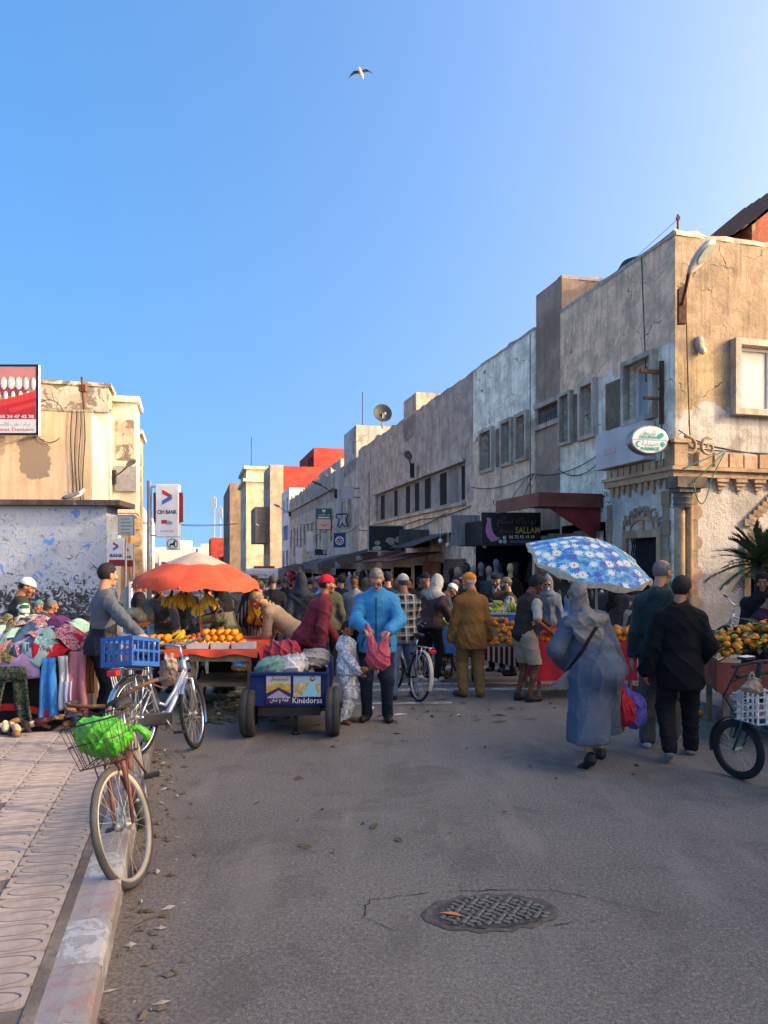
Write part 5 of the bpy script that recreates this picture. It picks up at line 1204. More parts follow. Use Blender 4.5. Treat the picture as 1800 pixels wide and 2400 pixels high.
def lamp(p0, p1, label, r=.05, hl=.62, tilt=.2, big=False, dirv=None):
    """arm from the wall point p0 to the lamp head at p1"""
    o = empty('street_lamp', p0, 0, label, 'street lamp', 'street lamps fixed to the facades')
    q = Vector(p1) - Vector(p0); b = MB(); b.tube([(0, 0, 0), q * .5 + Vector((0, 0, -.04)), q], .028 if not big else .032, 8); b.build('arm', M_RUST if big else M_IRON, o)
    b = MB(); b.box((-.09, -.09, -.28), (.09, .09, .28)) if not big else b.box((-.07, -.05, -.35), (.07, .05, .3)); b.build('bracket_plate', M_RUST if big else M_IRON, o)
    dr = q.normalized(); dr.z = dr.z * .3 + tilt; dr.normalize(); dr = Vector(dirv).normalized() if dirv else dr; x, y = frame_of(dr); hd = MB()
    up = Vector((0, 0, 1)); sd_ = dr.cross(up).normalized(); u2 = sd_.cross(dr)
    vs = []; n = 12; prof = [(0, .05), (.1, .09), (.3, .14), (.6, .16), (.85, .13), (1, .04)]
    for (t, w) in prof:
        for k in range(n):
            a = 2 * pi * k / n; vs.append(q + dr * (hl * t) + sd_ * (w * cos(a)) + u2 * ((.11 if sin(a) > 0 else .05) * (w / .16) * sin(a) * 1.0))
    hd.add(vs, [(i * n + k, i * n + (k + 1) % n, (i + 1) * n + (k + 1) % n, (i + 1) * n + k) for i in range(len(prof) - 1) for k in range(n)] + [tuple(range(n - 1, -1, -1)), tuple((len(prof) - 1) * n + k for k in range(n))], 0, True)
    hd.build('lamp_head', mat('lamp_casing_pale', (.5, .5, .48), .5, var=.2) if big else mat('lamp_casing_grey', (.2, .21, .23), .5), o)
    b = MB(); b.ball(tuple(q + dr * hl * .6 - u2 * .045), (.01, .01, .01), 4, 3); vs = []
    g = MB(); g.add([q + dr * (hl * (.62 + .3 * cos(2 * pi * k / 12))) + sd_ * (.12 * sin(2 * pi * k / 12)) - u2 * .052 for k in range(12)], [tuple(range(12))]); g.build('lamp_glass', mat('lamp_glass', (.3, .34, .32), .2), o)
    return o
d = 13.25
lamp(P(1598, 715, 13.35), P(1614, 642, 12.35), 'big pale street lamp on a rusty arm near the pharmacy corner', hl=.62, big=True, dirv=(.4, -.5, .62))
for (a, bb, d0, d1, lb) in (((966, 1103), (960, 1078), 28.9, 28.3, 'dark lamp on a short curved arm on the grey house'), ((787, 1157), (757, 1140), 44, 43, 'pale lamp on the ornate old house above the dental panel'), ((679, 1203), (655, 1189), 66, 64, 'pale lamp farther down, near the white house'), ((624, 1243), (607, 1234), 80, 78, 'small lamp far down near the beige house')):
    p0, p1 = P(*a, d0), P(*bb, d1)
    o = lamp(p0, p1, lb, hl=1.0 if d0 > 40 else .75, tilt=.15); q = p1 - p0
o = lamp(P(266, 1118, 30), P(298, 1094, 29), 'pale lamp reaching out from the cream house on the left', hl=.75, tilt=.25)
o = empty('roof_mast', (X(1589, 13.9), 13.9, 8.0), 0, 'thin iron mast with guy wire on the pharmacy roof corner', 'mast')
b = MB(); b.tube([(0, 0, 0), (0, 0, .52)], .022, 6); b.box((-.03, -.03, .42), (.03, .03, .48)); b.build('mast_rod', M_RUST, o); b = MB(); b.tube([(0, 0, .44), (-.62, 1.6, .05)], .006, 4); b.build('guy_wire', M_IRON, o)
o = empty('roof_mast', (X(200, 26), 26, 6.9), 0, 'rusty mast with a box clamp on the tan house corner', 'mast'); b = MB(); b.tube([(0, 0, 0), (-.12, 0, 1.65)], .05, 6); b.box((-.2, -.12, 1.12), (.05, .12, 1.36)); b.build('mast_rod', M_RUST, o)
o = empty('roof_mast', (X(849, 40), 40.5, 9.4), 0, 'thin aerial beside the satellite dish', 'mast'); b = MB(); b.tube([(0, 0, -.9), (0, 0, 2.1)], .025, 5); b.build('mast_rod', M_IRON, o)
o = empty('roof_mast', (X(584, 120), 122, 17.4), 0, 'aerial mast on the cream apartment block', 'mast'); b = MB(); b.tube([(0, 0, 0), (0, 0, 6)], .06, 4); b.build('mast_rod', M_IRON, o)
for px, hh_ in ((503, 13), (517, 10)):
    o = empty('phone_mast', (X(px, 210), 210, -3), 0, 'phone mast with pale antennas over the low town, ' + ('taller left one' if px < 510 else 'shorter right one'), 'mast', 'phone masts over the low town')
    b = MB(); b.tube([(0, 0, 0), (0, 0, hh_ + 12)], .11, 5)
    for k in range(3): b.box((-.7 + .5 * k, -.2, hh_ + 8.5), (-.5 + .5 * k, .2, hh_ + 11.4))
    b.build('mast_rod', K_GREY, o)
o = empty('satellite_dish', P(897, 990, 38), radians(14), 'dark satellite dish standing on the roof of the tower house', 'satellite dish')
b = MB(); R_ = Matrix.Rotation(radians(78), 4, 'X') @ Matrix.Rotation(radians(0), 4, 'Y'); b.T = Matrix.Translation((0, 0, .5)) @ R_
b.lathe([(0.001, -.12), (.2, -.10), (.38, -.04), (.5, .02), (.51, .02), (.38, -.055), (.2, -.115), (0.001, -.135)], 24); b.build('reflector', mat('dish_grey', (.018, .026, .03), .6), o)
b = MB(); b.tube([(0, .05, .5), (.0, .1, -.3)], .05, 6); b.tube([(0, -.05, .1), (0, -.5, .35)], .02, 5); b.box((-.05, -.58, .3), (.05, -.46, .42)); b.build('stand', M_STEEL, o)
o.scale = (.98, .98, .98)
o = empty('wall_bracket', ST(12.1, 8.7, 0), STREET, 'rusty iron bracket with two pegs on the pharmacy street wall', 'bracket')
b = MB(); b.box((-.07, -.1, 4.5), (-.002, -.04, 5.9 - .2)); b.box((-.5, -.09, 5.45), (-.07, -.05, 5.52)); b.box((-.42, -.1, 4.95), (-.07, -.04, 5.0)); b.build('bracket_bar', M_RUST, o)
o = empty('wall_socket_box', ST(11.67, 9.2, 5.95), STREET, 'broken white socket stub on the tan pharmacy front', 'wall fitting'); b = MB(); b.ball((0, -.04, 0), (.1, .08, .16), 7, 5); b.ball((.03, -.09, -.14), (.09, .07, .08), 6, 4); b.build('stub', M_SURR, o)
M_CABLE = mat('black_cable', (.02, .02, .02), .6)
def sag(a, b_, s, n=14): a, b_ = Vector(a), Vector(b_); return [a.lerp(b_, i / n) + Vector((0, 0, -s * 4 * (i / n) * (1 - i / n))) for i in range(n + 1)]
def cable(label, runs, r=.012, m=None, group='cables along the facades'):
    b = MB(); o = empty('cable', runs[0][0], 0, label, 'cable', group); O_ = Vector(runs[0][0])
    for (p, q, s) in runs: b.tube([x - O_ for x in sag(p, q, s)], r, 4)
    b.build('strand', m or M_CABLE, o); return o
fr_ = lambda t, z: ST(11.57, t, z); sd2 = lambda s, z, o_=8.62: ST(s, o_, z)
cable('black cables sagging across the white upper front of the pharmacy', [(fr_(8.7, 4.3), fr_(9.6, 4.0), .05), (fr_(9.6, 4.0), fr_(13, 3.95), .08), (fr_(8.6, 4.0), fr_(13, 4.1), .1), (fr_(8.7, 4.15), fr_(9.3, 4.05), .02), (fr_(9.3, 4.05), fr_(13, 3.8), .06)])
cable('cable bundle running down the pharmacy corner', [(fr_(8.86, 6.6), fr_(8.9, 5.2), .0), (fr_(8.9, 5.2), fr_(8.95, 4.0), 0), (sd2(12.0, 5.6), sd2(11.95, 4.2), 0), (sd2(12.6, 7.9), sd2(12.45, 5.4), 0), (sd2(11.95, 4.2), sd2(12.0, 3.7), 0)])
cable('thin cables looping along the white and brown houses', [(sd2(13.9, 4.3), sd2(17.4, 4.2), .22), (sd2(13.9, 4.2), sd2(16, 4.15), .3), (sd2(17.4, 4.2), sd2(21.7, 4.3), .18), (sd2(17.4, 4.2), sd2(19.2, 3.3), -.1), (sd2(17.3, 4.2), sd2(18.4, 3.3), .05), (sd2(17.5, 7.9), sd2(17.5, 3.4), 0)])
cable('heavy cable runs under the grey house windows', [(sd2(21.7, 3.7), sd2(27, 3.6), .1), (sd2(27, 3.6), sd2(38, 3.7), .2), (sd2(24, 3.65), sd2(33, 3.6), .35), (sd2(38, 4), sd2(45, 4.2), .4), (sd2(35.5, 6.5), sd2(35.5, 2.4), 0)], .018)
cable('dark cable along the ornate old house', [(sd2(45, 4.3), sd2(67, 4.4), .5), (sd2(45, 5.2), sd2(60, 5.2), .3)], .02)
cable('green hose looped in a V on the pharmacy cornice', [(ST(11.3, 8.8, 3.3), ST(11.3, 9.5, 3.9), .0), (ST(11.3, 9.5, 3.9), ST(11.3, 9.15, 3.3), -.02), (ST(11.32, 8.6, 3.55), ST(11.3, 9.5, 3.92), .0), (ST(11.3, 8.8, 3.3), ST(11.28, 9.15, 3.3), .38)], .012, mat('green_hose', (.03, .2, .15), .6))
cable('power line crossing the sky far down the street', [(P(330, 1223, 60), P(560, 1226, 95), .25), (P(330, 1226, 60), P(560, 1228, 95), .25)], .03)
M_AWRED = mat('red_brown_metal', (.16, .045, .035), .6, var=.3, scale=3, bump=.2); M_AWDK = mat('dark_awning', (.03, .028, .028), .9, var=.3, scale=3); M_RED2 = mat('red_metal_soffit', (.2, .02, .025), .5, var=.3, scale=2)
def corr(name, root, x0, x1, y0, y1, z0, z1, m, n=40, ribs=14, thick=.03):
    b = MB()
    b.grid(n, 2, lambda u, v: (x0 + (x1 - x0) * v, y0 + (y1 - y0) * u, z0 + (z1 - z0) * v + .02 * sin(u * ribs * 2 * pi))); b.grid(n, 2, lambda u, v: (x0 + (x1 - x0) * v, y0 + (y1 - y0) * u, z0 - thick + (z1 - z0) * v + .02 * sin(u * ribs * 2 * pi))); return b.build(name, m, root)
o = empty('metal_canopy', ST(13.9, 8.7), STREET, 'red brown metal canopy above the boutique with a sloping red soffit', 'canopy')
b = MB(); b.box((-1.5, .25, 3.2), (-.02, 2.4, 3.32)); b.build('canopy_deck', M_AWRED, o); b = MB(); b.box((-1.56, .2, 3.06), (-1.5, 2.45, 3.36)); b.box((-1.5, .19, 3.06), (-.02, .25, 3.36)); b.build('fascia', M_AWRED, o)
b = MB(); b.add([(-1.5, .3, 3.19), (-.02, .3, 3.19), (-.02, .3, 2.3), (-1.5, .34, 3.19), (-.02, .34, 3.19), (-.02, .34, 2.3)], [(0, 1, 2), (5, 4, 3), (0, 3, 4, 1), (1, 4, 5, 2), (2, 5, 3, 0)]); b.build('side_gusset', M_RED2, o)
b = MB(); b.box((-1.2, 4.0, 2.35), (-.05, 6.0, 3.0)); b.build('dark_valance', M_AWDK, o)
o = empty('grey_shutter_screen', ST(13.95, 8.66), STREET, 'grey painted metal sheets and shutter beside the pharmacy', 'shutter')
for k in range(7):
    b = MB(); b.box((-.06, .05 + k * .42, .1), (-.02, .43 + k * .42, 2.55 + .02 * (k % 3))); b.build('panel', mat('grey_sheet_metal', (.2, .195, .18), .7, var=.15), o)
b = MB()
for k in range(18): b.box((-.09, -.02, .2 + k * .13), (-.05 - .015 * (k % 2), .3, .325 + k * .13))
b.build('slatted_shutter', M_STEEL, o)
o = empty('corrugated_awning', ST(23.6, 8.7), STREET, 'grey corrugated awning sheet above the shoe shops', 'awning'); corr('sheet', o, -1.5, 0, 0, 4.8, 2.45, 2.95, plaster('grey_sheet', (.13, .12, .115), None, scale=2)); b = MB(); b.box((-1.1, 2.5, 2.5), (-.05, 4.6, 3.15)); b.build('wall_box', plaster('dirty_render_box', (.1, .09, .085), None), o)
o = empty('tiled_awning', ST(24.4, 8.7), STREET, 'pink red scalloped awning in front of the brick coloured door', 'awning'); corr('sheet', o, -2.0, -.1, 0, 6.2, 1.95, 2.3, mat('faded_red_tiles', (.24, .11, .09), .8, var=.35, scale=4), 60, 22)
for (s0, s1, z0, lb, m) in ((29.5, 33.5, 2.2, 'dark awning over the clothes rails', M_AWDK), (34, 38, 2.0, 'black awning under the grill sign', M_AWDK), (39, 44, 1.9, 'grey canvas awning farther down', mat('grey_canvas', (.12, .12, .13), .9)), (46, 52, 1.7, 'brown awning of a far shop', mat('brown_canvas', (.1, .06, .04), .9)), (53, 60, 1.5, 'dark green awning of a far shop', mat('green_canvas', (.03, .05, .04), .9))):
    o = empty('shop_awning', ST(s0, 8.7), STREET, lb, 'awning', 'awnings of the far shops'); corr('sheet', o, -2.1, 0, 0, s1 - s0, z0, z0 + .55, m, 24, 8)
    b = MB(); b.grid(24, 1, lambda u, v: (-2.1 - .01 * v, (s1 - s0) * u, z0 - .3 * v - .05 * v * abs(sin(u * 24)))); b.build('valance', m, o)
o = empty('blue_awning', ST(63, 8.6), STREET, 'blue canvas awning with a white flower mark far down the street', 'awning'); corr('sheet', o, -3, 0, 0, 5, -.2, 1.6, mat('blue_canvas', (.02, .09, .32), .8), 24, 5)
o = empty('brick_red_door', ST(24.6, 8.62), STREET, 'pair of brick orange panelled doors of a closed shop', 'door')
for k in range(2):
    b = MB(); b.box((-.05, .02 + 1.0 * k, -.3), (0, .98 + 1.0 * k, 1.95)); leaf = b.build('door_leaf', mat('brick_orange_door', (.3, .1, .055), .7, var=.2), o)
    for i in range(2):
        for j in range(4): b = MB(); b.bbox((-.065, .1 + 1.0 * k + .42 * i, -.1 + .5 * j), (-.05, .44 + 1.0 * k + .42 * i, .28 + .5 * j), .012); b.build('door_panel', MATS['brick_orange_door'], leaf)
for (s0, s1, lb) in ((22.3, 24.3, 'dull steel roller shutter, half rusted, right of the orange doors'), (16.15, 17.2, 'dark narrow roller shutter of the brown house')):
    o = empty('roller_shutter', ST(s0, 8.66), STREET, lb, 'shutter')
    for k in range(19): b = MB(); b.box((-.05 - .012 * (k % 2), 0, -.35 + k * .125), (-.02, s1 - s0, -.35 + k * .125 + .115)); b.build('slat', mat('shutter_steel_dark', (.1, .09, .085), .6, .3, var=.3), o)

M_TYRE = mat('black_rubber', (.02, .02, .02), .85, var=.3, bump=.2); M_TYREG = mat('dusty_grey_tyre', (.075, .072, .068), .9, var=.25, scale=10, bump=.3); M_CHROME = mat('chrome', (.55, .56, .57), .22, 1.0, var=.05); M_ALU = mat('brushed_alloy', (.5, .51, .52), .35, .9, var=.06); M_SPOKE = mat('dull_spoke', (.5, .46, .38), .4, .5)
M_RUBG = mat('black_grip', (.03, .03, .03), .8); M_REDL = mat('red_reflector', (.55, .02, .02), .3)
def wheel(R, tm, rm, parent, M, wt=.02, spokes=28, hubm=None):
    b = MB(); b.T = M
    for k in range(spokes):
        a = 2 * pi * k / spokes; s = 1 if k % 2 else -1; a2 = a + (.45 if (k // 2) % 2 else -.45)
        b.tube([(s * .028, .03 * cos(a2), .03 * sin(a2)), (0, (R - wt * 1.7) * cos(a), (R - wt * 1.7) * sin(a))], .0016, 4, caps=False)
    b.lathe([(.0, -.05), (.014, -.05), (.014, -.035), (.026, -.03), (.026, -.026), (.015, -.02), (.015, .02), (.026, .026), (.026, .03), (.014, .035), (.014, .05), (0, .05)], 12, 'X'); w = b.build('wheel', M_SPOKE, parent)
    def ringm(prof):
        q = MB(); q.T = M; n = 44; k = len(prof); vs = []
        for i in range(n):
            a = 2 * pi * i / n
            for (r, x) in prof: vs.append((x, r * cos(a), r * sin(a)))
        q.add(vs, [(i * k + j, i * k + (j + 1) % k, ((i + 1) % n) * k + (j + 1) % k, ((i + 1) % n) * k + j) for i in range(n) for j in range(k)], 0, True); return q
    ringm([(R - wt + wt * cos(t), wt * .92 * sin(t)) for t in np.linspace(0, 2 * pi, 9)[:-1]]).build('tyre', tm, w)
    ringm([(R - wt * 1.55, -wt * .72), (R - wt * 1.5, wt * .72), (R - wt * 2.4, wt * .55), (R - wt * 2.6, 0), (R - wt * 2.4, -wt * .55)]).build('rim', rm, w); return w
def guard(R, parent, M, m, a0, a1, w=.028):
    b = MB(); b.T = M; n = 18
    b.grid(n, 4, lambda u, v: ((v - .5) * 2 * w, (R + .015 + .012 * (1 - (2 * v - 1) ** 2)) * cos(a0 + (a1 - a0) * u), (R + .015 + .012 * (1 - (2 * v - 1) ** 2)) * sin(a0 + (a1 - a0) * u))); return b.build('mudguard', m, parent)
def bicycle(label, rear, front, zr, zf, lean, steer, R=.335, fm=None, tm=None, rm=None, style='diamond', guards=None, rack=True, bars='swept', chain=None, tube_r=.017, saddle=True, light=True, wt=.02, kick=None, ahead=0, gm=None):
    rear = Vector((*rear, zr)); front = Vector((*front, zf)); hd = front - rear; yaw = atan2(-hd.x, hd.y); hz = sqrt(hd.x ** 2 + hd.y ** 2); pitch = atan2(hd.z, hz); wb = hd.length
    root = empty('bicycle', rear, 0, label, 'bicycle', None, None, None, (pitch, lean, yaw))
    tm = tm or M_TYRE; rm = rm or M_ALU; g = wb / 1.05
    ra, fa = Vector((0, 0, R)), Vector((0, wb, R)); bb = Vector((0, .43 * g, R - .05)); sc_ = Vector((0, .25 * g, .60 if style != 'fold' else .5)); st = Vector((0, .19 * g, .86 if style != 'fold' else .84))
    hb = Vector((0, wb - .12, R + .36)); ht = Vector((0, wb - .17, R + .50)); axis = (ht - hb).normalized()
    SM = Matrix.Translation(hb) @ Matrix.Rotation(steer, 4, axis) @ Matrix.Translation(-hb)
    wheel(R, tm, rm, root, Matrix.Translation(ra), wt); wheel(R, tm, rm, root, SM @ Matrix.Translation(fa), wt)
    b = MB(); tr = tube_r
    if style == 'diamond': b.tube([sc_, ht - axis * .03], tr, 10); b.tube([bb, hb + axis * .02], tr * 1.15, 10)
    elif style == 'step': b.tube([bb + Vector((0, -.03, .02)), bb + Vector((0, .1, .04)), bb.lerp(hb, .45) + Vector((0, .02, -.02)), hb + axis * .04], [tr * 1.5] * 4, 10); b.tube([bb + Vector((0, -.02, .16)), bb + Vector((0, .08, .14)), bb.lerp(hb, .5) + Vector((0, .01, .06)), hb + axis * .08], tr * .8, 8)
    else: b.tube([Vector((0, .2 * g, .36)), Vector((0, .45 * g, .35)), hb + axis * -.02], [tr * 2.2, tr * 2.6, tr * 2.4], 10); b.tube([bb, Vector((0, .36 * g, .38))], tr * 1.5, 8)
    b.tube([bb, sc_, sc_.lerp(st, .2)], tr, 10); b.tube([hb - axis * .02, ht + axis * .02], tr * 1.35, 10)
    for s in (-1, 1): b.tube([ra + Vector((s * .06, 0, 0)), bb + Vector((s * .03, -.03, 0))], tr * .62, 7); b.tube([ra + Vector((s * .06, 0, 0)), sc_ + Vector((s * .018, 0, -.03))], tr * .5, 7)
    b.build('frame', fm, root)
    b = MB(); b.tube([sc_, st], .013, 8); b.build('seat_post', M_CHROME, root)
    b = MB(); b.T = SM; b.tube([ht + axis * .0, ht + axis * .16], .013, 8)
    for s in (-1, 1): b.tube([hb - axis * .02 + Vector((s * .0, 0, 0)), hb - axis * .03 + Vector((s * .05, .01, 0)), hb.lerp(fa, .55) + Vector((s * .055, -.012, 0)), fa + Vector((s * .055, 0, 0))], [tr * .8, tr * .85, tr * .7, tr * .5], 8)
    b.build('fork', fm, root)
    b = MB(); b.T = SM; tp = ht + axis * .16; gr = MB(); gr.T = SM
    for s in (-1, 1):
        pts = {'swept': [(0, .02, 0), (s * .1, .05, .03), (s * .22, .02, .06), (s * .28, -.08, .06), (s * .29, -.2, .04)], 'flat': [(0, .02, 0), (s * .12, .03, .02), (s * .3, -.02, .03)], 'rise': [(0, .02, 0), (s * .08, .03, .03), (s * .16, .02, .09), (s * .29, -.05, .1)]}[bars]
        q = [tp + Vector(p) for p in pts]; b.tube(q, .0115, 8); gr.tube([q[-2].lerp(q[-1], .25), q[-1]], .0165, 8)
        b.tube([q[-2] + Vector((0, .03, -.02)), q[-1] + Vector((0, .05, -.05))], .006, 5)
    b.build('handlebar', M_RUBG if style == 'fold' else (M_RUST if fm == MATS.get('rusty_red_paint') else M_CHROME), root); gr.build('grip', M_RUBG, root)
    if saddle:
        b = MB(); b.ball((0, st.y - .03, st.z + .03), (.075, .1, .032), 10, 6); b.ball((0, st.y + .1, st.z + .032), (.028, .1, .024), 8, 6); b.build('saddle', M_RUBG, root)
    b = MB(); b.lathe([(0, -.012), (.09, -.012), (.09, -.004), (0, -.004)], 18, 'X', (.05, bb.y, bb.z)); b.tube([bb + Vector((-.07, 0, 0)), bb + Vector((.07, 0, 0))], .014, 8)
    for s in (1, -1): b.tube([bb + Vector((s * .07, 0, 0)), bb + Vector((s * .075, s * .12, -s * .11))], .009, 6)
    b.build('crank', M_STEEL, root)
    for s in (1, -1): b = MB(); p = bb + Vector((s * .075, s * .12, -s * .11)); b.bbox((min(p.x, p.x + s * .1), p.y - .03, p.z - .012), (max(p.x, p.x + s * .1), p.y + .03, p.z + .012), .006); b.build('pedal', M_RUBG, root)
    if chain: b = MB(); b.bbox((.045, ra.y + .02, bb.z - .035), (.07, bb.y + .1, bb.z + .075), .012); b.build('chain_guard', chain, root)
    else: b = MB(); b.tube([ra + Vector((.05, 0, .03)), bb + Vector((.05, 0, .09))], .004, 4); b.tube([ra + Vector((.05, 0, -.03)), bb + Vector((.05, 0, -.09))], .004, 4); b.build('chain', M_IRON, root)
    if guards: guard(R, root, Matrix.Translation(ra), guards, radians(20), radians(205)); guard(R, root, SM @ Matrix.Translation(fa), guards, radians(-25 + 10), radians(150))
    if rack:
        b = MB(); z = R * 2 + .07
        for x in (-.06, .06, 0): b.tube([(x, -.26, z), (x, .2 * g, z)], .006, 5)
        for y in (-.26, -.1, .08): b.tube([(-.06, y, z), (.06, y, z)], .006, 5)
        for s in (-1, 1): b.tube([ra + Vector((s * .065, 0, 0)), (s * .06, -.1, z)], .005, 5); b.tube([ra + Vector((s * .065, 0, 0)), (s * .06, .05, z)], .005, 5)
        b.build('rack', M_CHROME, root)
    if light: b = MB(); b.bbox((-.05, -.32, R * 2 + .0), (.05, -.27, R * 2 + .05), .008); b.build('rear_light', M_REDL, root); b = MB(); b.T = SM; b.lathe([(0, .02), (.03, .015), (.033, -.03), (.01, -.05)], 10, 'Y', (0, ht.y + .12, ht.z + .03)); b.build('front_light', M_CHROME, root)
    if kick: b = MB(); b.tube([bb + Vector((-.04, -.06, -.03)), Vector((-.24, bb.y - .05, .0))], .011, 6); b.build('kickstand', M_IRON, root)
    root['tp'] = 0; return root, SM, dict(ra=ra, fa=fa, bb=bb, ht=ht, hb=hb, tp=tp, st=st, R=R)
M_RUSTP = mat('rusty_red_paint', (.2, .07, .05), .75, .1, var=.45, scale=20, bump=.3)
bk, SMx, g_ = bicycle('old rusty brown bicycle standing at the kerb with a wire basket, nearest to the camera', (-1.66, 5.06), (-1.415, 4.1), .0, .0, radians(9.5), radians(-19), .338, M_RUSTP, M_TYREG, mat('cream_rim', (.4, .36, .29), .5, var=.1), rack=False, bars='swept', light=False, wt=.022, tube_r=.018)
bk.rotation_euler = (bk.rotation_euler.x, radians(9.5), bk.rotation_euler.z)
b = MB(); b.T = SMx; c = g_['tp'] + Vector((0, .16, -.16)); T_ = lambda x, y, z: (c.x + x, c.y + y, c.z + z)
top, bot = [(-.165, -.12), (.165, -.12), (.165, .12), (-.165, .12)], [(-.13, -.1), (.13, -.1), (.13, .1), (-.13, .1)]
b.tube([T_(x, y, .13) for x, y in top], .005, 5, close=True); b.tube([T_(x, y, -.12) for x, y in bot], .005, 5, close=True); b.tube([T_(x * .93, y * .93, .02) for x, y in top], .003, 4, close=True)
for k in range(4):
    a, a2, q, q2 = top[k], top[(k + 1) % 4], bot[k], bot[(k + 1) % 4]; n = 7 if k % 2 == 0 else 5
    for i in range(n): u = i / n; b.tube([T_(a[0] + (a2[0] - a[0]) * u, a[1] + (a2[1] - a[1]) * u, .13), T_(q[0] + (q2[0] - q[0]) * u, q[1] + (q2[1] - q[1]) * u, -.12)], .0025, 4)
for i in range(1, 6): x = -.15 + .05 * i; b.tube([T_(x, -.11, -.12), T_(x, .11, -.12)], .0025, 4)
for s in (-1, 1): b.tube([T_(s * .1, .0, -.12), tuple(g_['fa'] + Vector((s * .05, 0, 0)))], .004, 4)
b.build('wire_basket', mat('rusty_wire', (.09, .055, .04), .8, .2, var=.4), bk)
b = MB(); b.T = SMx; b.bbox((.05, g_['ht'].y + .08, g_['ht'].z - .08), (.095, g_['ht'].y + .1, g_['ht'].z - .03), .006); b.tube([(.06, g_['ht'].y + .09, g_['ht'].z - .03), (.06, g_['ht'].y + .09, g_['ht'].z), (.085, g_['ht'].y + .09, g_['ht'].z), (.085, g_['ht'].y + .09, g_['ht'].z - .03)], .004, 5); b.build('padlock', mat('brass', (.4, .27, .08), .35, .8), bk)
b = MB(); b.T = SMx; b.tube([g_['hb'] + Vector((.02, .03, -.02)), g_['hb'] + Vector((.07, .06, .06)), g_['hb'] + Vector((.09, .07, .14))], .007, 5); b.tube([g_['hb'] + Vector((.02, .03, .0)), g_['hb'] + Vector((.05, .09, -.08))], .006, 5); b.build('rope', mat('straw_rope', (.45, .36, .2), .9), bk)
bpy.context.view_layer.update()
MW = bk.matrix_world.copy()
def bag(name, label, c, r, m, seed, cat='bag', handles=True, M=None, wr=.02, group=None, tall=1.0, h=.012, knot=True):
    o = empty(name, c if M is None else (M @ Vector(c)), 0, label, cat, group)
    f = Field(h); f.ell((0, 0, 0), A(r[0], r[1], r[2])); f.ell((r[0] * .35, 0, r[2] * .3), A(r[0] * .65, r[1] * .8, r[2] * .8)); f.ell((-r[0] * .4, 0, -r[2] * .25), A(r[0] * .65, r[1] * .85, r[2] * .75))
    f.wrinkle(wr, 1.1, seed); v, q = f.mesh(); inst(np_mesh('bag_body', [(v, q, 0)], m), 'bag_body', o)
    if handles:
        b = MB()
        for s in (-1, 1): b.tube([(s * r[0] * .3, 0, r[2] * .7), (s * r[0] * .22, 0, r[2] * (1.1 + .35 * tall)), (0, 0, r[2] * (1.25 + .5 * tall))], [r[0] * .28, r[0] * .12, .012], 7)
        b.build('bag_handle', m, o)
    return o
def plastic(name, col, trans=.0, rough=.3):
    g = NG(name); v = g.map(); n = g.noise(v, 30, 4, .7, 1.0); c = rgb(col) if isinstance(col, str) else col
    g.bump(n, .8, .02); m = g.done(g.mix(g.ramp(n, .3, .7), sc(c, .75), sc(c, 1.2)), rough, 0, .5)
    if trans: g.b.inputs['Transmission Weight'].default_value = trans; g.b.inputs['IOR'].default_value = 1.05
    MATS[name] = m; return m
gb = bag('green_bag', 'bright green plastic shopping bag tied in the wire basket', MW @ SMx @ (g_['tp'] + Vector((-.0, .16, -.145))), (.145, .115, .11), plastic('bright_green_plastic', (.045, .4, .02)), 3, handles=False, wr=.013, h=.0075)
gb.rotation_euler = (0, radians(9), bk.rotation_euler.z - radians(19)); b = MB(); b.tube([(-.08, -.09, .02), (-.16, -.13, .0), (-.2, -.14, -.05), (-.18, -.15, -.09)], [.03, .02, .03, .012], 7); b.build('bag_knot', MATS['bright_green_plastic'], gb)
M_SILV = mat('silver_blue_paint', (.42, .46, .52), .25, .7, var=.08)
bk2, SM2, g2 = bicycle('silver step through city bicycle parked over the kerb with a blue crate', (-2.14, 6.22), (-1.885, 7.1), .146, .0, radians(-6), radians(14), .345, M_SILV, M_TYRE, M_CHROME, 'step', M_CHROME, True, 'swept', mat('black_guard_plastic', (.03, .03, .032), .35), light=True, kick=True, tube_r=.02)
CRB = mat('blue_crate_plastic', (.012, .1, .33), .45, var=.15)
def crate(label, loc, rz, w, l, h, m, name='plastic_crate', group=None, ribs=5, parent=None):
    o = empty(name, loc, rz, label, 'crate', group); t = .012
    b = MB(); b.box((-w / 2, -l / 2, 0), (w / 2, l / 2, .012)); b.build('crate_base', m, o)
    for (ax, s) in ((0, 1), (0, -1), (1, 1), (1, -1)):
        L = l if ax == 0 else w; W_ = w if ax == 0 else l; b = MB()
        def bx(u0, u1, z0, z1, o0=0, o1=t):
            n0, n1 = s * (W_ / 2 - o1), s * (W_ / 2 - o0); n0, n1 = min(n0, n1), max(n0, n1)
            b.box((n0, u0, z0) if ax == 0 else (u0, n0, z0), (n1, u1, z1) if ax == 0 else (u1, n1, z1))
        L2 = L / 2 - (0.0125 if ax else 0)
        bx(-L2, L2, h * .86, h, -.004, t); bx(-L2, L2, .013, h * .16, 0, t); bx(-L2, L2, h * .48, h * .56, .001, t - .002)
        for i in range(ribs + 1): u = -L2 + (2 * L2 - .02) * i / ribs; bx(u, u + .02, h * .16, h * .86, .0005, t - .001)
        b.build('crate_side', m, o)
    return o
bpy.context.view_layer.update()
cr = crate('blue plastic crate on the rack of the silver bicycle', (bk2.matrix_world @ Vector((0, -.06, .345 * 2 + .085))), bk2.rotation_euler.z, .31, .4, .25, CRB)
cr.rotation_euler = (bk2.rotation_euler.x, bk2.rotation_euler.y, bk2.rotation_euler.z)
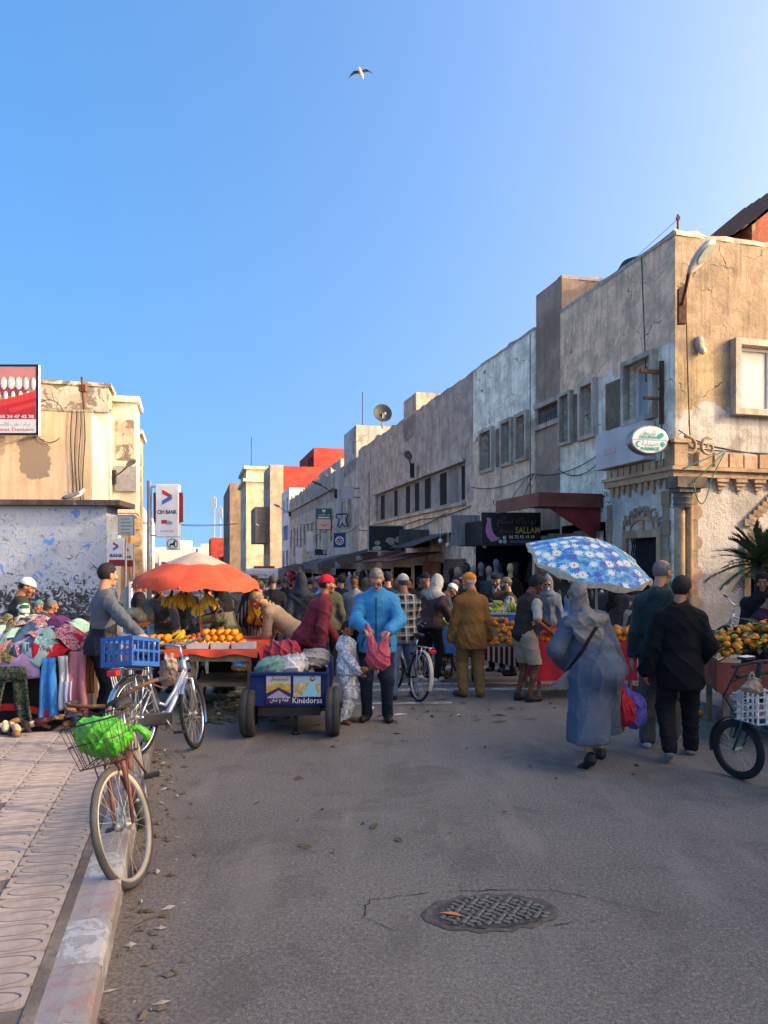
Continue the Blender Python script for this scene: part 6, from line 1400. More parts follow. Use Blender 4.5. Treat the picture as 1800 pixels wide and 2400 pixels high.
bicycle('dark bicycle with a pale rear mudguard ridden by the man in plaid', (.46, 9.75), (.08, 10.7), gzp(.46, 9.75), gzp(.08, 10.7), radians(6), radians(10), .335, M_IRON, M_TYRE, M_ALU, 'diamond', mat('cream_guard', (.5, .46, .38), .45), True, 'swept', light=True)
M_TEALP = mat('dark_teal_paint', (.008, .07, .085), .3, .3, var=.1)
bk4, SM4, g4_ = bicycle('dark teal folding electric bicycle on its kickstand at the right edge', (3.52, 5.28), (3.0, 6.13), 0, 0, radians(-4), radians(-6), .25, M_TEALP, M_TYRE, M_IRON, 'fold', mat('black_guard', (.02, .02, .02), .5), True, 'flat', tube_r=.019, light=False, wt=.026, kick=True)
b = MB(); b.T = SM4; b.tube([g4_['ht'], g4_['ht'] + Vector((0, -.06, .28))], .02, 8); b.tube([g4_['ht'] + Vector((-.34, -.07, .26)), g4_['ht'] + Vector((-.1, -.05, .27)), g4_['ht'] + Vector((.3, -.1, .27))], .014, 8); b.box((-.2, g4_['ht'].y - .08, g4_['ht'].z + .3), (-.08, g4_['ht'].y + .0, g4_['ht'].z + .32)); b.tube([g4_['ht'] + Vector((-.15, .02, .25)), g4_['hb'] + Vector((-.12, .15, .1)), g4_['hb'] + Vector((-.05, .06, -.1)), g4_['fa'] + Vector((-.05, 0, .1))], .008, 6); b.build('stem', M_RUBG, bk4)
b = MB(); b.T = SM4; b.box((-.21, g4_['ht'].y - .085, g4_['ht'].z + .322), (-.1, g4_['ht'].y - .01, g4_['ht'].z + .327)); b.build('display', K_WHITE, bk4)
bpy.context.view_layer.update()
bicycle('silver white bicycle leaning against the white pharmacy wall', (X(1800, 12.6), 12.55), (X(1680, 12.45), 12.35), .14, .14, radians(-8), radians(20), .335, mat('silver_white_frame', (.55, .56, .58), .3, .5), M_TYRE, M_ALU, 'diamond', None, False, 'rise', light=False)
bicycle('black bicycle seen from the front beside the man in the leather jacket', (X(1072, 13.0), 13.0), (X(1044, 12.1), 12.05), gzp(2, 13), gzp(1, 12.05), radians(5), radians(-14), .33, M_IRON, M_TYRE, M_IRON, 'diamond', None, False, 'flat', light=False)
rf = random.Random(21)
M_OR = mat('orange_peel', (.72, .23, .012), .45, var=.15, scale=9, bump=.15, bscale=200); M_TAN = mat('ripe_tangerine', (.85, .25, .012), .45, var=.2, scale=8); M_GRN = mat('green_tangerine', (.46, .3, .03), .45, var=.4, scale=7); M_PER = mat('persimmon_skin', (.66, .19, .015), .4, var=.2)
M_BAN = mat('banana_skin', (.66, .45, .04), .55, var=.25, scale=9); M_BANG = mat('greenish_banana_skin', (.5, .45, .07), .55, var=.2, scale=9); M_BTIP = mat('banana_tip', (.08, .05, .02), .8); M_LEAF = mat('citrus_leaf', (.035, .075, .018), .5, var=.5, scale=6); M_LEAFD = mat('dry_leaf_litter', (.1, .1, .045), .9, var=.5, scale=9)
M_APP = mat('green_apple_skin', (.4, .45, .08), .4, var=.3); M_TOM = mat('tomato_skin', (.6, .06, .02), .3); M_MEL = mat('melon_skin', (.55, .45, .24), .7, var=.2, scale=14, bump=.4); M_GRA = mat('dark_grape', (.09, .015, .02), .35, var=.4); M_PINE = mat('pineapple_skin', (.3, .16, .04), .8, var=.5, scale=30, bump=1)
M_WOOD = mat('weathered_wood', (.24, .17, .11), .9, var=.35, scale=4, bump=.4); M_CARD = mat('white_carton', (.55, .53, .5), .8, var=.1); M_REDPL = mat('red_tarpaulin', (.62, .07, .03), .55, var=.15, scale=3); M_REDCL = mat('crimson_cloth', (.5, .02, .035), .85, var=.15, scale=4); M_BLUCL = mat('blue_tarpaulin', (.03, .27, .66), .6, var=.1)
def fruit_mesh(name, r, m, n=9, k=7, sq=.95): b = MB(); b.ball((0, 0, 0), (r, r, r * sq), n, k); return b.mesh(name, m)
FM = {k: fruit_mesh(k, r, m) for k, r, m in (('orange', .047, M_OR), ('tangerine', .037, M_TAN), ('green_tangerine', .037, M_GRN), ('persimmon', .036, M_PER), ('apple', .038, M_APP), ('tomato', .036, M_TOM))}
def fruit(kind, p, label, group, cat=None):
    o = inst(FM[kind], kind, None, p, (rf.uniform(0, 6), rf.uniform(0, 6), 0), (rf.uniform(.88, 1.1),) * 3); return tag(o, label, cat or kind.replace('green_', ''), group)
def banana_mesh(m):
    b = MB(); b.tube([(0, .0, 0), (.0, .012, -.03), (0, .045, -.08), (0, .07, -.13), (0, .075, -.17), (0, .07, -.185)], [.007, .014, .019, .018, .012, .006], 6); return b.mesh('banana', m)
BME, BMG = banana_mesh(M_BAN), banana_mesh(M_BANG)
def bananas(p, label, group, n=9, me=None, rot=(0, 0, 0), sc2=1.0):
    o = empty('banana_bunch', p, 0, label, 'bananas', group, rot=rot); o.scale = (sc2,) * 3
    for i in range(n):
        a = 2 * pi * i / n * .8 + rf.uniform(-.1, .1); inst(me or BME, 'banana', o, (.018 * cos(a), .018 * sin(a), rf.uniform(-.03, .0)), (rf.uniform(-.15, .25), 0, a - pi / 2 + rf.uniform(-.2, .2)))
    b = MB(); b.tube([(0, 0, .06), (0, 0, -.03)], [.012, .022], 6); b.build('stalk', M_BTIP, o); return o
def box_thing(name, label, cat, c, w, l, h, m, rz=0, group=None, open_=True, part='side'):
    o = empty(name, c, rz, label, cat, group); b = MB(); t = .012
    b.box((-w / 2, -l / 2, 0), (w / 2, l / 2, t)); b.build('base', m, o)
    b = MB(); b.box((-w / 2, -l / 2, t), (w / 2, -l / 2 + t, h)); b.build('front_panel', m, o)
    b = MB(); b.box((-w / 2, l / 2 - t, t), (w / 2, l / 2, h)); b.build('rear_panel', m, o)
    for s in (-1, 1): b = MB(); b.box((min(s * w / 2, s * (w / 2 - t)), -l / 2 + t, t), (max(s * w / 2, s * (w / 2 - t)), l / 2 - t, h)); b.build('side_panel', m, o)
    return o
def tyre_wheel(parent, c, R, w, ax='X', rim=None):
    b = MB(); pr = [(R * .55, -w / 2), (R * .9, -w / 2), (R * .97, -w * .42), (R, -w * .25), (R, -.012), (R * .975, -.008), (R * .975, .008), (R, .012), (R, w * .25), (R * .97, w * .42), (R * .9, w / 2), (R * .55, w / 2)]
    b.lathe(pr, 28, ax, c); t = b.build('wheel', mat('worn_cart_tyre', (.045, .042, .04), .9, var=.35, scale=8, bump=.5, bscale=60), parent)
    b = MB(); b.lathe([(.001, -w * .3), (R * .3, -w * .34), (R * .56, -w * .4), (R * .56, w * .4), (R * .3, w * .34), (.001, w * .3)], 16, ax, c); b.build('hub', M_RUST, t); return t
d = 7.62; cx = (X(587, d) + X(768, d)) / 2; w = X(768, d) - X(587, d); z0, z1 = Z(1655, d), Z(1576, d)
HC = empty('hand_cart', (cx, d, 0), radians(1.5), 'blue two wheeled hand cart with pasta posters on its front board', 'hand cart')
M_CBLUE = plaster('chipped_blue_paint', (.014, .028, .12), '#2a2320', .3, stain=.4, streak=.3, scale=3, bump=.2)
b = MB(); b.bbox((-w / 2, -.02, z0), (w / 2, .02, z1 - .03), .006); b.box((-w / 2 - .01, -.035, z1 - .03), (w / 2 + .01, .03, z1)); b.build('front_board', M_CBLUE, HC)
for s in (-1, 1): b = MB(); b.box((min(s * w / 2, s * (w / 2 - .03)), .03, z0 + .05), (max(s * w / 2, s * (w / 2 - .03)), 1.5, z1 - .02)); b.build('side_board', M_CBLUE, HC)
b = MB(); b.box((-w / 2, .022, z0 + .0), (w / 2, 1.5, z0 + .048)); b.build('bed', M_WOOD, HC)
b = MB(); b.box((-w / 2 + .08, .0, z0 - .1), (w / 2 - .08, 1.45, z0 - .005)); b.box((-w / 2 - .16, .32, .235), (w / 2 + .14, .38, .285)); b.build('chassis', M_IRON, HC)
b = MB(); b.tube([(.06, .1, z0 - .1), (.06, .09, .035)], .02, 8); b.tube([(.06, .09, .035), (.06, .09, .0)], .035, 8); b.build('prop_leg', M_IRON, HC)
for s in (-1, 1): b = MB(); b.tube([(s * .33, 1.5, z1 - .1), (s * .3, 2.0, z1 + .2)], .02, 7); b.build('handle', M_IRON, HC)
for px in (583, 780): tyre_wheel(HC, (X(px, d) - cx, .05 + .3 * 0, .255), .257, .145)
pw = X(686, d) - X(625, d); x0 = X(625, d) - cx; zb, zt = Z(1648, d), Z(1583, d)
def flat(name, pts, m, y): return shape(HC, name, pts, m, y)
flat('left_poster', [(x0, zb), (x0 + pw - .02, zb), (x0 + pw - .02, zt), (x0, zt)], PM('poster_cream', (.45, .42, .38)), -.024)
flat('poster_pasta', [(x0, zb + .13), (x0 + pw - .02, zb + .13), (x0 + pw - .02, zt - .09), (x0 + .14, zt - .075), (x0, zt - .1)], mat('pasta_print', (.5, .3, .07), .6, var=.4, scale=30), -.027); flat('poster_dark', [(x0, zb), (x0 + pw - .02, zb), (x0 + pw - .02, zb + .11), (x0 + .13, zb + .17), (x0, zb + .11)], PM('poster_plum', (.045, .02, .07)), -.029); flat('poster_dune', [(x0, zb + .06), (x0 + pw - .02, zb + .06), (x0 + .13, zb + .14)], PM('poster_lilac', (.36, .3, .42)), -.032)
write(arabic('كينيدورسال'), .055, (x0 + pw / 2, -.03, zt - .045), K_BLACK, HC, .19); write('"' + arabic('قمة و شان') + '"', .07, (x0 + pw / 2, -.034, zb + .025), K_WHITE, HC, .22)
x1 = x0 + pw + .01; flat('right_poster', [(x1, zb + .07), (x1 + .285, zb + .07), (x1 + .285, zt + .01), (x1, zt + .01)], PM('poster_sky', (.3, .42, .5)), -.024); flat('poster_field', [(x1, zb + .07), (x1 + .285, zb + .07), (x1 + .285, zb + .21), (x1 + .14, zb + .235), (x1, zb + .2)], mat('field_print', (.46, .36, .18), .7, var=.4, scale=25), -.027)
flat('dress_print', [(x1 + .08, zb + .075), (x1 + .27, zb + .075), (x1 + .225, zb + .16), (x1 + .235, zb + .22), (x1 + .2, zb + .235), (x1 + .165, zb + .225), (x1 + .15, zb + .17)], PM('dress_blue_print', (.2, .5, .62)), -.03); disc(HC, 'hair_print', (x1 + .2, zb + .262), .03, PM('hair_print', (.07, .03, .02)), -.031, sx=.8); disc(HC, 'face_print', (x1 + .2, zb + .265), .017, PM('face_print2', (.5, .32, .22)), -.033)
write('Kinédorsa', .085, (x1 + .145, -.03, zb + .005), K_WHITE, HC, .31)
for (c, r, nm, col, sd, lb) in (((-.22, .25, z1 + .02), (.17, .16, .1), 'green_grey_plastic', '#5f8f86', 5, 'grey green plastic bag on the hand cart, left end'), ((.0, .3, z1 + .03), (.16, .17, .11), 'white_printed_plastic', '#c9c8c4', 6, 'white printed plastic bag in the middle of the hand cart'), ((-.18, .75, z1 + .1), (.2, .2, .15), 'crimson_bundle', '#a01d30', 7, 'crimson cloth bundle at the back of the hand cart'), ((.2, .7, z1 + .06), (.18, .2, .11), 'pale_sack', '#a99f92', 8, 'pale sack with red print on the right of the hand cart')):
    bag('market_bag', lb, Vector((cx + c[0], d + c[1], c[2])), r, plastic(nm, col, 0, .5), sd, group='bags on the blue hand cart', handles=False, wr=.022)
FC = empty('fruit_cart', (X(478, 9.8), 9.8, gzp(-2, 9.8)), radians(1), 'wooden fruit cart under a red tarpaulin with a shelf and spoked wheels', 'market cart')
tz = .8
def L(px, d): return X(px, d) - FC.location.x
b = MB(); b.box((L(345, 9), -.85, tz - .04), (L(598, 9.0), .85, tz)); b.build('table_top', M_WOOD, FC)
b = MB(); b.grid(26, 12, lambda u, v: (L(388, 9) + (L(604, 9.0) - L(388, 9)) * u, -.9 + 1.75 * v, tz + .016 + .008 * sin(u * 13) * sin(v * 9))); b.grid(26, 3, lambda u, v: (L(388, 9) + (L(604, 9) - L(388, 9)) * u, -.9 - .025 * v * (1 + .5 * sin(u * 20)), tz + .016 - v * (.05 + .045 * sin(u * 7 + 1) ** 2))); b.grid(10, 8, lambda u, v: (L(604, 9) + .012 * sin(v * 7) + .05 * v, -.9 + .9 * u, tz + .016 - v * .36 * (1 - .35 * u))); b.build('red_tarpaulin', M_REDPL, FC)
b = MB(); b.box((L(445, 9), -.88, tz - .13), (L(586, 9), -.82, tz - .045)); b.build('front_beam', M_WOOD, FC)
b = MB(); b.box((L(446, 9), -.75, .34), (L(586, 9), .7, .38)); b.build('lower_shelf', M_WOOD, FC)
for (px, y) in ((450, -.8), (582, -.8), (450, .75), (582, .75)): b = MB(); b.box((L(px, 9) - .025, y - .025, .0 if y < 0 else .0), (L(px, 9) + .025, y + .025, tz - .04)); b.build('leg', M_WOOD if y < 0 else M_RUST, FC)
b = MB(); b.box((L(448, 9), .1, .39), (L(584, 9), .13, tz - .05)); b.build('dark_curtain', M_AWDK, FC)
bmw = MB(); wheel(.24, M_TYRE, M_RUST, FC, Matrix.Translation((L(566, 9.0), .1, .24)), .02, 14); wheel(.24, M_TYRE, M_RUST, FC, Matrix.Translation((L(430, 9.0), .1, .24)), .02, 14)
def fcw(px, py, d_): p = P(px, py, d_); return p
tzw = FC.location.z + tz + .02
def pile(kind, cx_, cy_, nx, ny, layers, label, group, dx=None, z=None, jitter=.006):
    r = {'orange': .047, 'tangerine': .037, 'persimmon': .036, 'apple': .038, 'tomato': .036, 'green_tangerine': .037}[kind] * .97
    for l in range(layers):
        for i in range(nx - l):
            for j in range(max(1, ny - l)):
                fruit(kind, (cx_ + (i - (nx - l - 1) / 2) * 2 * r + rf.uniform(-jitter, jitter), cy_ + (j - (max(1, ny - l) - 1) / 2) * 2 * r + rf.uniform(-jitter, jitter), (z if z is not None else tzw) + r + l * r * 1.5), label, group)
GRP = 'oranges heaped on the fruit cart'
pile('orange', X(516, 9.2), 9.2, 7, 4, 3, 'orange in the neat stepped heap at the front right of the fruit cart', GRP)
pile('orange', X(372, 9.15), 9.2, 4, 3, 2, 'orange in the small heap by the left end of the fruit cart', GRP)
pile('orange', X(470, 9.7), 9.75, 5, 3, 1, 'orange loose in the middle of the fruit cart table', GRP)
pile('apple', X(455, 9.35), 9.4, 5, 3, 1, 'pale apple in the row beside the heaped oranges', 'apples on the fruit cart')
for i in range(26): fruit('tomato', (X(500, 9.7) + rf.uniform(-.28, .28), 9.75 + rf.uniform(-.12, .14), tzw + .03 + rf.uniform(0, .07)), 'dark red fruit in the shaded heap behind the oranges', 'dark red fruit on the fruit cart', 'fruit')
o = empty('pineapple', (X(514, 9.4), 9.5, tzw + .15), 0, 'pineapple with a spiky green crown behind the oranges', 'pineapple'); b = MB(); b.ball((0, 0, 0), (.06, .06, .09), 10, 7); b.build('fruit_body', M_PINE, o)
for k in range(12): a = k * 2.4; b = MB(); rr = .02 + .05 * (k / 12); b.tube([(0, 0, .07), (rr * cos(a), rr * sin(a), .14), (rr * 2 * cos(a), rr * 2 * sin(a), .2 - .05 * k / 12)], [.014, .009, .002], 4); b.build('leaf', M_LEAF, o)
for (px0, px1, lb) in ((437, 488, 'shallow white carton tray at the front edge of the fruit cart'), (543, 596, 'white carton box on the right corner of the fruit cart'), (494, 536, 'brownish carton tray between the two white ones')):
    bx = box_thing('carton', lb, 'box', ((X(px0, 8.98) + X(px1, 8.98)) / 2, 9.05, tzw), X(px1, 9) - X(px0, 9), .16, .075, M_CARD if 'white' in lb else M_WOOD, group='cartons on the fruit cart')
box_thing('date_box', 'wooden box of brown dates left of the carton tray', 'box', (X(416, 9.1), 9.1, tzw), .26, .18, .06, M_WOOD);
o = tag(field_obj('dates', Field(.012).ell((0, 0, 0), A(.12, .08, .05)).wrinkle(.012, 2.2, 4), mat('dates_brown', (.25, .11, .04), .5, var=.5, scale=40), None, (X(416, 9.1), 9.1, tzw + .05)), 'heap of glossy brown dates on the fruit cart', 'dates', kind='stuff')
for (px, py, d_, s_, lb) in ((402, 1392, 9.75, 1.0, 'leftmost banana bunch hanging under the umbrella'), (424, 1390, 9.7, 1.1, 'second banana bunch hanging under the umbrella'), (438, 1392, 9.8, 1.05, 'banana bunch just left of the umbrella pole'), (484, 1391, 9.6, 1.2, 'bright banana bunch hanging right of the umbrella pole'), (463, 1412, 9.6, .9, 'low banana bunch hanging beside the pole')):
    bananas(P(px, py, d_), lb, 'banana bunches hanging under the umbrella', 11, rot=(rf.uniform(-.3, .3), rf.uniform(-.3, .3), rf.uniform(0, 6)), sc2=s_ * .95)
bananas(Vector((X(432, 9.7), 9.75, tzw + .17)), 'banana bunch lying on the fruit cart', 'banana bunches hanging under the umbrella', 9, rot=(.5, .3, 1))
c2 = crate('blue crate of persimmons at the left end of the fruit cart', (X(328, 9.6), 9.55, tzw + .13), .1, .34, .26, .12, mat('light_blue_crate', (.05, .3, .6), .5), ribs=3)
crate('brown box of persimmons under the blue crate', (X(330, 9.6), 9.55, tzw), .1, .36, .3, .12, M_WOOD, ribs=3)
for i in range(20): fruit('persimmon', (X(328, 9.6) + rf.uniform(-.14, .14), 9.5 + rf.uniform(-.1, .1), tzw + .2 + .03 + rf.uniform(0, .06)), 'persimmon in the blue crate on the fruit cart', 'persimmons in the crates')
for i in range(9): fruit('persimmon', (X(330, 9.5) - .15 + .038 * i, 9.41, tzw + .09 + rf.uniform(-.02, .02)), 'persimmon in the lower brown box on the fruit cart', 'persimmons in the crates')
for px, py, r in ((310, 1436, .075), (324, 1437, .08), (334, 1447, .07)):
    b = MB(); n = 14
    for i in range(n): pass
    b.lathe([(.001, .95 * r)] + [(r * sin(a), r * .95 * cos(a)) for a in np.linspace(.2, pi - .2, 9)] + [(.001, -.95 * r)], 20);
    b.v = [Vector((p.x * (1 + .05 * cos(10 * atan2(p.y, p.x))), p.y * (1 + .05 * cos(10 * atan2(p.y, p.x))), p.z)) for p in b.v]
    tag(b.build('melon', M_MEL, None, P(px, py, 9.55)), {310: 'left ribbed melon on top of the crate', 324: 'large middle ribbed melon on top of the crate', 334: 'smaller melon at the right edge of the crate'}[px], 'melon', 'melons on the crate')
box_thing('pink_box', 'faded pink painted box at the left end of the fruit cart', 'box', (X(335, 9.25), 9.35, tzw - .24), .5, .3, .23, mat('faded_pink_paint', (.45, .2, .2), .8, var=.3, scale=5))
bag('blue_bag', 'light blue plastic bag hanging under the right corner of the fruit cart', P(560, 1550, 9.0), (.07, .05, .09), plastic('light_blue_plastic', '#4aa6e0'), 12, tall=.3); bag('orange_net', 'net of oranges hanging low by the fruit cart leg', P(564, 1562, 9.05), (.11, .07, .05), M_OR, 15, handles=False, wr=.02)
bag('paper_sack', 'crumpled sack with red print leaning at the left of the fruit cart', P(397, 1570, 8.9), (.1, .08, .2), plastic('pale_printed_sack', '#a88f80', 0, .7), 19, handles=False, wr=.02)
def umbrella(label, base, tip, R, drop, panels, m_top, axis, pole_to, m_low=None, split=.55, sagk=.05, under=None, name='market_umbrella', seed=0, pm=None, fl=.0, gores=True):
    o = empty(name, base, 0, label, 'umbrella'); base = Vector(base); tip = Vector(tip) - base; ax = Vector(axis).normalized(); x, y = frame_of(ax)
    n = panels * 6; rings = 10; r = random.Random(seed); jit = [r.uniform(-.06, .06) for _ in range(panels)]
    def pt(t, k, off=0.0):
        a = 2 * pi * k / n; ph = (k % 6) / 6; sg_ = sin(pi * ph)
        rr = R * (t if t <= 1 else 1.0) * (1 - .05 * sg_ * t); dz = drop * (t ** (1.25 if m_low else 1.7)) - sagk * sg_ * t * t
        if t > 1: dz = drop + (t - 1) * R * .9 + sagk * 0 - .02 * sin(k * 1.7); rr *= 1.0 + .02 * sin(k * 2.3)
        return tip + (x * cos(a) + y * sin(a)) * (rr + off) - ax * (dz + jit[(k // 6) % panels] * t * t + (-off))
    def sheet(t0, t1, m, nm, off=0.0, ks=None, nr=6):
        b = MB(); ts = np.linspace(t0, t1, nr); ks = range(n) if ks is None else ks; vs = []; fs = []
        K = list(ks) + ([] if len(list(ks)) == n else [list(ks)[-1] + 1]); c = len(K); full = len(list(ks)) == n
        for t in ts:
            for k in K: vs.append(pt(t, k, off))
        for i in range(nr - 1):
            for j in range(c if full else c - 1): j2 = (j + 1) % c; fs.append((i * c + j, i * c + j2, (i + 1) * c + j2, (i + 1) * c + j))
        b.add(vs, fs, 0, True); return b.build(nm, m, o)
    if gores:
        for p in range(panels): sheet(.01, split if m_low else 1.0, m_top, 'canopy_panel', 0, list(range(p * 6, p * 6 + 6)))
        if m_low:
            for p in range(panels): sheet(split, 1.0 + fl, m_low, 'lower_panel', .004, list(range(p * 6, p * 6 + 6)))
        if not m_low and fl:
            for p in range(panels): sheet(1.0, 1.0 + fl, under or m_top, 'valance', .002, list(range(p * 6, p * 6 + 6)), 3)
    for p in range(panels):
        b = MB(); b.tube([pt(t, p * 6, -.012) for t in (.02, .4, .7, 1.0, 1.03)], .006, 5); b.build('rib', M_STEEL, o)
    b = MB(); b.tube([Vector(pole_to) - base, tip + ax * .04], .018, 8); b.build('pole', pm or M_CHROME, o); return o
tipW = P(462, 1293, 9.7)
M_BEI2 = mat('beige_canvas', (.37, .3, .245), .9, var=.12, scale=3); M_ORC = mat('orange_red_cloth', (.56, .075, .035), .85, var=.12, scale=4)
um = umbrella('beige umbrella with an orange red cloth hung round its lower half over the fruit cart', (X(472, 9.75), 9.75, tzw), tipW, .87, .44, 8, M_BEI2, (.02, -.07, 1), (X(474, 9.75), 9.75, tzw - .1), M_ORC, .46, .07, fl=.07, seed=4)
def floral():
    g = NG('floral_print'); v = g.map(); vo = g.n('TexVoronoi'); vo.inputs['Scale'].default_value = 7.2; vo.inputs['Randomness'].default_value = .75; g.l(v, vo.inputs['Vector'])
    sb = g.n('VectorMath'); sb.operation = 'SUBTRACT'; g.l(v, sb.inputs[0]); g.l(vo.outputs['Position'], sb.inputs[1]); sp_ = g.n('SeparateXYZ'); g.l(sb.outputs[0], sp_.inputs[0])
    ang = g.math('ARCTAN2', sp_.outputs[1], sp_.outputs[0]); dist = vo.outputs['Distance']
    cs = g.n('SeparateColor'); g.l(vo.outputs['Color'], cs.inputs[0])
    pet = g.math('ADD', g.math('MULTIPLY', g.math('ABSOLUTE', g.math('SINE', g.math('MULTIPLY', ang, 5.5))), .24), .3)
    base = g.mix(g.ramp(g.noise(v, 14, 3, .6), .42, .58), (.015, .19, .42), (.12, .43, .6))
    inp = g.math('LESS_THAN', dist, pet); pc = g.mix(g.math('LESS_THAN', cs.outputs[0], .55), (.05, .09, .42), (.72, .7, .6))
    c = g.mix(inp, base, pc); c = g.mix(g.math('LESS_THAN', dist, .13), c, (.55, .13, .07))
    g.b.inputs['Transmission Weight'].default_value = 0; return g.done(c, .6, 0, .3)
M_FLO = floral(); M_FRINGE = mat('cream_fringe', (.78, .62, .44), .9, var=.2, scale=12)
fa = Vector((.19, -.36, .92)).normalized(); ft = P(1396, 1268, 10.45)
uf = umbrella('blue umbrella printed with white daisies and a cream fringe, tilted over the right stalls', (X(1398, 10.6), 10.6, gzp(3, 10.6)), ft, .93, .36, 8, M_FLO, fa, (X(1398, 10.6), 10.6, gzp(3, 10.6)), None, .5, .05, under=M_FRINGE, fl=.065, seed=9, pm=mat('cream_pole', (.55, .5, .42), .5))
def stall_box(name, label, px0, px1, d0, d1, z0, z1, m, cloth_m=None, cat='market stall'):
    x0, x1 = X(px0, d0), X(px1, d0); c = ((x0 + x1) / 2, (d0 + d1) / 2); o = empty(name, (c[0], c[1], gzp(*c)), 0, label, cat)
    hw, hl = (x1 - x0) / 2, (d1 - d0) / 2; b = MB(); b.box((-hw, -hl, z1 - .04), (hw, hl, z1)); b.build('table_top', M_WOOD, o)
    for sx in (-1, 1):
        for sy in (-1, 1): b = MB(); b.box((sx * (hw - .05) - .02, sy * (hl - .05) - .02, 0), (sx * (hw - .05) + .02, sy * (hl - .05) + .02, z1 - .04)); b.build('leg', M_WOOD, o)
    b = MB(); b.grid(30, 8, lambda u, v: (-hw - .02 + (2 * hw + .04) * u, -hl - .015 - .02 * v * sin(u * 26) * v - .03 * v, z1 + .01 - (z1 - z0) * v)); b.grid(16, 8, lambda u, v: (-hw - .02 - .03 * v - .015 * v * sin(u * 19), -hl - .015 + 2 * hl * u, z1 + .01 - (z1 - z0) * v)); b.grid(8, 8, lambda u, v: (-hw - .02 + (2 * hw + .04) * u, -hl - .015 + (2 * hl) * v, z1 + .01)); b.build('table_cloth', m, o); return o, z1 + .012 + gzp(*c), c, hw, hl
rs_, rz, rc, rw, rl = stall_box('red_cloth_stall', 'stall hidden behind a bright red cloth with a torn hem', 1256, 1488, 9.9, 10.9, .26, .78, M_REDCL)
b = MB()
for k in range(46): x = -rw + 2 * rw * k / 45; b.tube([(x, -rl - .05, .27), (x + rf.uniform(-.03, .03), -rl - .07, .27 - rf.uniform(.03, .12))], .004, 3)
b.build('torn_fringe', M_REDCL, rs_)
for i in range(70): fruit('tangerine', (rc[0] + rf.uniform(-rw + .05, rw - .05), rc[1] - rl + .12 + rf.uniform(-.07, .12), rz + .03 + rf.uniform(0, .05)), 'tangerine on the red cloth stall', 'tangerines on the red cloth stall')
for i in range(40): fruit('orange', (X(1468, 9.9) + rf.uniform(-.13, .13), 9.95 + rf.uniform(-.05, .15), rz + .04 + rf.uniform(0, .14)), 'orange heaped at the right end of the red cloth stall', 'oranges at the right end of the red stall')
bag('red_bag', 'red plastic bag in the hands of the young vendor', P(1290, 1480, 9.95), (.12, .06, .05), plastic('red_thin_plastic', '#d8402e'), 31, handles=False, wr=.02)
o = empty('blue_scoop', P(1453, 1482, 10.0), .3, 'light blue plastic bowl on the right end of the red stall', 'bowl'); b = MB(); b.lathe([(.001, 0), (.05, 0), (.085, .05), (.08, .05), (.048, .006)], 16); b.build('bowl_body', plastic('cyan_plastic', '#2f9fd8'), o); o.rotation_euler = (.5, .3, 0)
DC = empty('display_cart', (X(1178, 11.3), 11.3, gzp(1.8, 11.3)), radians(-8), 'sloping fruit cart with bananas above tangerines and a striped skirt', 'market cart')
M_STRP = cloth('maroon_striped_skirt', '#5c1f1f', kind='stripe', col2='#c9b79a', sc_=.8)
b = MB(); b.box((-.52, -.3, .55), (.52, .9, .6)); b.build('bed', M_WOOD, DC)
b = MB(); b.add([(-.5, -.28, .62), (.5, -.28, .62), (.5, .25, .98), (-.5, .25, .98), (-.5, -.28, .6), (.5, -.28, .6), (.5, .25, .6), (-.5, .25, .6)], [(0, 1, 2, 3), (0, 4, 5, 1), (0, 3, 7, 4), (1, 5, 6, 2)]); b.build('sloping_tray', M_WOOD, DC)
b = MB(); b.box((-.52, .27, .95), (.52, .3, 1.06)); b.box((-.52, .3, 1.06), (.52, .9, 1.075)); b.build('blue_shelf', M_BLUCL, DC); b = MB(); b.box((-.54, .25, 1.076), (.54, .31, 1.11)); b.build('white_rail', M_CARD, DC)
b = MB(); b.grid(24, 6, lambda u, v: (-.52 + 1.04 * u, -.31 - .02 * v * sin(u * 20), .63 - v * (.16 + .2 * u))); b.build('skirt', M_STRP, DC)
for s in (-1, 1): wheel(.3, M_TYRE, M_RUST, DC, Matrix.Translation((s * .46, .3, .3)), .028, 14)
bpy.context.view_layer.update(); MD = DC.matrix_world.copy()
for i in range(96): u, v = rf.uniform(-.47, .47), rf.random(); fruit('tangerine', MD @ Vector((u, -.26 + .5 * v, .655 + .35 * v + rf.uniform(0, .045))), 'tangerine on the sloping tray of the display cart', 'tangerines on the display cart')
for i in range(7): bananas(MD @ Vector((-.45 + .15 * i, .5 + rf.uniform(-.08, .1), 1.2 + rf.uniform(0, .1))), ('first', 'second', 'third', 'fourth', 'fifth', 'sixth', 'seventh')[i] + ' banana bunch from the left on the shelf of the display cart', 'banana bunches on the display cart', 10, BMG, (rf.uniform(.2, .9), rf.uniform(-.4, .4), rf.uniform(0, 6)), 1.0)
gs, gz_, gc_, gw_, gl_ = stall_box('green_fruit_stall', 'small stall with a blue tarpaulin and pale green fruit', 1026, 1100, 11.9, 12.7, .45, .86, M_BLUCL)
for i in range(46): fruit('apple', (gc_[0] + rf.uniform(-gw_, gw_ * .8), gc_[1] - gl_ + rf.uniform(.02, .35), gz_ + .03 + rf.uniform(0, .1)), 'pale green apple on the blue tarpaulin stall', 'apples on the blue tarpaulin stall')
for i in range(22): fruit('tomato', (gc_[0] + .05 + rf.uniform(-.2, .2), gc_[1] + .15 + rf.uniform(-.12, .12), gz_ + .1 + rf.uniform(0, .1)), 'red tomato behind the apples', 'tomatoes behind the apples')
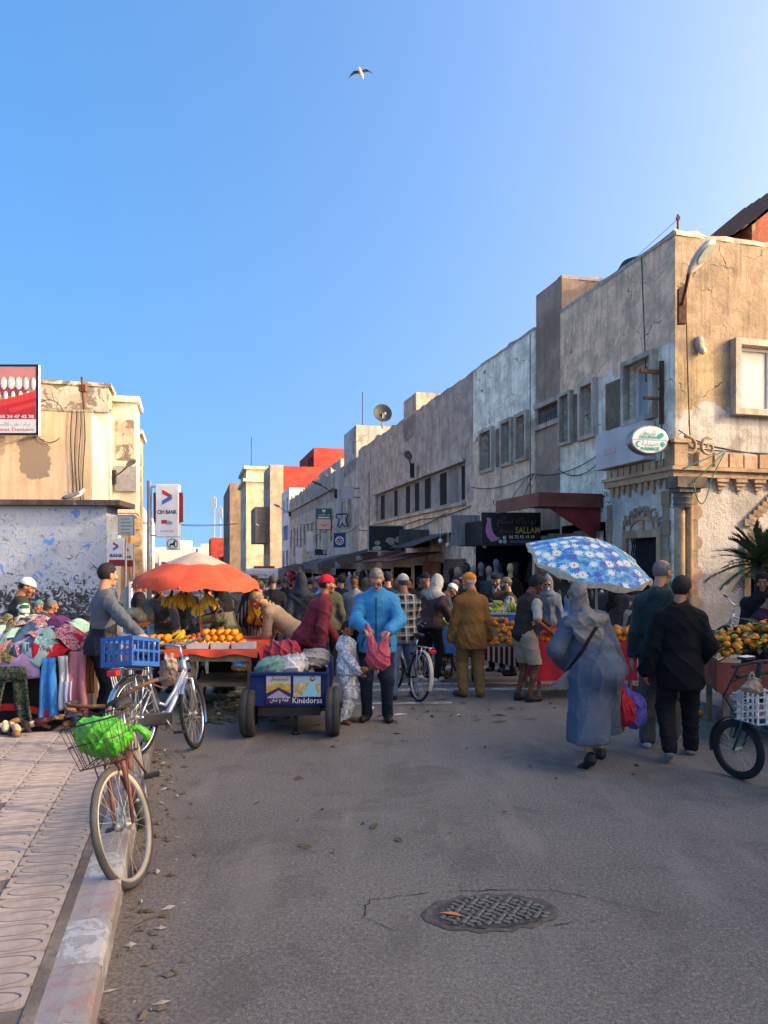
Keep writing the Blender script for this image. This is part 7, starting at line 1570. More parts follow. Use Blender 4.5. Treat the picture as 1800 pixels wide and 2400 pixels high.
bag('clear_bag', 'clear plastic bag on the green fruit stall', (gc_[0] + .1, gc_[1] + .2, gz_ + .24), (.12, .1, .1), plastic('cloudy_plastic', '#b9bcc2', .3), 41, tall=.6)
OC = empty('tangerine_cart', (3.35, 7.3, .0), radians(-16), 'brick red wooden cart heaped with leafy tangerines at the right edge', 'market cart')
M_BRK = plaster('brick_red_board', (.33, .09, .06), None, stain=.4, streak=.3, scale=3)
b = MB(); b.box((0, 0, .52), (2.4, .04, .82)); b.build('front_board', M_BRK, OC); b = MB(); b.box((0, .042, .52), (.04, 1.3, .82)); b.build('side_board', M_BRK, OC); b = MB(); b.box((.042, .042, .5), (2.4, 1.3, .55)); b.build('bed', M_WOOD, OC)
for x in (.1, 2.2):
    for y in (.1, 1.2): b = MB(); b.box((x - .03, y - .03, 0), (x + .03, y + .03, .5)); b.build('leg', M_WOOD, OC)
tyre_wheel(OC, (.9, .6, .26), .26, .1, 'X')
bpy.context.view_layer.update(); MO = OC.matrix_world.copy(); lf = MB(); lf.add([(0, 0, 0), (.014, .03, .004), (.018, .055, .004), (0, .1, -.008), (-.018, .055, .004), (-.014, .03, .004), (0, .05, -.004)], [(0, 1, 6), (1, 2, 6), (2, 3, 6), (3, 4, 6), (4, 5, 6), (5, 0, 6)], 0, True); LFM = lf.mesh('leaf', M_LEAF)
def heap_z(x, y): return .82 + .42 * max(0, 1 - ((x - 1.15) / 1.25) ** 2) ** .6 * max(0, 1 - ((y - .62) / .68) ** 2) ** .6
bl = MB(); bl.grid(24, 14, lambda u, v: (.05 + 2.3 * u, .05 + 1.22 * v, heap_z(.05 + 2.3 * u, .05 + 1.22 * v) - .03 + .02 * sin(u * 40) * sin(v * 30))); tag(bl.build('leafy_heap', mat('leafy_heap_green', (.02, .035, .012), .8, var=.5, scale=12, bump=1), OC), kind='stuff')
for i in range(235):
    x, y = rf.uniform(.05, 1.6), .03 + 1.15 * rf.random() ** 1.7; k = 'tangerine' if rf.random() < .72 else 'green_tangerine'
    fruit(k, MO @ Vector((x, y, heap_z(x, y) + rf.uniform(-.01, .02))), 'ripe orange tangerine in the leafy heap on the brick red cart' if k == 'tangerine' else 'greenish tangerine in the leafy heap on the brick red cart', 'tangerines on the leafy heap')
for i in range(290):
    x, y = rf.uniform(.03, 1.7), .0 + 1.2 * rf.random() ** 1.7; inst(LFM, 'leaf', OC, (x, y, heap_z(x, y) + rf.uniform(0, .035)), (rf.uniform(-.6, .7), rf.uniform(-.6, .6), rf.uniform(0, 6.28)), (rf.uniform(.9, 1.5),) * 3)
fruit('orange', at(1638, 8.55, .045), 'single orange lying on the road by the right kerb', 'oranges dropped on the ground')
o = empty('white_basket', P(1782, 1652, 5.5), .3, 'white slotted plastic basket on the folding bicycle carrier', 'basket'); M_WPL = plastic('white_plastic', '#c8c6c2', 0, .5)
for k in range(5):
    z = -.12 + .05 * k; b = MB(); hw = .13 + .006 * k; b.tube([(-hw, -.11, z), (hw + .1, -.11, z), (hw + .1, .11, z), (-hw, .11, z)], .008, 5, close=True); b.build('basket_band', M_WPL, o)
for k in range(18): b = MB(); u = k / 18 * 4; sx = [(-.13 + .36 * (u % 1), -.11), (.23, -.11 + .22 * (u % 1)), (.23 - .36 * (u % 1), .11), (-.13, .11 - .22 * (u % 1))][int(u)]; b.box((sx[0] - .008, sx[1] - .004, -.12), (sx[0] + .008, sx[1] + .004, .1)); b.build('basket_slat', M_WPL, o)
bag('potato_bag', 'clear plastic bag of pale potatoes in the white basket', P(1762, 1610, 5.5), (.06, .05, .06), plastic('milky_plastic', '#b59a86', .2), 51, tall=1.2)
def pp(label, px, d, face, H=1.72, hrw=None, hlw=None, **kw):
    l = at(px, d); z = l.z + kw.get('zoff', 0); R_ = Matrix.Rotation(-radians(face), 3, 'Z')
    def loc(q): p = P(*q); return tuple(R_ @ Vector((p.x - l.x, p.y - l.y, p.z - z)))
    if hrw: kw['hr'] = loc(hrw)
    if hlw: kw['hl'] = loc(hlw)
    return person(label, (l.x, l.y), face, H, **kw)
def two_tone():
    g = NG('two_tone_tracksuit'); sep = g.n('SeparateXYZ'); g.l(g.tc.outputs['Object'], sep.inputs[0])
    z = g.math('ADD', sep.outputs[2], g.math('MULTIPLY', sep.outputs[1], -.32)); zz = g.math('ADD', z, g.math('MULTIPLY', sep.outputs[0], .35))
    c = g.mix(g.math('GREATER_THAN', zz, 1.22), rgb('#141622'), rgb('#51575b')); fw_ = g.math('GREATER_THAN', g.math('SUBTRACT', sep.outputs[1], sep.outputs[2]), -.74)
    c = g.mix(g.math('MULTIPLY', g.math('GREATER_THAN', sep.outputs[1], .19), g.math('LESS_THAN', sep.outputs[1], .34)), c, rgb('#51575b'))
    v = g.map(); g.bump(g.noise(v, 24, 4, .6, .4), .7, .02); return g.done(c, .6, 0, .3)
HR = dict(h=.0125, hh=.0062); MR = dict(h=.016, hh=.0085)
a1 = pp('man in grey and navy tracksuit top standing behind the blue crate', 240, 7.65, -52, 1.79, hrw=(352, 1512, 7.15), hl=(-.12, .28, 1.0), lean=4, head=(18, 2, 0), top=('tracksuit_top', two_tone(), .022, -.1), bottom=('track_trousers', cloth('black_nylon', (.014, .014, .018), .5), .016), shoes=SH_BLK, hair=('short', H_BLK), skin_=SK_L, tstripe=True, **HR)
pp('man in white cap and dark quilted vest with green checked sleeves at the clothes stall', 42, 9.3, -50, 1.68, hr=(.2, .3, 1.05), hl=(-.1, .25, 1.2), lean=5, head=(-25, 25, 0), top=('shirt', cloth('green_checked_shirt', '#1d5a45', kind='check', col2='#c9cdc6', sc_=1.1), .016, -.1), sleeves='short', vest=('quilted_vest', cloth('dark_quilted', '#34372f', kind='quilt'), .035, -.12), bottom=('trousers', CL_NAVY), shoes=SH_BLK, hair=('short', H_BLK), hat=('cap', CL_WHITE), **MR)
pp('seated man in a teal knitted cap in front of the blue and white hut', 93, 14.2, 170, 1.7, hipz=.5, fr=(.12, .45, 0, 0), fl=(-.12, .45, 0, 0), hr=(.15, .3, .6), hl=(-.15, .3, .6), top=('jacket', CL_OLV, .02, -.05), bottom=('trousers', CL_DGREY), shoes=SH_BLK, hat=('beanie', cloth('teal_knit', '#4c7470')), **MR)
pp('seated grey haired man in a maroon jacket by the hut', 118, 13.8, -60, 1.72, hipz=.5, fr=(.12, .45, 0, 0), fl=(-.12, .45, 0, 0), hr=(.15, .3, .6), hl=(-.15, .3, .6), top=('jacket', cloth('maroon_cloth', '#5d2530'), .02, -.05), bottom=('trousers', CL_DGREY), shoes=SH_BLK, hair=('crop', H_GRY), **MR)
pp('fruit vendor in a grey brown jacket bending over his cart', 384, 10.85, 176, 1.7, lean=24, hrw=(352, 1500, 10.2), hlw=(420, 1492, 10.2), head=(0, 30, 0), top=('jacket', cloth('grey_brown_jacket', '#6b6154'), .024, -.1), vest=('vest', cloth('brown_vest', '#5f574b'), .036, -.08), bottom=('trousers', CL_DGREY), shoes=SH_BLK, hair=('crop', H_BLK), beard=H_BLK, **HR)
pp('man in a black shirt turned right behind the fruit cart', 326, 12.0, -75, 1.7, head=(-5, 15, 0), top=('shirt', CL_BLACK, .02, -.1), bottom=('trousers', CL_BLACK), shoes=SH_BLK, hair=('short', H_BLK), **MR)
pp('hooded person in black with an olive shawl reaching over the fruit cart', 532, 10.75, 72, 1.66, lean=14, hlw=(470, 1452, 10.4), hr=(.12, .3, .95), head=(10, 18, 0), robe=('olive_shawl_robe', cloth('olive_grey_shawl', '#6d6a58'), .03, .1), top=('black_jacket', CL_BLACK, .045, .3), hat=('hood', CL_BLACK), shoes=SH_BLK, **MR)
pp('person in a blue grey jacket behind the hanging bananas', 487, 11.9, 10, 1.6, top=('jacket', cloth('slate_jacket', '#3d4853'), .025, -.12), bottom=('trousers', CL_BLACK), shoes=SH_BLK, hair=('short', H_BLK), **MR)
a7 = pp('person in striped jacket and cap carrying a yellow backpack', 607, 11.0, 8, 1.62, hr=(.3, .1, .95), hl=(-.3, .12, .95), top=('jacket', cloth('black_striped_jacket', (.015, .015, .017), kind='stripe', col2='#8a8781', sc_=1.2), .03, -.05), robe=('striped_skirt', cloth('striped_skirt', '#8c8170', kind='stripe', col2='#4a443a', sc_=1.4), .0, .42), shoes=SH_BRN, hat=('cap', cloth('camouflage_hat', '#565a4a', kind='camo', col2='#2c3026')), hair=('short', H_BLK), **MR)
o = empty('backpack', world_pt(a7, a7['C'] - a7['fs'] * .2), radians(8), 'yellow and grey backpack on the back of the person in stripes', 'backpack')
M_YEL = cloth('yellow_nylon', '#e09a1f', .6); f = Field(.011); f.ell((0, 0, -.02), A(.155, .09, .22)); f.cap((-.08, -.03, .14), (.08, -.03, .14), .06, k=.04); f.half((0, 0, -.19), (0, 0, -1)); f.wrinkle(.006, 1.1, 3); field_obj('pack_body', f, M_YEL, o)
for (c, r) in (((0, -.08, -.1), (.085, .04, .075)), ((-.13, -.02, -.1), (.04, .06, .07)), ((.13, -.02, -.1), (.04, .06, .07))): field_obj('pack_pocket', Field(.011).ell((0, 0, 0), A(*r)).wrinkle(.005, 1.5, 2), M_YEL, o, c)
for x in (-1, 1): b = MB(); b.tube([(x * .05, -.1, .18), (x * .08, -.13, .05), (x * .03, -.14, -.05), (x * .09, -.1, -.2)], .018, 6); b.tube([(x * .12, .05, .17), (x * .13, .16, .22), (x * .12, .24, .12)], .022, 6); b.build('pack_strap', CL_DGREY, o)
o = pp('man in a tan jacket and beige cap bending far down beside the cart', 676, 10.3, 82, 1.72, lean=52, hr=(.1, .45, .72), hl=(-.1, .4, .7), head=(5, 40, 0), top=('jacket', cloth('tan_jacket', '#97826a'), .03, -.16), bottom=('trousers', CL_JEAN), shoes=SH_BRN, hat=('cap', cloth('beige_cap', '#8f7c5f')), hair=('fringe', H_GRY), **MR)
M_MAR = cloth('maroon_nylon', '#6d1f2c', .55)
pp('man in a bright red cap and maroon jacket leaning over the hand cart', 728, 9.15, -64, 1.72, lean=25, hrw=(748, 1562, 8.65), hl=(-.1, .4, .85), head=(-12, 2, 0), top=('jacket', M_MAR, .034, -.12), bottom=('trousers', CL_BLACK), shoes=SH_BLK, hat=('cap', cloth('bright_red_cap', '#d8142a', .6)), hair=('short', H_BLK), skin_=SK_M, detail=cloth('dark_maroon_rib', '#3a1119'), fr=(.1, .1, 0, 0), fl=(-.1, -.25, 0, 0), **HR)
a10 = pp('small boy in a white and grey camouflage tracksuit holding bread', 812, 8.3, -118, 1.14, hr=(.05, .24, .55), hl=(-.22, .05, .5), head=(12, 4, 0), top=('hoodie', cloth('pale_camo_hoodie', '#e6e8ec', kind='camo', col2='#a9aeb8', sc_=1.2), .034, -.07), bottom=('trousers', cloth('pale_camo_trousers', '#e2e4e8', kind='camo', col2='#a2a7b0', sc_=1.2), .026), shoes=SH_BRN, hair=('short', H_BLK), hood='down', skin_=SK_M, h=.0115, hh=.0062, fr=(.08, .0, 0, -10), fl=(-.08, -.02, 0, 5))
o = tag(field_obj('bread_loaf', Field(.008).ell((0, 0, 0), A(.05, .032, .034)), mat('bread_crust', (.34, .17, .06), .8, var=.3, scale=20, bump=.3), None, world_pt(a10, a10['hr'] + A(-.01, .06, .03))), 'small loaf of bread in the hand of the boy', 'bread')
M_BLJ = cloth('bright_blue_anorak', '#1484b4', .45, .1)
a11 = pp('grey haired man in a bright blue anorak looking into a pink bag', 884, 8.45, 176, 1.77, hrw=(855, 1472, 8.05), hlw=(912, 1478, 8.05), head=(0, 40, 0), top=('jacket', M_BLJ, .04, -.15), detail=CL_NAVY, bottom=('trousers', CL_DENIM, .02), shoes=SH_BLK, hair=('short', H_GRY), glasses=True, skin_=SK_L, fr=(.12, .02, 0, -12), fl=(-.12, .04, 0, 12), pole_r=(.9, -.5, -.5), pole_l=(-.9, -.5, -.5), **HR)
def carrier(label, tops, bottom, r, m, seed, cat='bag', wr=.012, h=.009):
    c = Vector(bottom); o = empty('carrier_bag', c, 0, label, cat); f = Field(h); f.ell((0, 0, 0), A(*r)); f.ell((r[0] * .25, 0, -r[2] * .35), A(r[0] * .7, r[1] * .9, r[2] * .6))
    for t in tops: q = np.array(Vector(t) - c); f.cap(q, A(q[0] * .45, q[1] * .5, r[2] * .55), .016, r[0] * .5, .03)
    f.wrinkle(wr, 1.5, seed, (1, 1, .4)); v, q = f.mesh(); inst(np_mesh('bag_body', [(v, q, 0)], m), 'bag_body', o); return o
carrier('pink translucent plastic bag held open by the man in blue', [P(860, 1462, 7.98), P(908, 1482, 7.98)], P(886, 1540, 7.97), (.135, .09, .14), plastic('pink_plastic', '#d0616f', .25, .4), 61)
pp('man in a black and white plaid shirt jacket and pale cap astride his bicycle', 946, 10.12, 14, 1.69, hr=(.28, .4, 1.0), hl=(-.2, .4, 1.0), top=('plaid_jacket', cloth('black_white_plaid', (.014, .014, .016), kind='plaid', col2='#a9a6a0'), .034, -.14), bottom=('jeans', CL_JEAN), shoes=SH_BLK, hat=('cap', cloth('pale_grey_cap', '#a7a097')), hair=('short', H_SALT), fr=(.16, .0, 0, 0), fl=(-.18, -.12, .0, 10), **HR)
pp('man with a pale blue hood and dark jacket walking away behind the blue anorak', 908, 12.1, 5, 1.76, top=('jacket', CL_NAVY, .03, -.12), hood='down', scarf=cloth('pale_blue_hood', '#b8cfe0'), bottom=('trousers', CL_BLACK), shoes=SH_BLK, hair=('short', H_BLK), hat=('beanie', cloth('dark_white_edge_cap', '#23252b')), **MR)
pp('man in a dark brown leather jacket with a grey hood, leaning to the stall', 1012, 11.75, -32, 1.7, lean=16, hrw=(1055, 1452, 11.5), hl=(-.2, .3, .9), head=(-15, 20, 0), top=('jacket', cloth('brown_leather', '#3d2826', .35), .034, -.08), bottom=('trousers', CL_BLACK), shoes=SH_WHT, hat=('hood', cloth('light_grey_hood', '#9a9891')), **MR)
pp('person in a white cap bowed beside the leather jacket', 1035, 12.5, -80, 1.6, head=(0, 40, 0), lean=12, top=('jacket', CL_DGREY, .03, -.1), bottom=('trousers', CL_BLACK), shoes=SH_BLK, hat=('cap', CL_WHITE), **MR)
pp('man in a navy cap and grey jacket behind the leather jacket', 1000, 13.4, 60, 1.75, top=('jacket', CL_DGREY, .03, -.1), bottom=('trousers', CL_BLACK), shoes=SH_BLK, hat=('cap', CL_NAVY), **MR)
pp('old man in an orange cap and brown coat looking left', 1104, 10.15, 8, 1.7, hr=(.27, .06, .82), hl=(-.27, .06, .82), twist=4, head=(62, 6, 0), top=('coat', cloth('caramel_coat', '#80592f', .85, .1), .042, -.24), detail=CL_BRN, bottom=('trousers', cloth('khaki_trousers', '#86693f'), .03), shoes=SH_BRN, hat=('cap', cloth('orange_cap', '#d67a2c')), hair=('fringe', H_WHT), glasses=True, skin_=SK_L, belly=.03, fr=(.12, -.02, 0, -8), fl=(-.11, .02, 0, 30), **HR)
pp('man in a black beret and brown coat behind the bananas', 1164, 13.1, 150, 1.72, head=(10, 12, 0), top=('coat', CL_BRN, .03, -.15), bottom=('trousers', CL_BLACK), shoes=SH_BLK, hat=('beret', CL_BLACK), beard=H_BLK, scarf=CL_GREY, **MR)
pp('stall keeper in a flat cap and grey sleeves handing over fruit', 1200, 12.5, 84, 1.66, lean=10, hlw=(1150, 1420, 12.3), hr=(.1, .42, 1.2), head=(0, 4, 0), top=('shirt', cloth('grey_sleeves', '#7c8589'), .022, -.1), vest=('vest', CL_BRN, .034, -.1), bottom=('trousers', CL_DGREY), shoes=SH_BLK, hat=('cap', cloth('tweed_cap', '#6c6450')), hair=('fringe', H_SALT), beard=H_SALT, skin_=SK_L, **MR)
pp('young vendor in a dark waistcoat and pale shorts serving at the red stall', 1232, 9.75, -68, 1.68, lean=12, hrw=(1292, 1482, 9.55), hlw=(1304, 1478, 10.0), head=(-8, 28, 0), top=('tshirt', cloth('off_white_tee', '#a39c93'), .018, .04), sleeves='short', vest=('waistcoat', cloth('dark_waistcoat', '#37302d'), .042, -.12), bottom=('shorts', cloth('pale_shorts', '#a8957f'), .02), bare_legs=True, shoes=SH_BLK, hair=('thick', H_BLK), skin_=SK_D, fr=(.1, .02, 0, 0), fl=(-.1, -.03, 0, 0), **HR)
pp('old man in a grey blue hooded djellaba facing the street', 1283, 13.0, 168, 1.66, hr=(.28, .1, .75), hl=(-.26, .1, .75), robe=('djellaba', cloth('grey_blue_wool', '#626b76'), .03, .12), hat=('hood', cloth('grey_blue_wool', '#626b76')), beard=H_WHT, glasses='dark', shoes=SH_BLK, **MR)
pp('woman in a dark red headscarf and light blue robe with sunglasses', 1350, 13.1, 128, 1.64, hr=(.05, .25, 1.0), hl=(-.2, .2, .95), head=(0, 0, 0), robe=('light_blue_robe', cloth('light_blue_cotton', '#8fb0d4'), .022, .12), hat=('hijab', cloth('dark_red_scarf', '#4a1a1c')), glasses='dark', shoes=SH_BLK, skin_=SK_L, **MR)
a20 = pp('woman in a long slate blue robe and grey headscarf walking away with bags', 1388, 6.65, 14, 1.62, lean=17, roll=-5, hr=(.42, .1, .68), hl=(-.2, .16, .9), head=(6, 16, 0), robe=('robe', cloth('slate_blue_cotton', '#4c5867', .85, .08), .048, .25), belly=.075, hat=('hijab', cloth('grey_headscarf', '#75726e')), scarf=None, shoes=SH_BLK, fr=(.13, .1, 0, -14), fl=(-.16, -.22, .05, 8), bare_legs=True, skin_=SK_L, pole_l=(-1, -.6, -.2), **HR)
f = Field(.012); N_2, fs_, rs2, sd3 = a20['N'], a20['fs'], a20['rs'], a20['sd']
R3 = np.stack([rs2, fs_, sd3], 1); f.ell(N_2 - fs_ * .05 - sd3 * .075, A(.225, .165, .07), R3, .05); f.ell(N_2 - fs_ * .13 - sd3 * .16 - rs2 * .04, A(.15, .055, .16), R3, .06); f.wrinkle(.012, 1.0, 77); a20['put']('shawl', f, MATS['grey_headscarf'])
b = MB(); b.tube([Vector(a20['SR'] - fs_ * .1), Vector(a20['C'] - fs_ * .2 - rs2 * .02), Vector(a20['W'] - fs_ * .17 - rs2 * .16), Vector(a20['Pc'] - rs2 * .27)], .016, 6); b.build('bag_strap', CL_BLACK, a20['root'])
b = MB(); b.grid(10, 6, lambda u, v: Vector(a20['Pc'] - rs2 * (.22 + .2 * u) - fs_ * (.05 - .1 * u) + A(0, 0, .02 - .12 * u - v * (.16 - .1 * u) + .015 * sin(v * 9 + u * 5)))); b.build('loose_scarf_end', MATS['grey_headscarf'], a20['root'])
hw = world_pt(a20, a20['hr'])
carrier('red plastic carrier bag held low by the woman in the slate robe', [hw + Vector((-.0, .0, -.08))], hw + Vector((-.02, -.1, -.36)), (.12, .09, .15), plastic('red_carrier_plastic', '#c0303a', .1, .4), 71)
carrier('violet blue printed plastic carrier bag in the hand of the woman in the slate robe', [hw + Vector((0, -.02, -.08))], hw + Vector((.12, -.0, -.38)), (.125, .1, .17), plastic('violet_plastic', '#6a62a8', .15, .35), 72)
pp('tall bald man in a dark green jacket and grey trousers walking away', 1548, 7.25, -22, 1.82, hr=(.24, .2, .95), hl=(-.26, -.02, .84), head=(-32, 6, 0), top=('jacket', cloth('bottle_green_nylon', '#1c3534', .6), .036, -.1), hood='down', bottom=('trousers', cloth('dull_grey_trousers', '#54514c'), .026), shoes=SH_WHT, hair=('fringe', H_GRY), glasses=True, skin_=SK_L, fr=(.11, .16, 0, -10), fl=(-.12, -.1, .0, 6), **HR)
pp('boy in a black hooded coat and black trousers walking away', 1594, 6.8, -12, 1.66, hr=(.22, .2, .92), hl=(-.3, -.02, .8), head=(-30, 12, 0), top=('coat', cloth('deep_black_coat', (.008, .008, .009)), .045, -.26), hood='down', bottom=('trousers', CL_BLACK, .028), shoes=SH_GRY, hair=('thick', H_BLK), fr=(.12, .16, 0, -14), fl=(-.13, -.2, .06, 8), **HR)
pp('woman in a dark brown robe and scarf behind the tangerine cart', 1788, 8.9, 150, 1.68, robe=('dark_robe', cloth('dark_brown_wool', '#2a1d1b'), .03, .1), hat=('hijab', cloth('dark_brown_wool', '#2a1d1b')), shoes=SH_BLK, hr=(.1, .3, 1.0), hl=(-.1, .3, 1.0), **MR)
pp('bowed person in a plum jacket and dark cap at the tangerine cart', 1762, 8.75, -120, 1.5, lean=22, head=(0, 30, 0), top=('jacket', cloth('plum_jacket', '#3b2230'), .03, -.1), bottom=('trousers', CL_BLACK), shoes=SH_BLK, hat=('beanie', CL_BLACK), **MR)
LO = dict(h=.026, hh=.013, hand_res=False)
def crowd_kind(i, **kw): return lambda label, px, d, face, H: pp(label, px, d, face, H, group='people in the crowd down the street', **{**LO, **kw})
BK = [CL_BLACK, CL_DGREY, CL_NAVY, CL_BRN, CL_OLV]
SPEC = [(640, 14.0, 10, 1.74, 'black jacket and black hair', CL_BLACK, None), (706, 13.2, 20, 1.74, 'slate hooded jacket walking away', cloth('slate_hooded', '#2b3038'), 'hood'), (700, 15.6, -10, 1.78, 'dark brown coat and bushy hair', CL_BRN, None), (768, 12.6, 5, 1.72, 'dark olive jacket and grey cap', CL_OLV, 'cap'), (752, 15, 60, 1.7, 'bright blue jacket half hidden by the red cap', cloth('mid_blue_jacket', '#2f7cc0'), None), (832, 13.0, 165, 1.72, 'grey jacket facing the camera', CL_GREY, None), (800, 14.4, 0, 1.74, 'navy jacket with a pale collar', CL_NAVY, None), (858, 14.6, 30, 1.68, 'black robe and headscarf', CL_BLACK, 'hijab'), (668, 17.5, 0, 1.76, 'black coat beneath the red round sign', CL_BLACK, None), (726, 18.2, 15, 1.72, 'dark grey jacket and cap near the clothes rails', CL_DGREY, 'cap'), (616, 16.5, 150, 1.7, 'dark jacket in front of the police van', CL_DGREY, None), (596, 13.6, 0, 1.7, 'black hood beside the striped jacket', CL_BLACK, 'hood'),
        (785, 20, 170, 1.7, 'white scarf and dark coat facing the camera', CL_NAVY, 'hijab'), (820, 19, -20, 1.75, 'grey hoodie', CL_GREY, 'hood'), (652, 22, 0, 1.72, 'navy coat near the van', CL_NAVY, None), (690, 24, 170, 1.68, 'grey scarf and black robe', CL_BLACK, 'hijab'), (742, 25, 0, 1.74, 'olive coat among the racks', CL_OLV, None), (632, 27, 10, 1.7, 'black coat beside the van', CL_BLACK, None), (775, 28, 170, 1.7, 'pale beige coat far by the shops', cloth('pale_beige_coat', '#a08c74'), None), (715, 31, 0, 1.72, 'dark jacket far down the street', CL_DGREY, None), (860, 17.5, 160, 1.72, 'dark grey coat and beanie', CL_DGREY, 'beanie'), (880, 21, 30, 1.7, 'navy jacket by the grill shop', CL_NAVY, 'cap'), (960, 15.5, 150, 1.7, 'brown jacket right of the plaid jacket', CL_BRN, None), (985, 17, 20, 1.72, 'black jacket by the orange doors', CL_BLACK, 'beanie'), (930, 18.5, 170, 1.7, 'olive jacket behind the plaid jacket', CL_OLV, None), (1070, 14.6, 160, 1.7, 'dark coat behind the caramel coat', CL_BLACK, None), (560, 15, 30, 1.7, 'grey coat behind the hooded shopper', CL_DGREY, 'cap'), (440, 13.4, 170, 1.66, 'dark jacket behind the umbrella pole', CL_BLACK, None), (580, 19, 0, 1.72, 'brown coat behind the umbrella edge', CL_BRN, None)]
for i, (px, d, fc, H, desc, m, ht) in enumerate(SPEC):
    kw = dict(top=('jacket', m, .032, -.14), bottom=('trousers', BK[(i + 1) % 2]), shoes=SH_BLK) if ht != 'hijab' else dict(robe=('robe', m, .03, .1), shoes=SH_BLK)
    kw['skin_'] = (SK_M, SK_L, SK_D)[i % 3]
    if ht: kw['hat'] = (ht, {'hood': m, 'cap': CL_DGREY, 'beanie': BK[i % 3], 'hijab': CL_OLV if i % 2 else CL_BRN}[ht])
    if ht not in ('hood', 'hijab'): kw['hair'] = ('short', H_BLK if i % 4 else H_SALT)
    crowd_kind(i, **kw)('person in ' + desc, px, d, fc, H)
rh = random.Random(33)
CS = empty('clothes_stall', (X(70, 8.0), 8.0, .0), .05, 'low table draped with second hand clothes on the left', 'market stall')
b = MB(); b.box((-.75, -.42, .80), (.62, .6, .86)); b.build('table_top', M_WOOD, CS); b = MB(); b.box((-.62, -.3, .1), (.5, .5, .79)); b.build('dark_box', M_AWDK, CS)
for sx, sy in ((-.68, -.36), (.55, -.36), (-.68, .5), (.55, .5)): b = MB(); b.box((sx - .025, sy - .025, .135), (sx + .025, sy + .025, .8)); b.build('leg', M_WOOD, CS)
b = MB(); b.grid(18, 3, lambda u, v: (-.5 + .95 * u, -.5, .28 + .09 * sin(pi * u) - .07 * v)); b.build('red_hem', M_REDCL, CS)
cw = Vector((CS.location.x, CS.location.y, 0))
def heapz(x, y): return .87 + .27 * max(0, 1 - (x / .9) ** 2 - ((y - .1) / .62) ** 2)
def garment(label, c, w, l, m, rz, seed, group, hang=None, amp=.05):
    r = np.random.RandomState(seed); ph = r.uniform(0, 6, 8); fq = r.uniform(4, 12, 8); n, k = 16, 14
    def fn(u, v):
        x, y = (u - .5) * w, (v - .5) * l; X_ = c[0] + x * cos(rz) - y * sin(rz); Y_ = c[1] + x * sin(rz) + y * cos(rz)
        wob = sum(sin(fq[i] * (x * cos(ph[i]) + y * sin(ph[i])) * 2.2 + ph[i]) for i in range(5)) / 5; ed = .75 + .25 * min(1, 6 * min(u, 1 - u, v, 1 - v)); e = 1.0
        z = heapz(X_, Y_) + .02 + amp * abs(wob) + .012 * sin(fq[5] * 6 * x + ph[5]) + (seed % 7) * .006
        ox = max(0, abs(X_) - .76) if X_ > 0 else 0; oy = max(0, -.46 - Y_)
        if ox > 0: z = min(z, .88 - ox * 1.0); X_ = .76 + ox * .12 + .02 * wob
        if oy > 0: z = min(z, .88 - oy * 1.0); Y_ = -.46 - oy * .08 - .02 * wob - .004 * (seed % 5)
        return (X_, Y_, z)
    b = MB(); b.grid(n, k, fn); o = b.build('garment', m, None, cw); sm = o.modifiers.new('thickness', 'SOLIDIFY'); sm.thickness = .008; return tag(o, label, 'clothes', group)
GC = 'clothes heaped on the left stall'
cols = [('pale floral shirt', '#c9beb8', '#8f4a52'), ('red print blouse', '#b32d3e', '#d8b8b4'), ('black and white shirt', '#d0cfcf', '#1c1c1e'), ('olive striped top', '#8b8158', '#4f4a33'), ('dark grey coat', '#3f4347', None), ('navy jersey', '#26337a', None), ('pink print top', '#d28fa0', '#8f3040'), ('mint shirt', '#8fb7a6', None), ('scarlet jumper', '#c92634', None), ('denim shirt', '#33506b', None), ('cream cardigan', '#bfae8e', None), ('teal blouse', '#3a8a80', '#b8cfc8'), ('purple vest', '#5a2f5c', None), ('white tee', '#c8c8cc', None), ('brown scarf', '#6b4a33', '#b49a6a'), ('pale blue jeans', '#8fa7c0', None)]
for i in range(72):
    nm, c1, c2 = cols[i % 16]; m = cloth('stall_' + nm.replace(' ', '_'), c1, kind='camo' if c2 else None, col2=c2, sc_=3.2)
    x, y = rh.uniform(-.85, .68), rh.uniform(-.42, .55); garment('%s crumpled on the heap of the left clothes stall%s' % (nm, ('', ', front edge', ', upper part', ', left part', ', right part')[i // 16]), (x, y), rh.uniform(.2, .36), rh.uniform(.2, .4), m, rh.uniform(0, 3), i * 7 + 3, GC, amp=rh.uniform(.05, .12))
m = cloth('lilac_cloth', '#a58ab0'); garment('lilac fleece draped over the front edge of the clothes stall', (.0, -.5), .62, .5, m, .15, 901, GC, amp=.03); garment('lilac sleeve hanging lower at the left front of the stall', (-.3, -.62), .24, .62, m, -.2, 905, GC, amp=.02)
garment('dark grey padded jacket lying on top of the clothes heap', (.12, .22), .5, .42, cloth('charcoal_padded', '#3c4144'), .3, 906, GC, amp=.1)
def hanging(name, label, x, y, z0, z1, w, m, seed, legs=False, flare=0):
    b = MB(); r = np.random.RandomState(seed); p = r.uniform(0, 6, 4)
    def half(x0, x1, s=0): b.grid(10, 14, lambda u, v: (x0 + (x1 - x0) * u + s * v + flare * (u - .5) * v, y - .02 - .025 * sin(u * 9 + p[0]) * (.4 + v) - .012 * sin(v * 7 + p[1]), z1 - (z1 - z0) * v))
    if legs: half(x - w / 2, x - .01, -.09); half(x + .01, x + w / 2, .09); b.grid(10, 4, lambda u, v: (x - w / 2 + w * u, y - .03, z1 + .02 - .14 * v))
    else: half(x - w / 2, x + w / 2)
    o = b.build(name, m, None, cw); sm = o.modifiers.new('thickness', 'SOLIDIFY'); sm.thickness = .014; return tag(o, label, 'clothes', 'clothes hung along the front of the left stall')
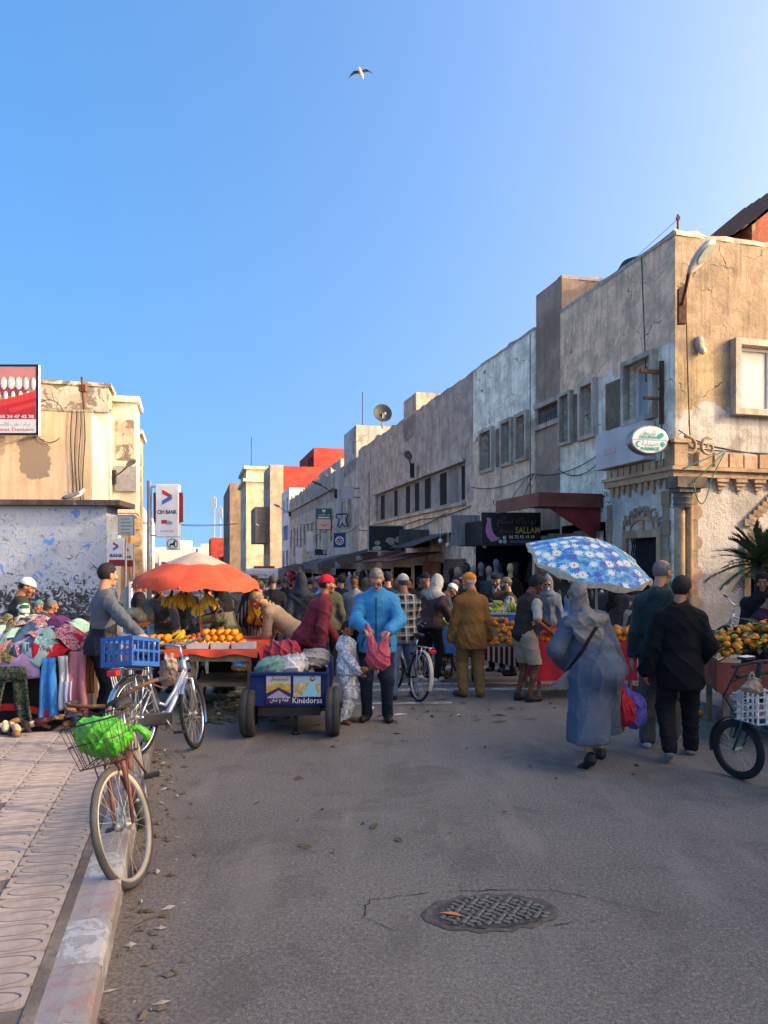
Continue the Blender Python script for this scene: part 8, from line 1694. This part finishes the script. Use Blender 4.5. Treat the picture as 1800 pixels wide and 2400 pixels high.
hanging('trousers', 'dark green camouflage trousers hung on the front of the clothes stall', .04, -.5, .16, .74, .34, cloth('dark_camo_cotton', '#2b332b', kind='camo', col2='#565d4c', sc_=1.3), 4, True)
hanging('skirt', 'bright blue skirt hanging right of the camouflage trousers', .43, -.46, .2, .84, .12, cloth('azure_cloth', '#2d7fc0'), 5, False, .08); hanging('shirt', 'white shirt hanging at the corner of the clothes stall', .58, -.44, .3, .86, .1, CL_WHITE, 6); hanging('dress', 'dusty pink dress hanging at the right end of the clothes stall', .7, -.4, .22, .9, .16, cloth('dusty_pink', '#a86c76'), 7, False, .05); hanging('scarf', 'pale violet scarf hanging between white shirt and pink dress', .64, -.47, .16, .6, .08, cloth('pale_violet', '#a9a0b8'), 8); hanging('jacket', 'orange brown jacket sleeve at the far right end of the stall', .8, -.3, .45, .95, .07, cloth('rust_cloth', '#8a5233'), 9); hanging('jeans', 'dark blue jeans hanging at the left of the stall', -.62, -.5, .2, .84, .3, CL_DENIM, 10)
def slipper(label, p, rz, m, group): f = Field(.011); f.cap((0, -.08, .025), (0, .07, .022), .032, .04, .02); f.ell((0, .04, .055), A(.042, .07, .035)); f.ell((0, -.06, .06), A(.026, .05, .03), None, .01, True); f.half((0, 0, .003), (0, 0, -1)); o = field_obj('shoe', f, m, None, p, (rh.uniform(-.5, .5), rh.uniform(-.6, .6), rz)); o.scale = (.8, .85, .7); return tag(o, label, 'shoe', group)
MSL = [mat('beige_suede', '#c0a07c', .9), mat('tan_leather', '#8a6038', .6), mat('brown_leather', '#5a3426', .5), mat('navy_felt', '#1f2a44', .9), mat('black_leather', (.02, .02, .02), .5), mat('cream_leather', '#cdb48c', .7), mat('wine_leather', '#4a1c20', .5)]
for i in range(9): px = 2 + i * 9; slipper(('beige', 'tan', 'cream', 'brown', 'navy')[i % 5] + ' slipper in the pair row at the left front of the stall', Vector((X(px, 7.15), 7.1 + rh.uniform(-.15, .2), .155 + .03 * (i % 3))), rh.uniform(0, 6), MSL[(0, 1, 5, 2, 3)[i % 5]], 'slippers on the pavement at the left')
for i in range(26): px = 118 + rh.uniform(0, 92); slipper(('brown', 'black', 'wine red', 'tan', 'navy')[i % 5] + ' worn shoe in the dark pile behind the wire basket', Vector((X(px, 7.4), 7.4 + rh.uniform(-.25, .3), .16 + rh.uniform(0, .12))), rh.uniform(0, 6), MSL[(2, 4, 6, 1, 3)[i % 5]], 'worn shoes piled on the pavement')
for i, (px, d, r) in enumerate(((160, 13, (.4, .3, .22)), (195, 12.5, (.35, .3, .2)))): bag('sack', ('olive sack slumped by the blue foot of the hut', 'second olive sack nearer the tracksuit man')[i], at(px, d, .2), r, cloth('olive_sacking', '#5c5b45', .95), 80 + i, 'sack', False, wr=.03, h=.02)
bag('black_bundle', 'black tarpaulin bundle against the hut wall', at(185, 16.5, .55), (.55, .3, .35), plastic('black_tarpaulin', (.02, .02, .025), 0, .4), 91, 'bundle', False, wr=.05, h=.025)
o = empty('arched_cabinet', at(306, 12.8), 0, 'grey street cabinet with an arched top behind the fruit cart', 'cabinet'); b = MB(); w = .2; b.add([(x, y, z) for y in (0, .22) for (x, z) in [(-w, 0), (w, 0)] + [(w * cos(a), 1.3 + w * 1.5 * sin(a)) for a in np.linspace(0, pi, 13)]], [tuple(range(15)), tuple(range(29, 14, -1))] + [(i, (i + 1) % 15, 15 + (i + 1) % 15, 15 + i) for i in range(15)]); b.build('casing', mat('cabinet_grey', (.3, .31, .31), .5), o)
b = MB(); b.box((-.01, -.06, 0), (.035, -.005, 1.66)); b.build('white_post', M_WHITEF, o)
o = empty('potted_shrub', at(275, 12.6), 0, 'small yellow green shrub beside the grey cabinet', 'plant'); b = MB(); b.lathe([(.001, 0), (.1, 0), (.13, .9), (.001, .9)], 12); b.build('pot', M_CONC, o)
for i in range(60): a, e = rh.uniform(0, 6.28), rh.uniform(.1, 1.4); q = Vector((.15 * cos(a) * cos(e), .15 * sin(a) * cos(e), 1.02 + .25 * sin(e))); inst(LFM, 'leaf', o, q, (rh.uniform(-1, 1), rh.uniform(-1, 1), a), (1.1,) * 3)
def van(label, px, d, w, h, l, m, cat, glass, rear=True, face=0):
    g0 = at(px, d); o = empty('police_van' if cat == 'van' else 'parked_car', g0, face, label, cat); f = h / 2.5
    pr = [(0, .35), (0, .9), (.06, 1.2), (.28, h - .12), (.5, h), (l - 1.2, h), (l - .6, h - .7), (l, h - 1.2), (l, .35)] if cat == 'van' else [(0, .3), (0, .85), (.25, .95), (.75, h - .05), (1.2, h), (2.2, h), (3.0, .95), (l, .8), (l, .3)]
    b = MB(); n = len(pr); secs = [(-w / 2, .0), (-w / 2 + .03, 1), (w / 2 - .03, 1), (w / 2, 0)]
    vs = [];
    for (x, k) in ((-w / 2, 0), (w / 2, 0)):
        for (y, z) in pr: vs.append((x * (1 - .08 * max(0, (z - 1) / h)), y, z))
    b.add(vs, [tuple(range(n)), tuple(range(2 * n - 1, n - 1, -1))] + [(i, (i + 1) % n, n + (i + 1) % n, n + i) for i in range(n)]); b.build('body', m, o)
    if cat == 'van':
        b = MB(); k = lambda z: .06 + .22 * (z - 1.2) / (h - .12 - 1.2); b.add([(-w * .42, k(1.25) - .012, 1.25), (w * .42, k(1.25) - .012, 1.25), (w * .4, k(h - .55) - .012, h - .55), (-w * .4, k(h - .55) - .012, h - .55)], [(0, 1, 2, 3)]); b.build('rear_window', glass, o)
        write(arabic('الشرطة'), .24, (.4, k(h - .42) - .03, h - .46), K_BLACK, o, .62); write('POLICE', .2, (-.4, k(h - .42) - .03, h - .45), K_BLACK, o, .55); b = MB(); b.box((-.01, k(h - .4) - .03, h - .5), (.01, k(h - .4) - .02, h - .3)); b.build('divider', K_BLACK, o)
        b = MB(); b.box((-.6, .9, h + .003), (.6, 1.2, h + .14)); b.build('light_bar', M_REDL, o)
    else:
        b = MB(); b.add([(-w * .4, .23, .97), (w * .4, .23, .97), (w * .36, .7, h - .1), (-w * .36, .7, h - .1)], [(0, 1, 2, 3)]); b.build('rear_window', glass, o)
    for s in (-1, 1):
        b = MB(); b.box((s * w * .46 - .05, -.02, .75), (s * w * .46 + .05, .03, 1.1)); b.build('tail_light', M_REDL, o)
        for y in (.8, l - .8): tyre_wheel(o, (s * (w / 2 - .12), y, .33), .33, .2, 'X')
    return o
van('white police van seen from behind in the middle of the street', 612, 42, 1.95, 2.55, 5.2, mat('white_van_paint', (.55, .56, .58), .35), 'van', M_GLASS); van('pale blue car half hidden behind the umbrella', 592, 20, 1.65, 1.45, 4, mat('pale_blue_car_paint', (.2, .32, .42), .3, .2), 'car', M_GLASS)
def shirt_mesh(nm, sl_, long_, seed):
    f = Field(.03); f.ell((0, 0, -.28), A(.21, .07, .3)); f.ell((0, 0, -.5 if not long_ else -.7), A(.2, .07, .25 if not long_ else .45)); f.cap((-.17, 0, -.08), (.17, 0, -.08), .06)
    if sl_:
        for s in (-1, 1): f.cap((s * .18, 0, -.1), (s * .27, .02, -.58), .06, .05, .02)
    f.half((0, 0, -.72 if not long_ else -1.1), (0, 0, -1)); f.wrinkle(.02, .7, seed, (1, 1, .3)); v, q = f.mesh(); return np_mesh(nm, [(v, q, 0)], CL_BLACK)
SHM = [shirt_mesh('hung_jacket', True, False, 1), shirt_mesh('hung_robe', True, True, 2), shirt_mesh('hung_vest', False, False, 3)]
HC_ = [('black', CL_BLACK), ('charcoal', CL_DGREY), ('navy', CL_NAVY), ('grey', CL_GREY), ('white', CL_WHITE), ('brown', CL_BRN), ('olive', CL_OLV), ('pale grey', cloth('pale_grey_knit', '#9a9a98')), ('dull red', cloth('dull_red_cloth', '#6a2326'))]
def hung(p, k, ci, where, rz, sc2=1.0, group='clothes hung outside the shops'):
    nm = ('hung_jacket', 'hung_robe', 'hung_vest')[k]; o = inst(SHM[k], nm, None, p, (rh.uniform(-.06, .06), rh.uniform(-.06, .06), rz), (sc2, sc2, sc2)); o.material_slots[0].link = 'OBJECT'; o.material_slots[0].material = HC_[ci][1]
    return tag(o, '%s %s %s' % (HC_[ci][0], nm.replace('hung_', ''), where), 'clothes', group)
for i in range(10): s = 29.6 + i * .42; hung(ST(s, 6.9 + .25 * (i % 3), gz(s) + 2.15), i % 3, (0, 4, 1, 7, 3, 0, 4, 2, 5, 1)[i], 'hung under the dark awning beside the grill sign', STREET + pi / 2 + rh.uniform(-.5, .5))
for i in range(14): s = 34.5 + i * .5; hung(ST(s, 6.7 + .3 * (i % 3), gz(s) + 2.05), (i + 1) % 3, (0, 1, 4, 0, 3, 7, 8)[i % 7], 'hung in the farther shop front under the awnings', STREET + rh.uniform(-.6, .6))
for i, (px, py, ci) in enumerate(((1437, 1385, 1), (1462, 1378, 0), (1484, 1392, 1), (1500, 1400, 7))): hung(P(px, py, 11.9), 0, ci, ('leftmost in the row behind the floral umbrella', 'second in the row behind the floral umbrella', 'third in the row behind the floral umbrella', 'last in the row behind the floral umbrella')[i], rh.uniform(-.4, .4), 1.15)
for i in range(7): s = 17.9 + i * .55; hung(ST(s, 8.9 + .3 * (i % 2), gz(s) + 2.2), i % 3, (0, 2, 1, 0, 5, 3, 0)[i], 'hung in the dark boutique opening', STREET + pi / 2)
o = empty('clothes_rail', ST(13.1, 7.75, gz(13.1)), STREET + .3, 'steel rail that carries the dark jackets behind the floral umbrella', 'clothes rail'); b = MB(); b.tube([(-.8, 0, 0), (-.8, 0, 1.62), (.9, 0, 1.62), (.9, 0, 0)], .016, 6); b.build('rail_tube', M_CHROME, o)
dm = Field(.016); dm.ell((0, 0, .1), A(.072, .092, .115)); dm.cap((0, 0, 0), (0, -.01, -.14), .05, .055, .02); vv, qq = dm.mesh()
DH = np_mesh('dummy_head', [(vv, qq, 0)], mat('dummy_skin', (.28, .2, .15), .5, var=.1)); tf = Field(.022); tf.ell((0, 0, -.32), A(.18, .11, .24)); tf.cap((-.15, 0, -.18), (.15, 0, -.18), .06, k=.05); tf.ell((0, 0, -.6), A(.17, .12, .22));
for s in (-1, 1): tf.cap((s * .17, 0, -.2), (s * .23, .02, -.72), .055, .045)
tf.half((0, 0, -.85), (0, 0, -1)); tf.wrinkle(.01, .8, 5); vv, qq = tf.mesh(); DT = np_mesh('dummy_clothes', [(vv, qq, 0)], CL_BLACK); b = MB(); b.tube([(0, 0, -.8), (0, 0, -1.5)], .02, 6); b.tube([(0, 0, -1.5), (0, 0, -1.53)], .17, 12); DS = b.mesh('dummy_stand', M_IRON)
for i, (px, py, d, ci, hd) in enumerate(((1058, 1352, 17.5, 0, 'black'), (1072, 1350, 16.6, 1, 'pink'), (1090, 1344, 17.6, 0, 'dark'), (1096, 1340, 18.4, 4, 'pale grey'), (1109, 1347, 16.8, 0, 'tan'), (1127, 1338, 17.6, 0, 'white'), (1146, 1348, 16.6, 1, 'bald pale'), (1163, 1330, 18.0, 3, 'white scarfed'), (1196, 1342, 16.4, 0, 'golden'), (1207, 1352, 17.4, 8, 'small dark'))):
    g0 = P(px, py, d); o = empty('shop_dummy', g0, rh.uniform(-.5, .5) + pi, '%s headed shop dummy in %s clothes in front of the boutique' % (hd, HC_[ci][0]), 'shop dummy', 'shop dummies in front of the boutique')
    for me, nm, m in ((DH, 'dummy_head', {'black': CL_BLACK, 'dark': CL_DGREY, 'pale grey': CL_DGREY, 'white': CL_GREY, 'white scarfed': CL_GREY, 'golden': mat('golden_dummy', (.5, .35, .15), .5), 'small dark': CL_BRN}.get(hd)), (DT, 'dummy_clothes', HC_[ci][1]), (DS, 'dummy_stand', None)):
        q = inst(me, nm, o, (0, 0, 0 if nm != 'dummy_clothes' else -.02))
        if m: q.material_slots[0].link = 'OBJECT'; q.material_slots[0].material = m
for i, (s0, lb) in enumerate(((30.5, 'chrome display frame with shoes in front of the grill shop'), (32.2, 'second chrome display frame, farther from the camera'))):
    o = empty('shoe_stand', ST(s0, 6.7, gz(s0)), STREET + .2, lb, 'display rack', 'chrome display frames'); b = MB(); b.tube([(-.7, 0, 0), (-.7, 0, 1.85), (.7, 0, 1.85), (.7, 0, 0)], .025, 6); b.tube([(-.7, 0, 1.2), (.7, 0, 1.2)], .015, 5); b.build('frame_tube', M_CHROME, o)
    for j in range(9): b = MB(); b.ball((-.55 + .14 * j, -.03, 1.0 - .12 * (j % 3)), (.045, .1, .05), 7, 5); b.build('shoe', CL_WHITE if j % 2 else CL_DGREY, o)
o = empty('shoe_display', P(1372, 1385, 13.6), 0, 'dark rack of pale sandals and trainers behind the woman in light blue', 'display rack'); b = MB(); b.box((-.6, .05, -1.2), (.6, .09, .5)); b.build('back_board', M_AWDK, o)
for j in range(12): b = MB(); b.ball((-.5 + .2 * (j % 6), -.02, .25 - .32 * (j // 6)), (.045, .04, .1), 7, 5); b.build('shoe', SH_WHT if j % 3 else CL_DGREY, o)
for i in range(3): o = empty('hanging_bulb', P((1032, 1050, 1137)[i], (1268, 1277, 1279)[i], 22 - i), 0, ('pale bulb left of the faded shop sign', 'pale bulb under the faded shop sign', 'round bulb under the boutique sign')[i], 'lamp', 'bulbs under the shop signs'); b = MB(); b.ball((0, 0, 0), .07, 9, 7); b.tube([(0, 0, .05), (0, 0, .4)], .01, 4); b.build('bulb', K_WHITE, o)
PT = empty('young_palm', (X(1782, 11.0), 11.0, gzp(6, 11.0) + .14), 0, 'young palm with spiky green fronds in front of the pharmacy door', 'palm tree')
b = MB(); b.tube([(0, 0, 0), (.02, 0, .7), (0, .02, 1.7)], [.12, .1, .08], 9); b.build('trunk', M_WOOD, PT)
def frond(a, e, L_, seed):
    r = random.Random(seed); b = MB(); pts = [Vector((cos(a) * L_ * t * cos(e) * (1 - .12 * t), sin(a) * L_ * t * cos(e), 1.7 + L_ * (t * sin(e) - .35 * t * t))) for t in np.linspace(0, 1, 10)]
    b.tube(pts, [.012 * (1 - .08 * i) for i in range(10)], 4)
    for i in range(24):
        t = .12 + .88 * i / 24; k = t * 9; p = pts[int(k)].lerp(pts[min(9, int(k) + 1)], k - int(k)); d_ = (pts[min(9, int(k) + 1)] - pts[int(k)]).normalized(); sd_ = d_.cross(Vector((0, 0, 1))).normalized()
        for s in (-1, 1):
            ll = .34 * (1 - .55 * t) * r.uniform(.8, 1.1); dd = (d_ * .75 + sd_ * s * .65 + Vector((0, 0, r.uniform(-.1, .25)))).normalized(); w_ = dd.cross(Vector((0, 0, 1))).normalized() * .011
            b.add([p - w_, p + w_, p + dd * ll * .6 + w_ * .8, p + dd * ll, p + dd * ll * .6 - w_ * .8], [(0, 1, 2, 3, 4)], 0, False)
    return b.build('frond', mat('palm_leaf', (.1, .125, .05), .55, var=.5, scale=5), PT)
for k in range(44): frond(k * 2.4, radians(-12 + 96 * ((k * 7) % 44) / 44), .72 + .25 * ((k * 5) % 7) / 7, k)
def gull(label, p, span, rz, flying):
    o = empty('seagull', p, rz, label, 'seagull'); f = Field(.018); f.ell((0, 0, 0), A(.075, .2, .07)); f.cap((0, .15, .03), (0, .25, .08 if not flying else .03), .045, .04, .03); f.cap((0, -.15, 0), (0, -.33, .0), .04, .02, .03); v, q = f.mesh(); inst(np_mesh('body', [(v, q, 0)], mat('gull_white', (.62, .62, .6), .8)), 'body', o)
    b = MB(); b.tube([(0, .27, .07 if not flying else .03), (0, .34, .05 if not flying else .02)], [.015, .004], 5); b.build('beak', K_GOLD, o); mg = mat('gull_grey_wing', (.1, .11, .13), .8, var=.3)
    for s in (-1, 1):
        b = MB()
        if flying:
            st = [(0.05, .04, .16, .1), (.3, .1, .18, .12), (.5, .12, .16, .1), (.75, -.03, .1, .06), (.95, -.22, .02, .02)]; vs = []
            for (x, z, c, y0) in st: vs += [(s * x * span, y0, z * span + .012), (s * x * span, y0 - c, z * span), (s * x * span, y0, z * span - .012)]
            b.add(vs, [(i * 3 + j, i * 3 + (j + 1) % 3, i * 3 + 3 + (j + 1) % 3, i * 3 + 3 + j) for i in range(4) for j in range(3)], 0, True)
        else: b.ball((s * .06, -.1, .03), (.03, .24, .06), 8, 6)
        b.build('wing', mg, o)
    if not flying: b = MB(); [b.tube([(s * .03, 0, -.05), (s * .03, .0, -.16)], .008, 5) for s in (-1, 1)]; b.build('legs', K_GOLD, o)
    return o
gull('seagull gliding high in the blue sky', P(846, 172, 28), .52, 2.9, True)
gg = gull('seagull hunched on the roof edge of the hut', (X(176, 18.95), 18.95, 3.62), .5, -1.0, False); gg.rotation_euler = (.35, 0, -1.0)
MHX, MHY = X(1150, 3.74), 3.76
MH = empty('manhole_cover', (MHX, MHY, .004), radians(8), 'round worn manhole cover with raised studs set in the road', 'manhole cover')
b = MB(); b.lathe([(.30, .0), (.335, .005), (.345, .005), (.36, .0)], 40); b.v = [Vector((p.x, p.y * (.56 + .05 * sin(5 * p.x * 9)), p.z)) for p in b.v]; b.build('rim', mat('manhole_rim', (.1, .085, .075), .8, .2, var=.4, scale=20), MH); b = MB(); b.add([(.302 * cos(2 * pi * k / 40), .168 * sin(2 * pi * k / 40), .002) for k in range(40)], [tuple(range(40))]); b.build('plate', mat('manhole_iron', (.07, .062, .056), .8, .2, var=.5, scale=30), MH)
stud = MB(); stud.bbox((-.02, -.011, 0), (.02, .011, .008), .003); sm_ = stud.mesh('stud', mat('worn_stud', (.16, .145, .13), .7, .2, var=.5, scale=30))
for i in range(-6, 7):
    for j in range(-9, 10):
        x, y = i * .047 + (.0235 if j % 2 else 0), j * .031
        if (x / .285) ** 2 + (y / .15) ** 2 < 1 + .25 * sin(9 * x + 14 * y): inst(sm_, 'stud', MH, (x, y, .002), (0, 0, (i * 3 + j * 5) % 4 * .8))
def crackline():
    b = MB(); pts = [(-.62, .22), (-.3, .36), (.1, .42), (.42, .38), (.62, .2), (.88, -.05), (.4, -.18), (-.1, -.26), (-.5, -.3), (-.66, -.1)]; r = random.Random(3); P_ = []
    for i in range(len(pts)):
        a, c = Vector(pts[i]), Vector(pts[(i + 1) % len(pts)])
        for k in range(6): q = a.lerp(c, k / 6); P_.append((q.x * 1.0 + r.uniform(-.012, .012) + MHX, q.y * .62 + r.uniform(-.012, .012) + MHY))
    n = len(P_); vs = []
    for i, (x, y) in enumerate(P_): w_ = r.choice((.001, .003, .006, .011)); dx, dy = x - MHX, y - MHY; L_ = sqrt(dx * dx + dy * dy); vs += [(x, y, .004), (x + dx / L_ * w_, y + dy / L_ * w_, .004)]
    b.add(vs, [(2 * i, 2 * i + 1, (2 * i + 3) % (2 * n), (2 * i + 2) % (2 * n)) for i in range(n)], 0, False); return tag(b.build('road_crack', mat('crack_dark', (.035, .03, .027), .95)), 'cracked outline of a patch round the manhole', kind='structure')
crackline()
o = inst(lf.mesh('orange_scrap', mat('orange_scrap', (.6, .2, .06), .7)), 'orange_scrap', None, (MHX - .14, MHY - .07, .012), (.1, .1, 1.3), (1.1, 1.3, 1)); tag(o, 'torn orange scrap lying on the manhole cover', 'litter')
lit = MB(); rl2 = random.Random(8)
for i in range(420):
    if i < 260: px, d = rl2.uniform(420, 640), rl2.uniform(8.3, 10.4)
    elif i < 330: px, d = rl2.uniform(620, 1640), rl2.uniform(8.0, 10.5)
    elif i < 365: px, d = rl2.uniform(560, 1500), rl2.uniform(4.5, 9)
    else: px, d = rl2.uniform(430, 650), rl2.uniform(8.3, 10.4)
    p = at(px, d, .008); a = rl2.uniform(0, 6.3); L_ = rl2.uniform(.03, .12) * (1 if i < 330 else .5); w_ = L_ * rl2.uniform(.12, .4); c, s = cos(a), sin(a)
    lit.add([(p.x + x * c - y * s, p.y + x * s + y * c, p.z + z) for x, y, z in ((-L_, 0, .004), (0, -w_, rl2.uniform(.005, .03)), (L_, 0, .002), (0, w_, .003))], [(0, 1, 2, 3)], i % 3 if i % 9 else 3, False)
tag(lit.build('leaf_litter', [M_LEAFD, M_LEAF, mat('brown_leaf', (.13, .08, .04), .9), mat('paper_scrap', (.45, .42, .38), .9)]), 'green leaves and scraps scattered on the road under the stalls', kind='stuff')
gl = MB()
for i in range(170):
    s = rl2.uniform(2.2, 7.4); t = KT + abs(rl2.gauss(.0, .16)) + .02; p = ST(s, t, .006); a = rl2.uniform(0, 6.3); L_ = rl2.uniform(.008, .045); c, q = cos(a), sin(a); w_ = L_ * rl2.uniform(.2, .7); h_ = rl2.uniform(.004, .018)
    gl.add([(p.x + x * c - y * q, p.y + x * q + y * c, p.z + z) for x, y, z in ((-L_, 0, 0), (0, -w_, 0), (L_, 0, 0), (0, w_, 0), (0, 0, h_))], [(0, 1, 4), (1, 2, 4), (2, 3, 4), (3, 0, 4)], (0, 0, 1, 2)[i % 4], False)
tag(gl.build('gutter_grit', [mat('grit_brown', (.15, .12, .095), .95), mat('grit_pale', (.36, .32, .28), .95), MATS['brown_leaf']]), 'pebbles and dry scraps in the gutter by the kerb', kind='stuff')
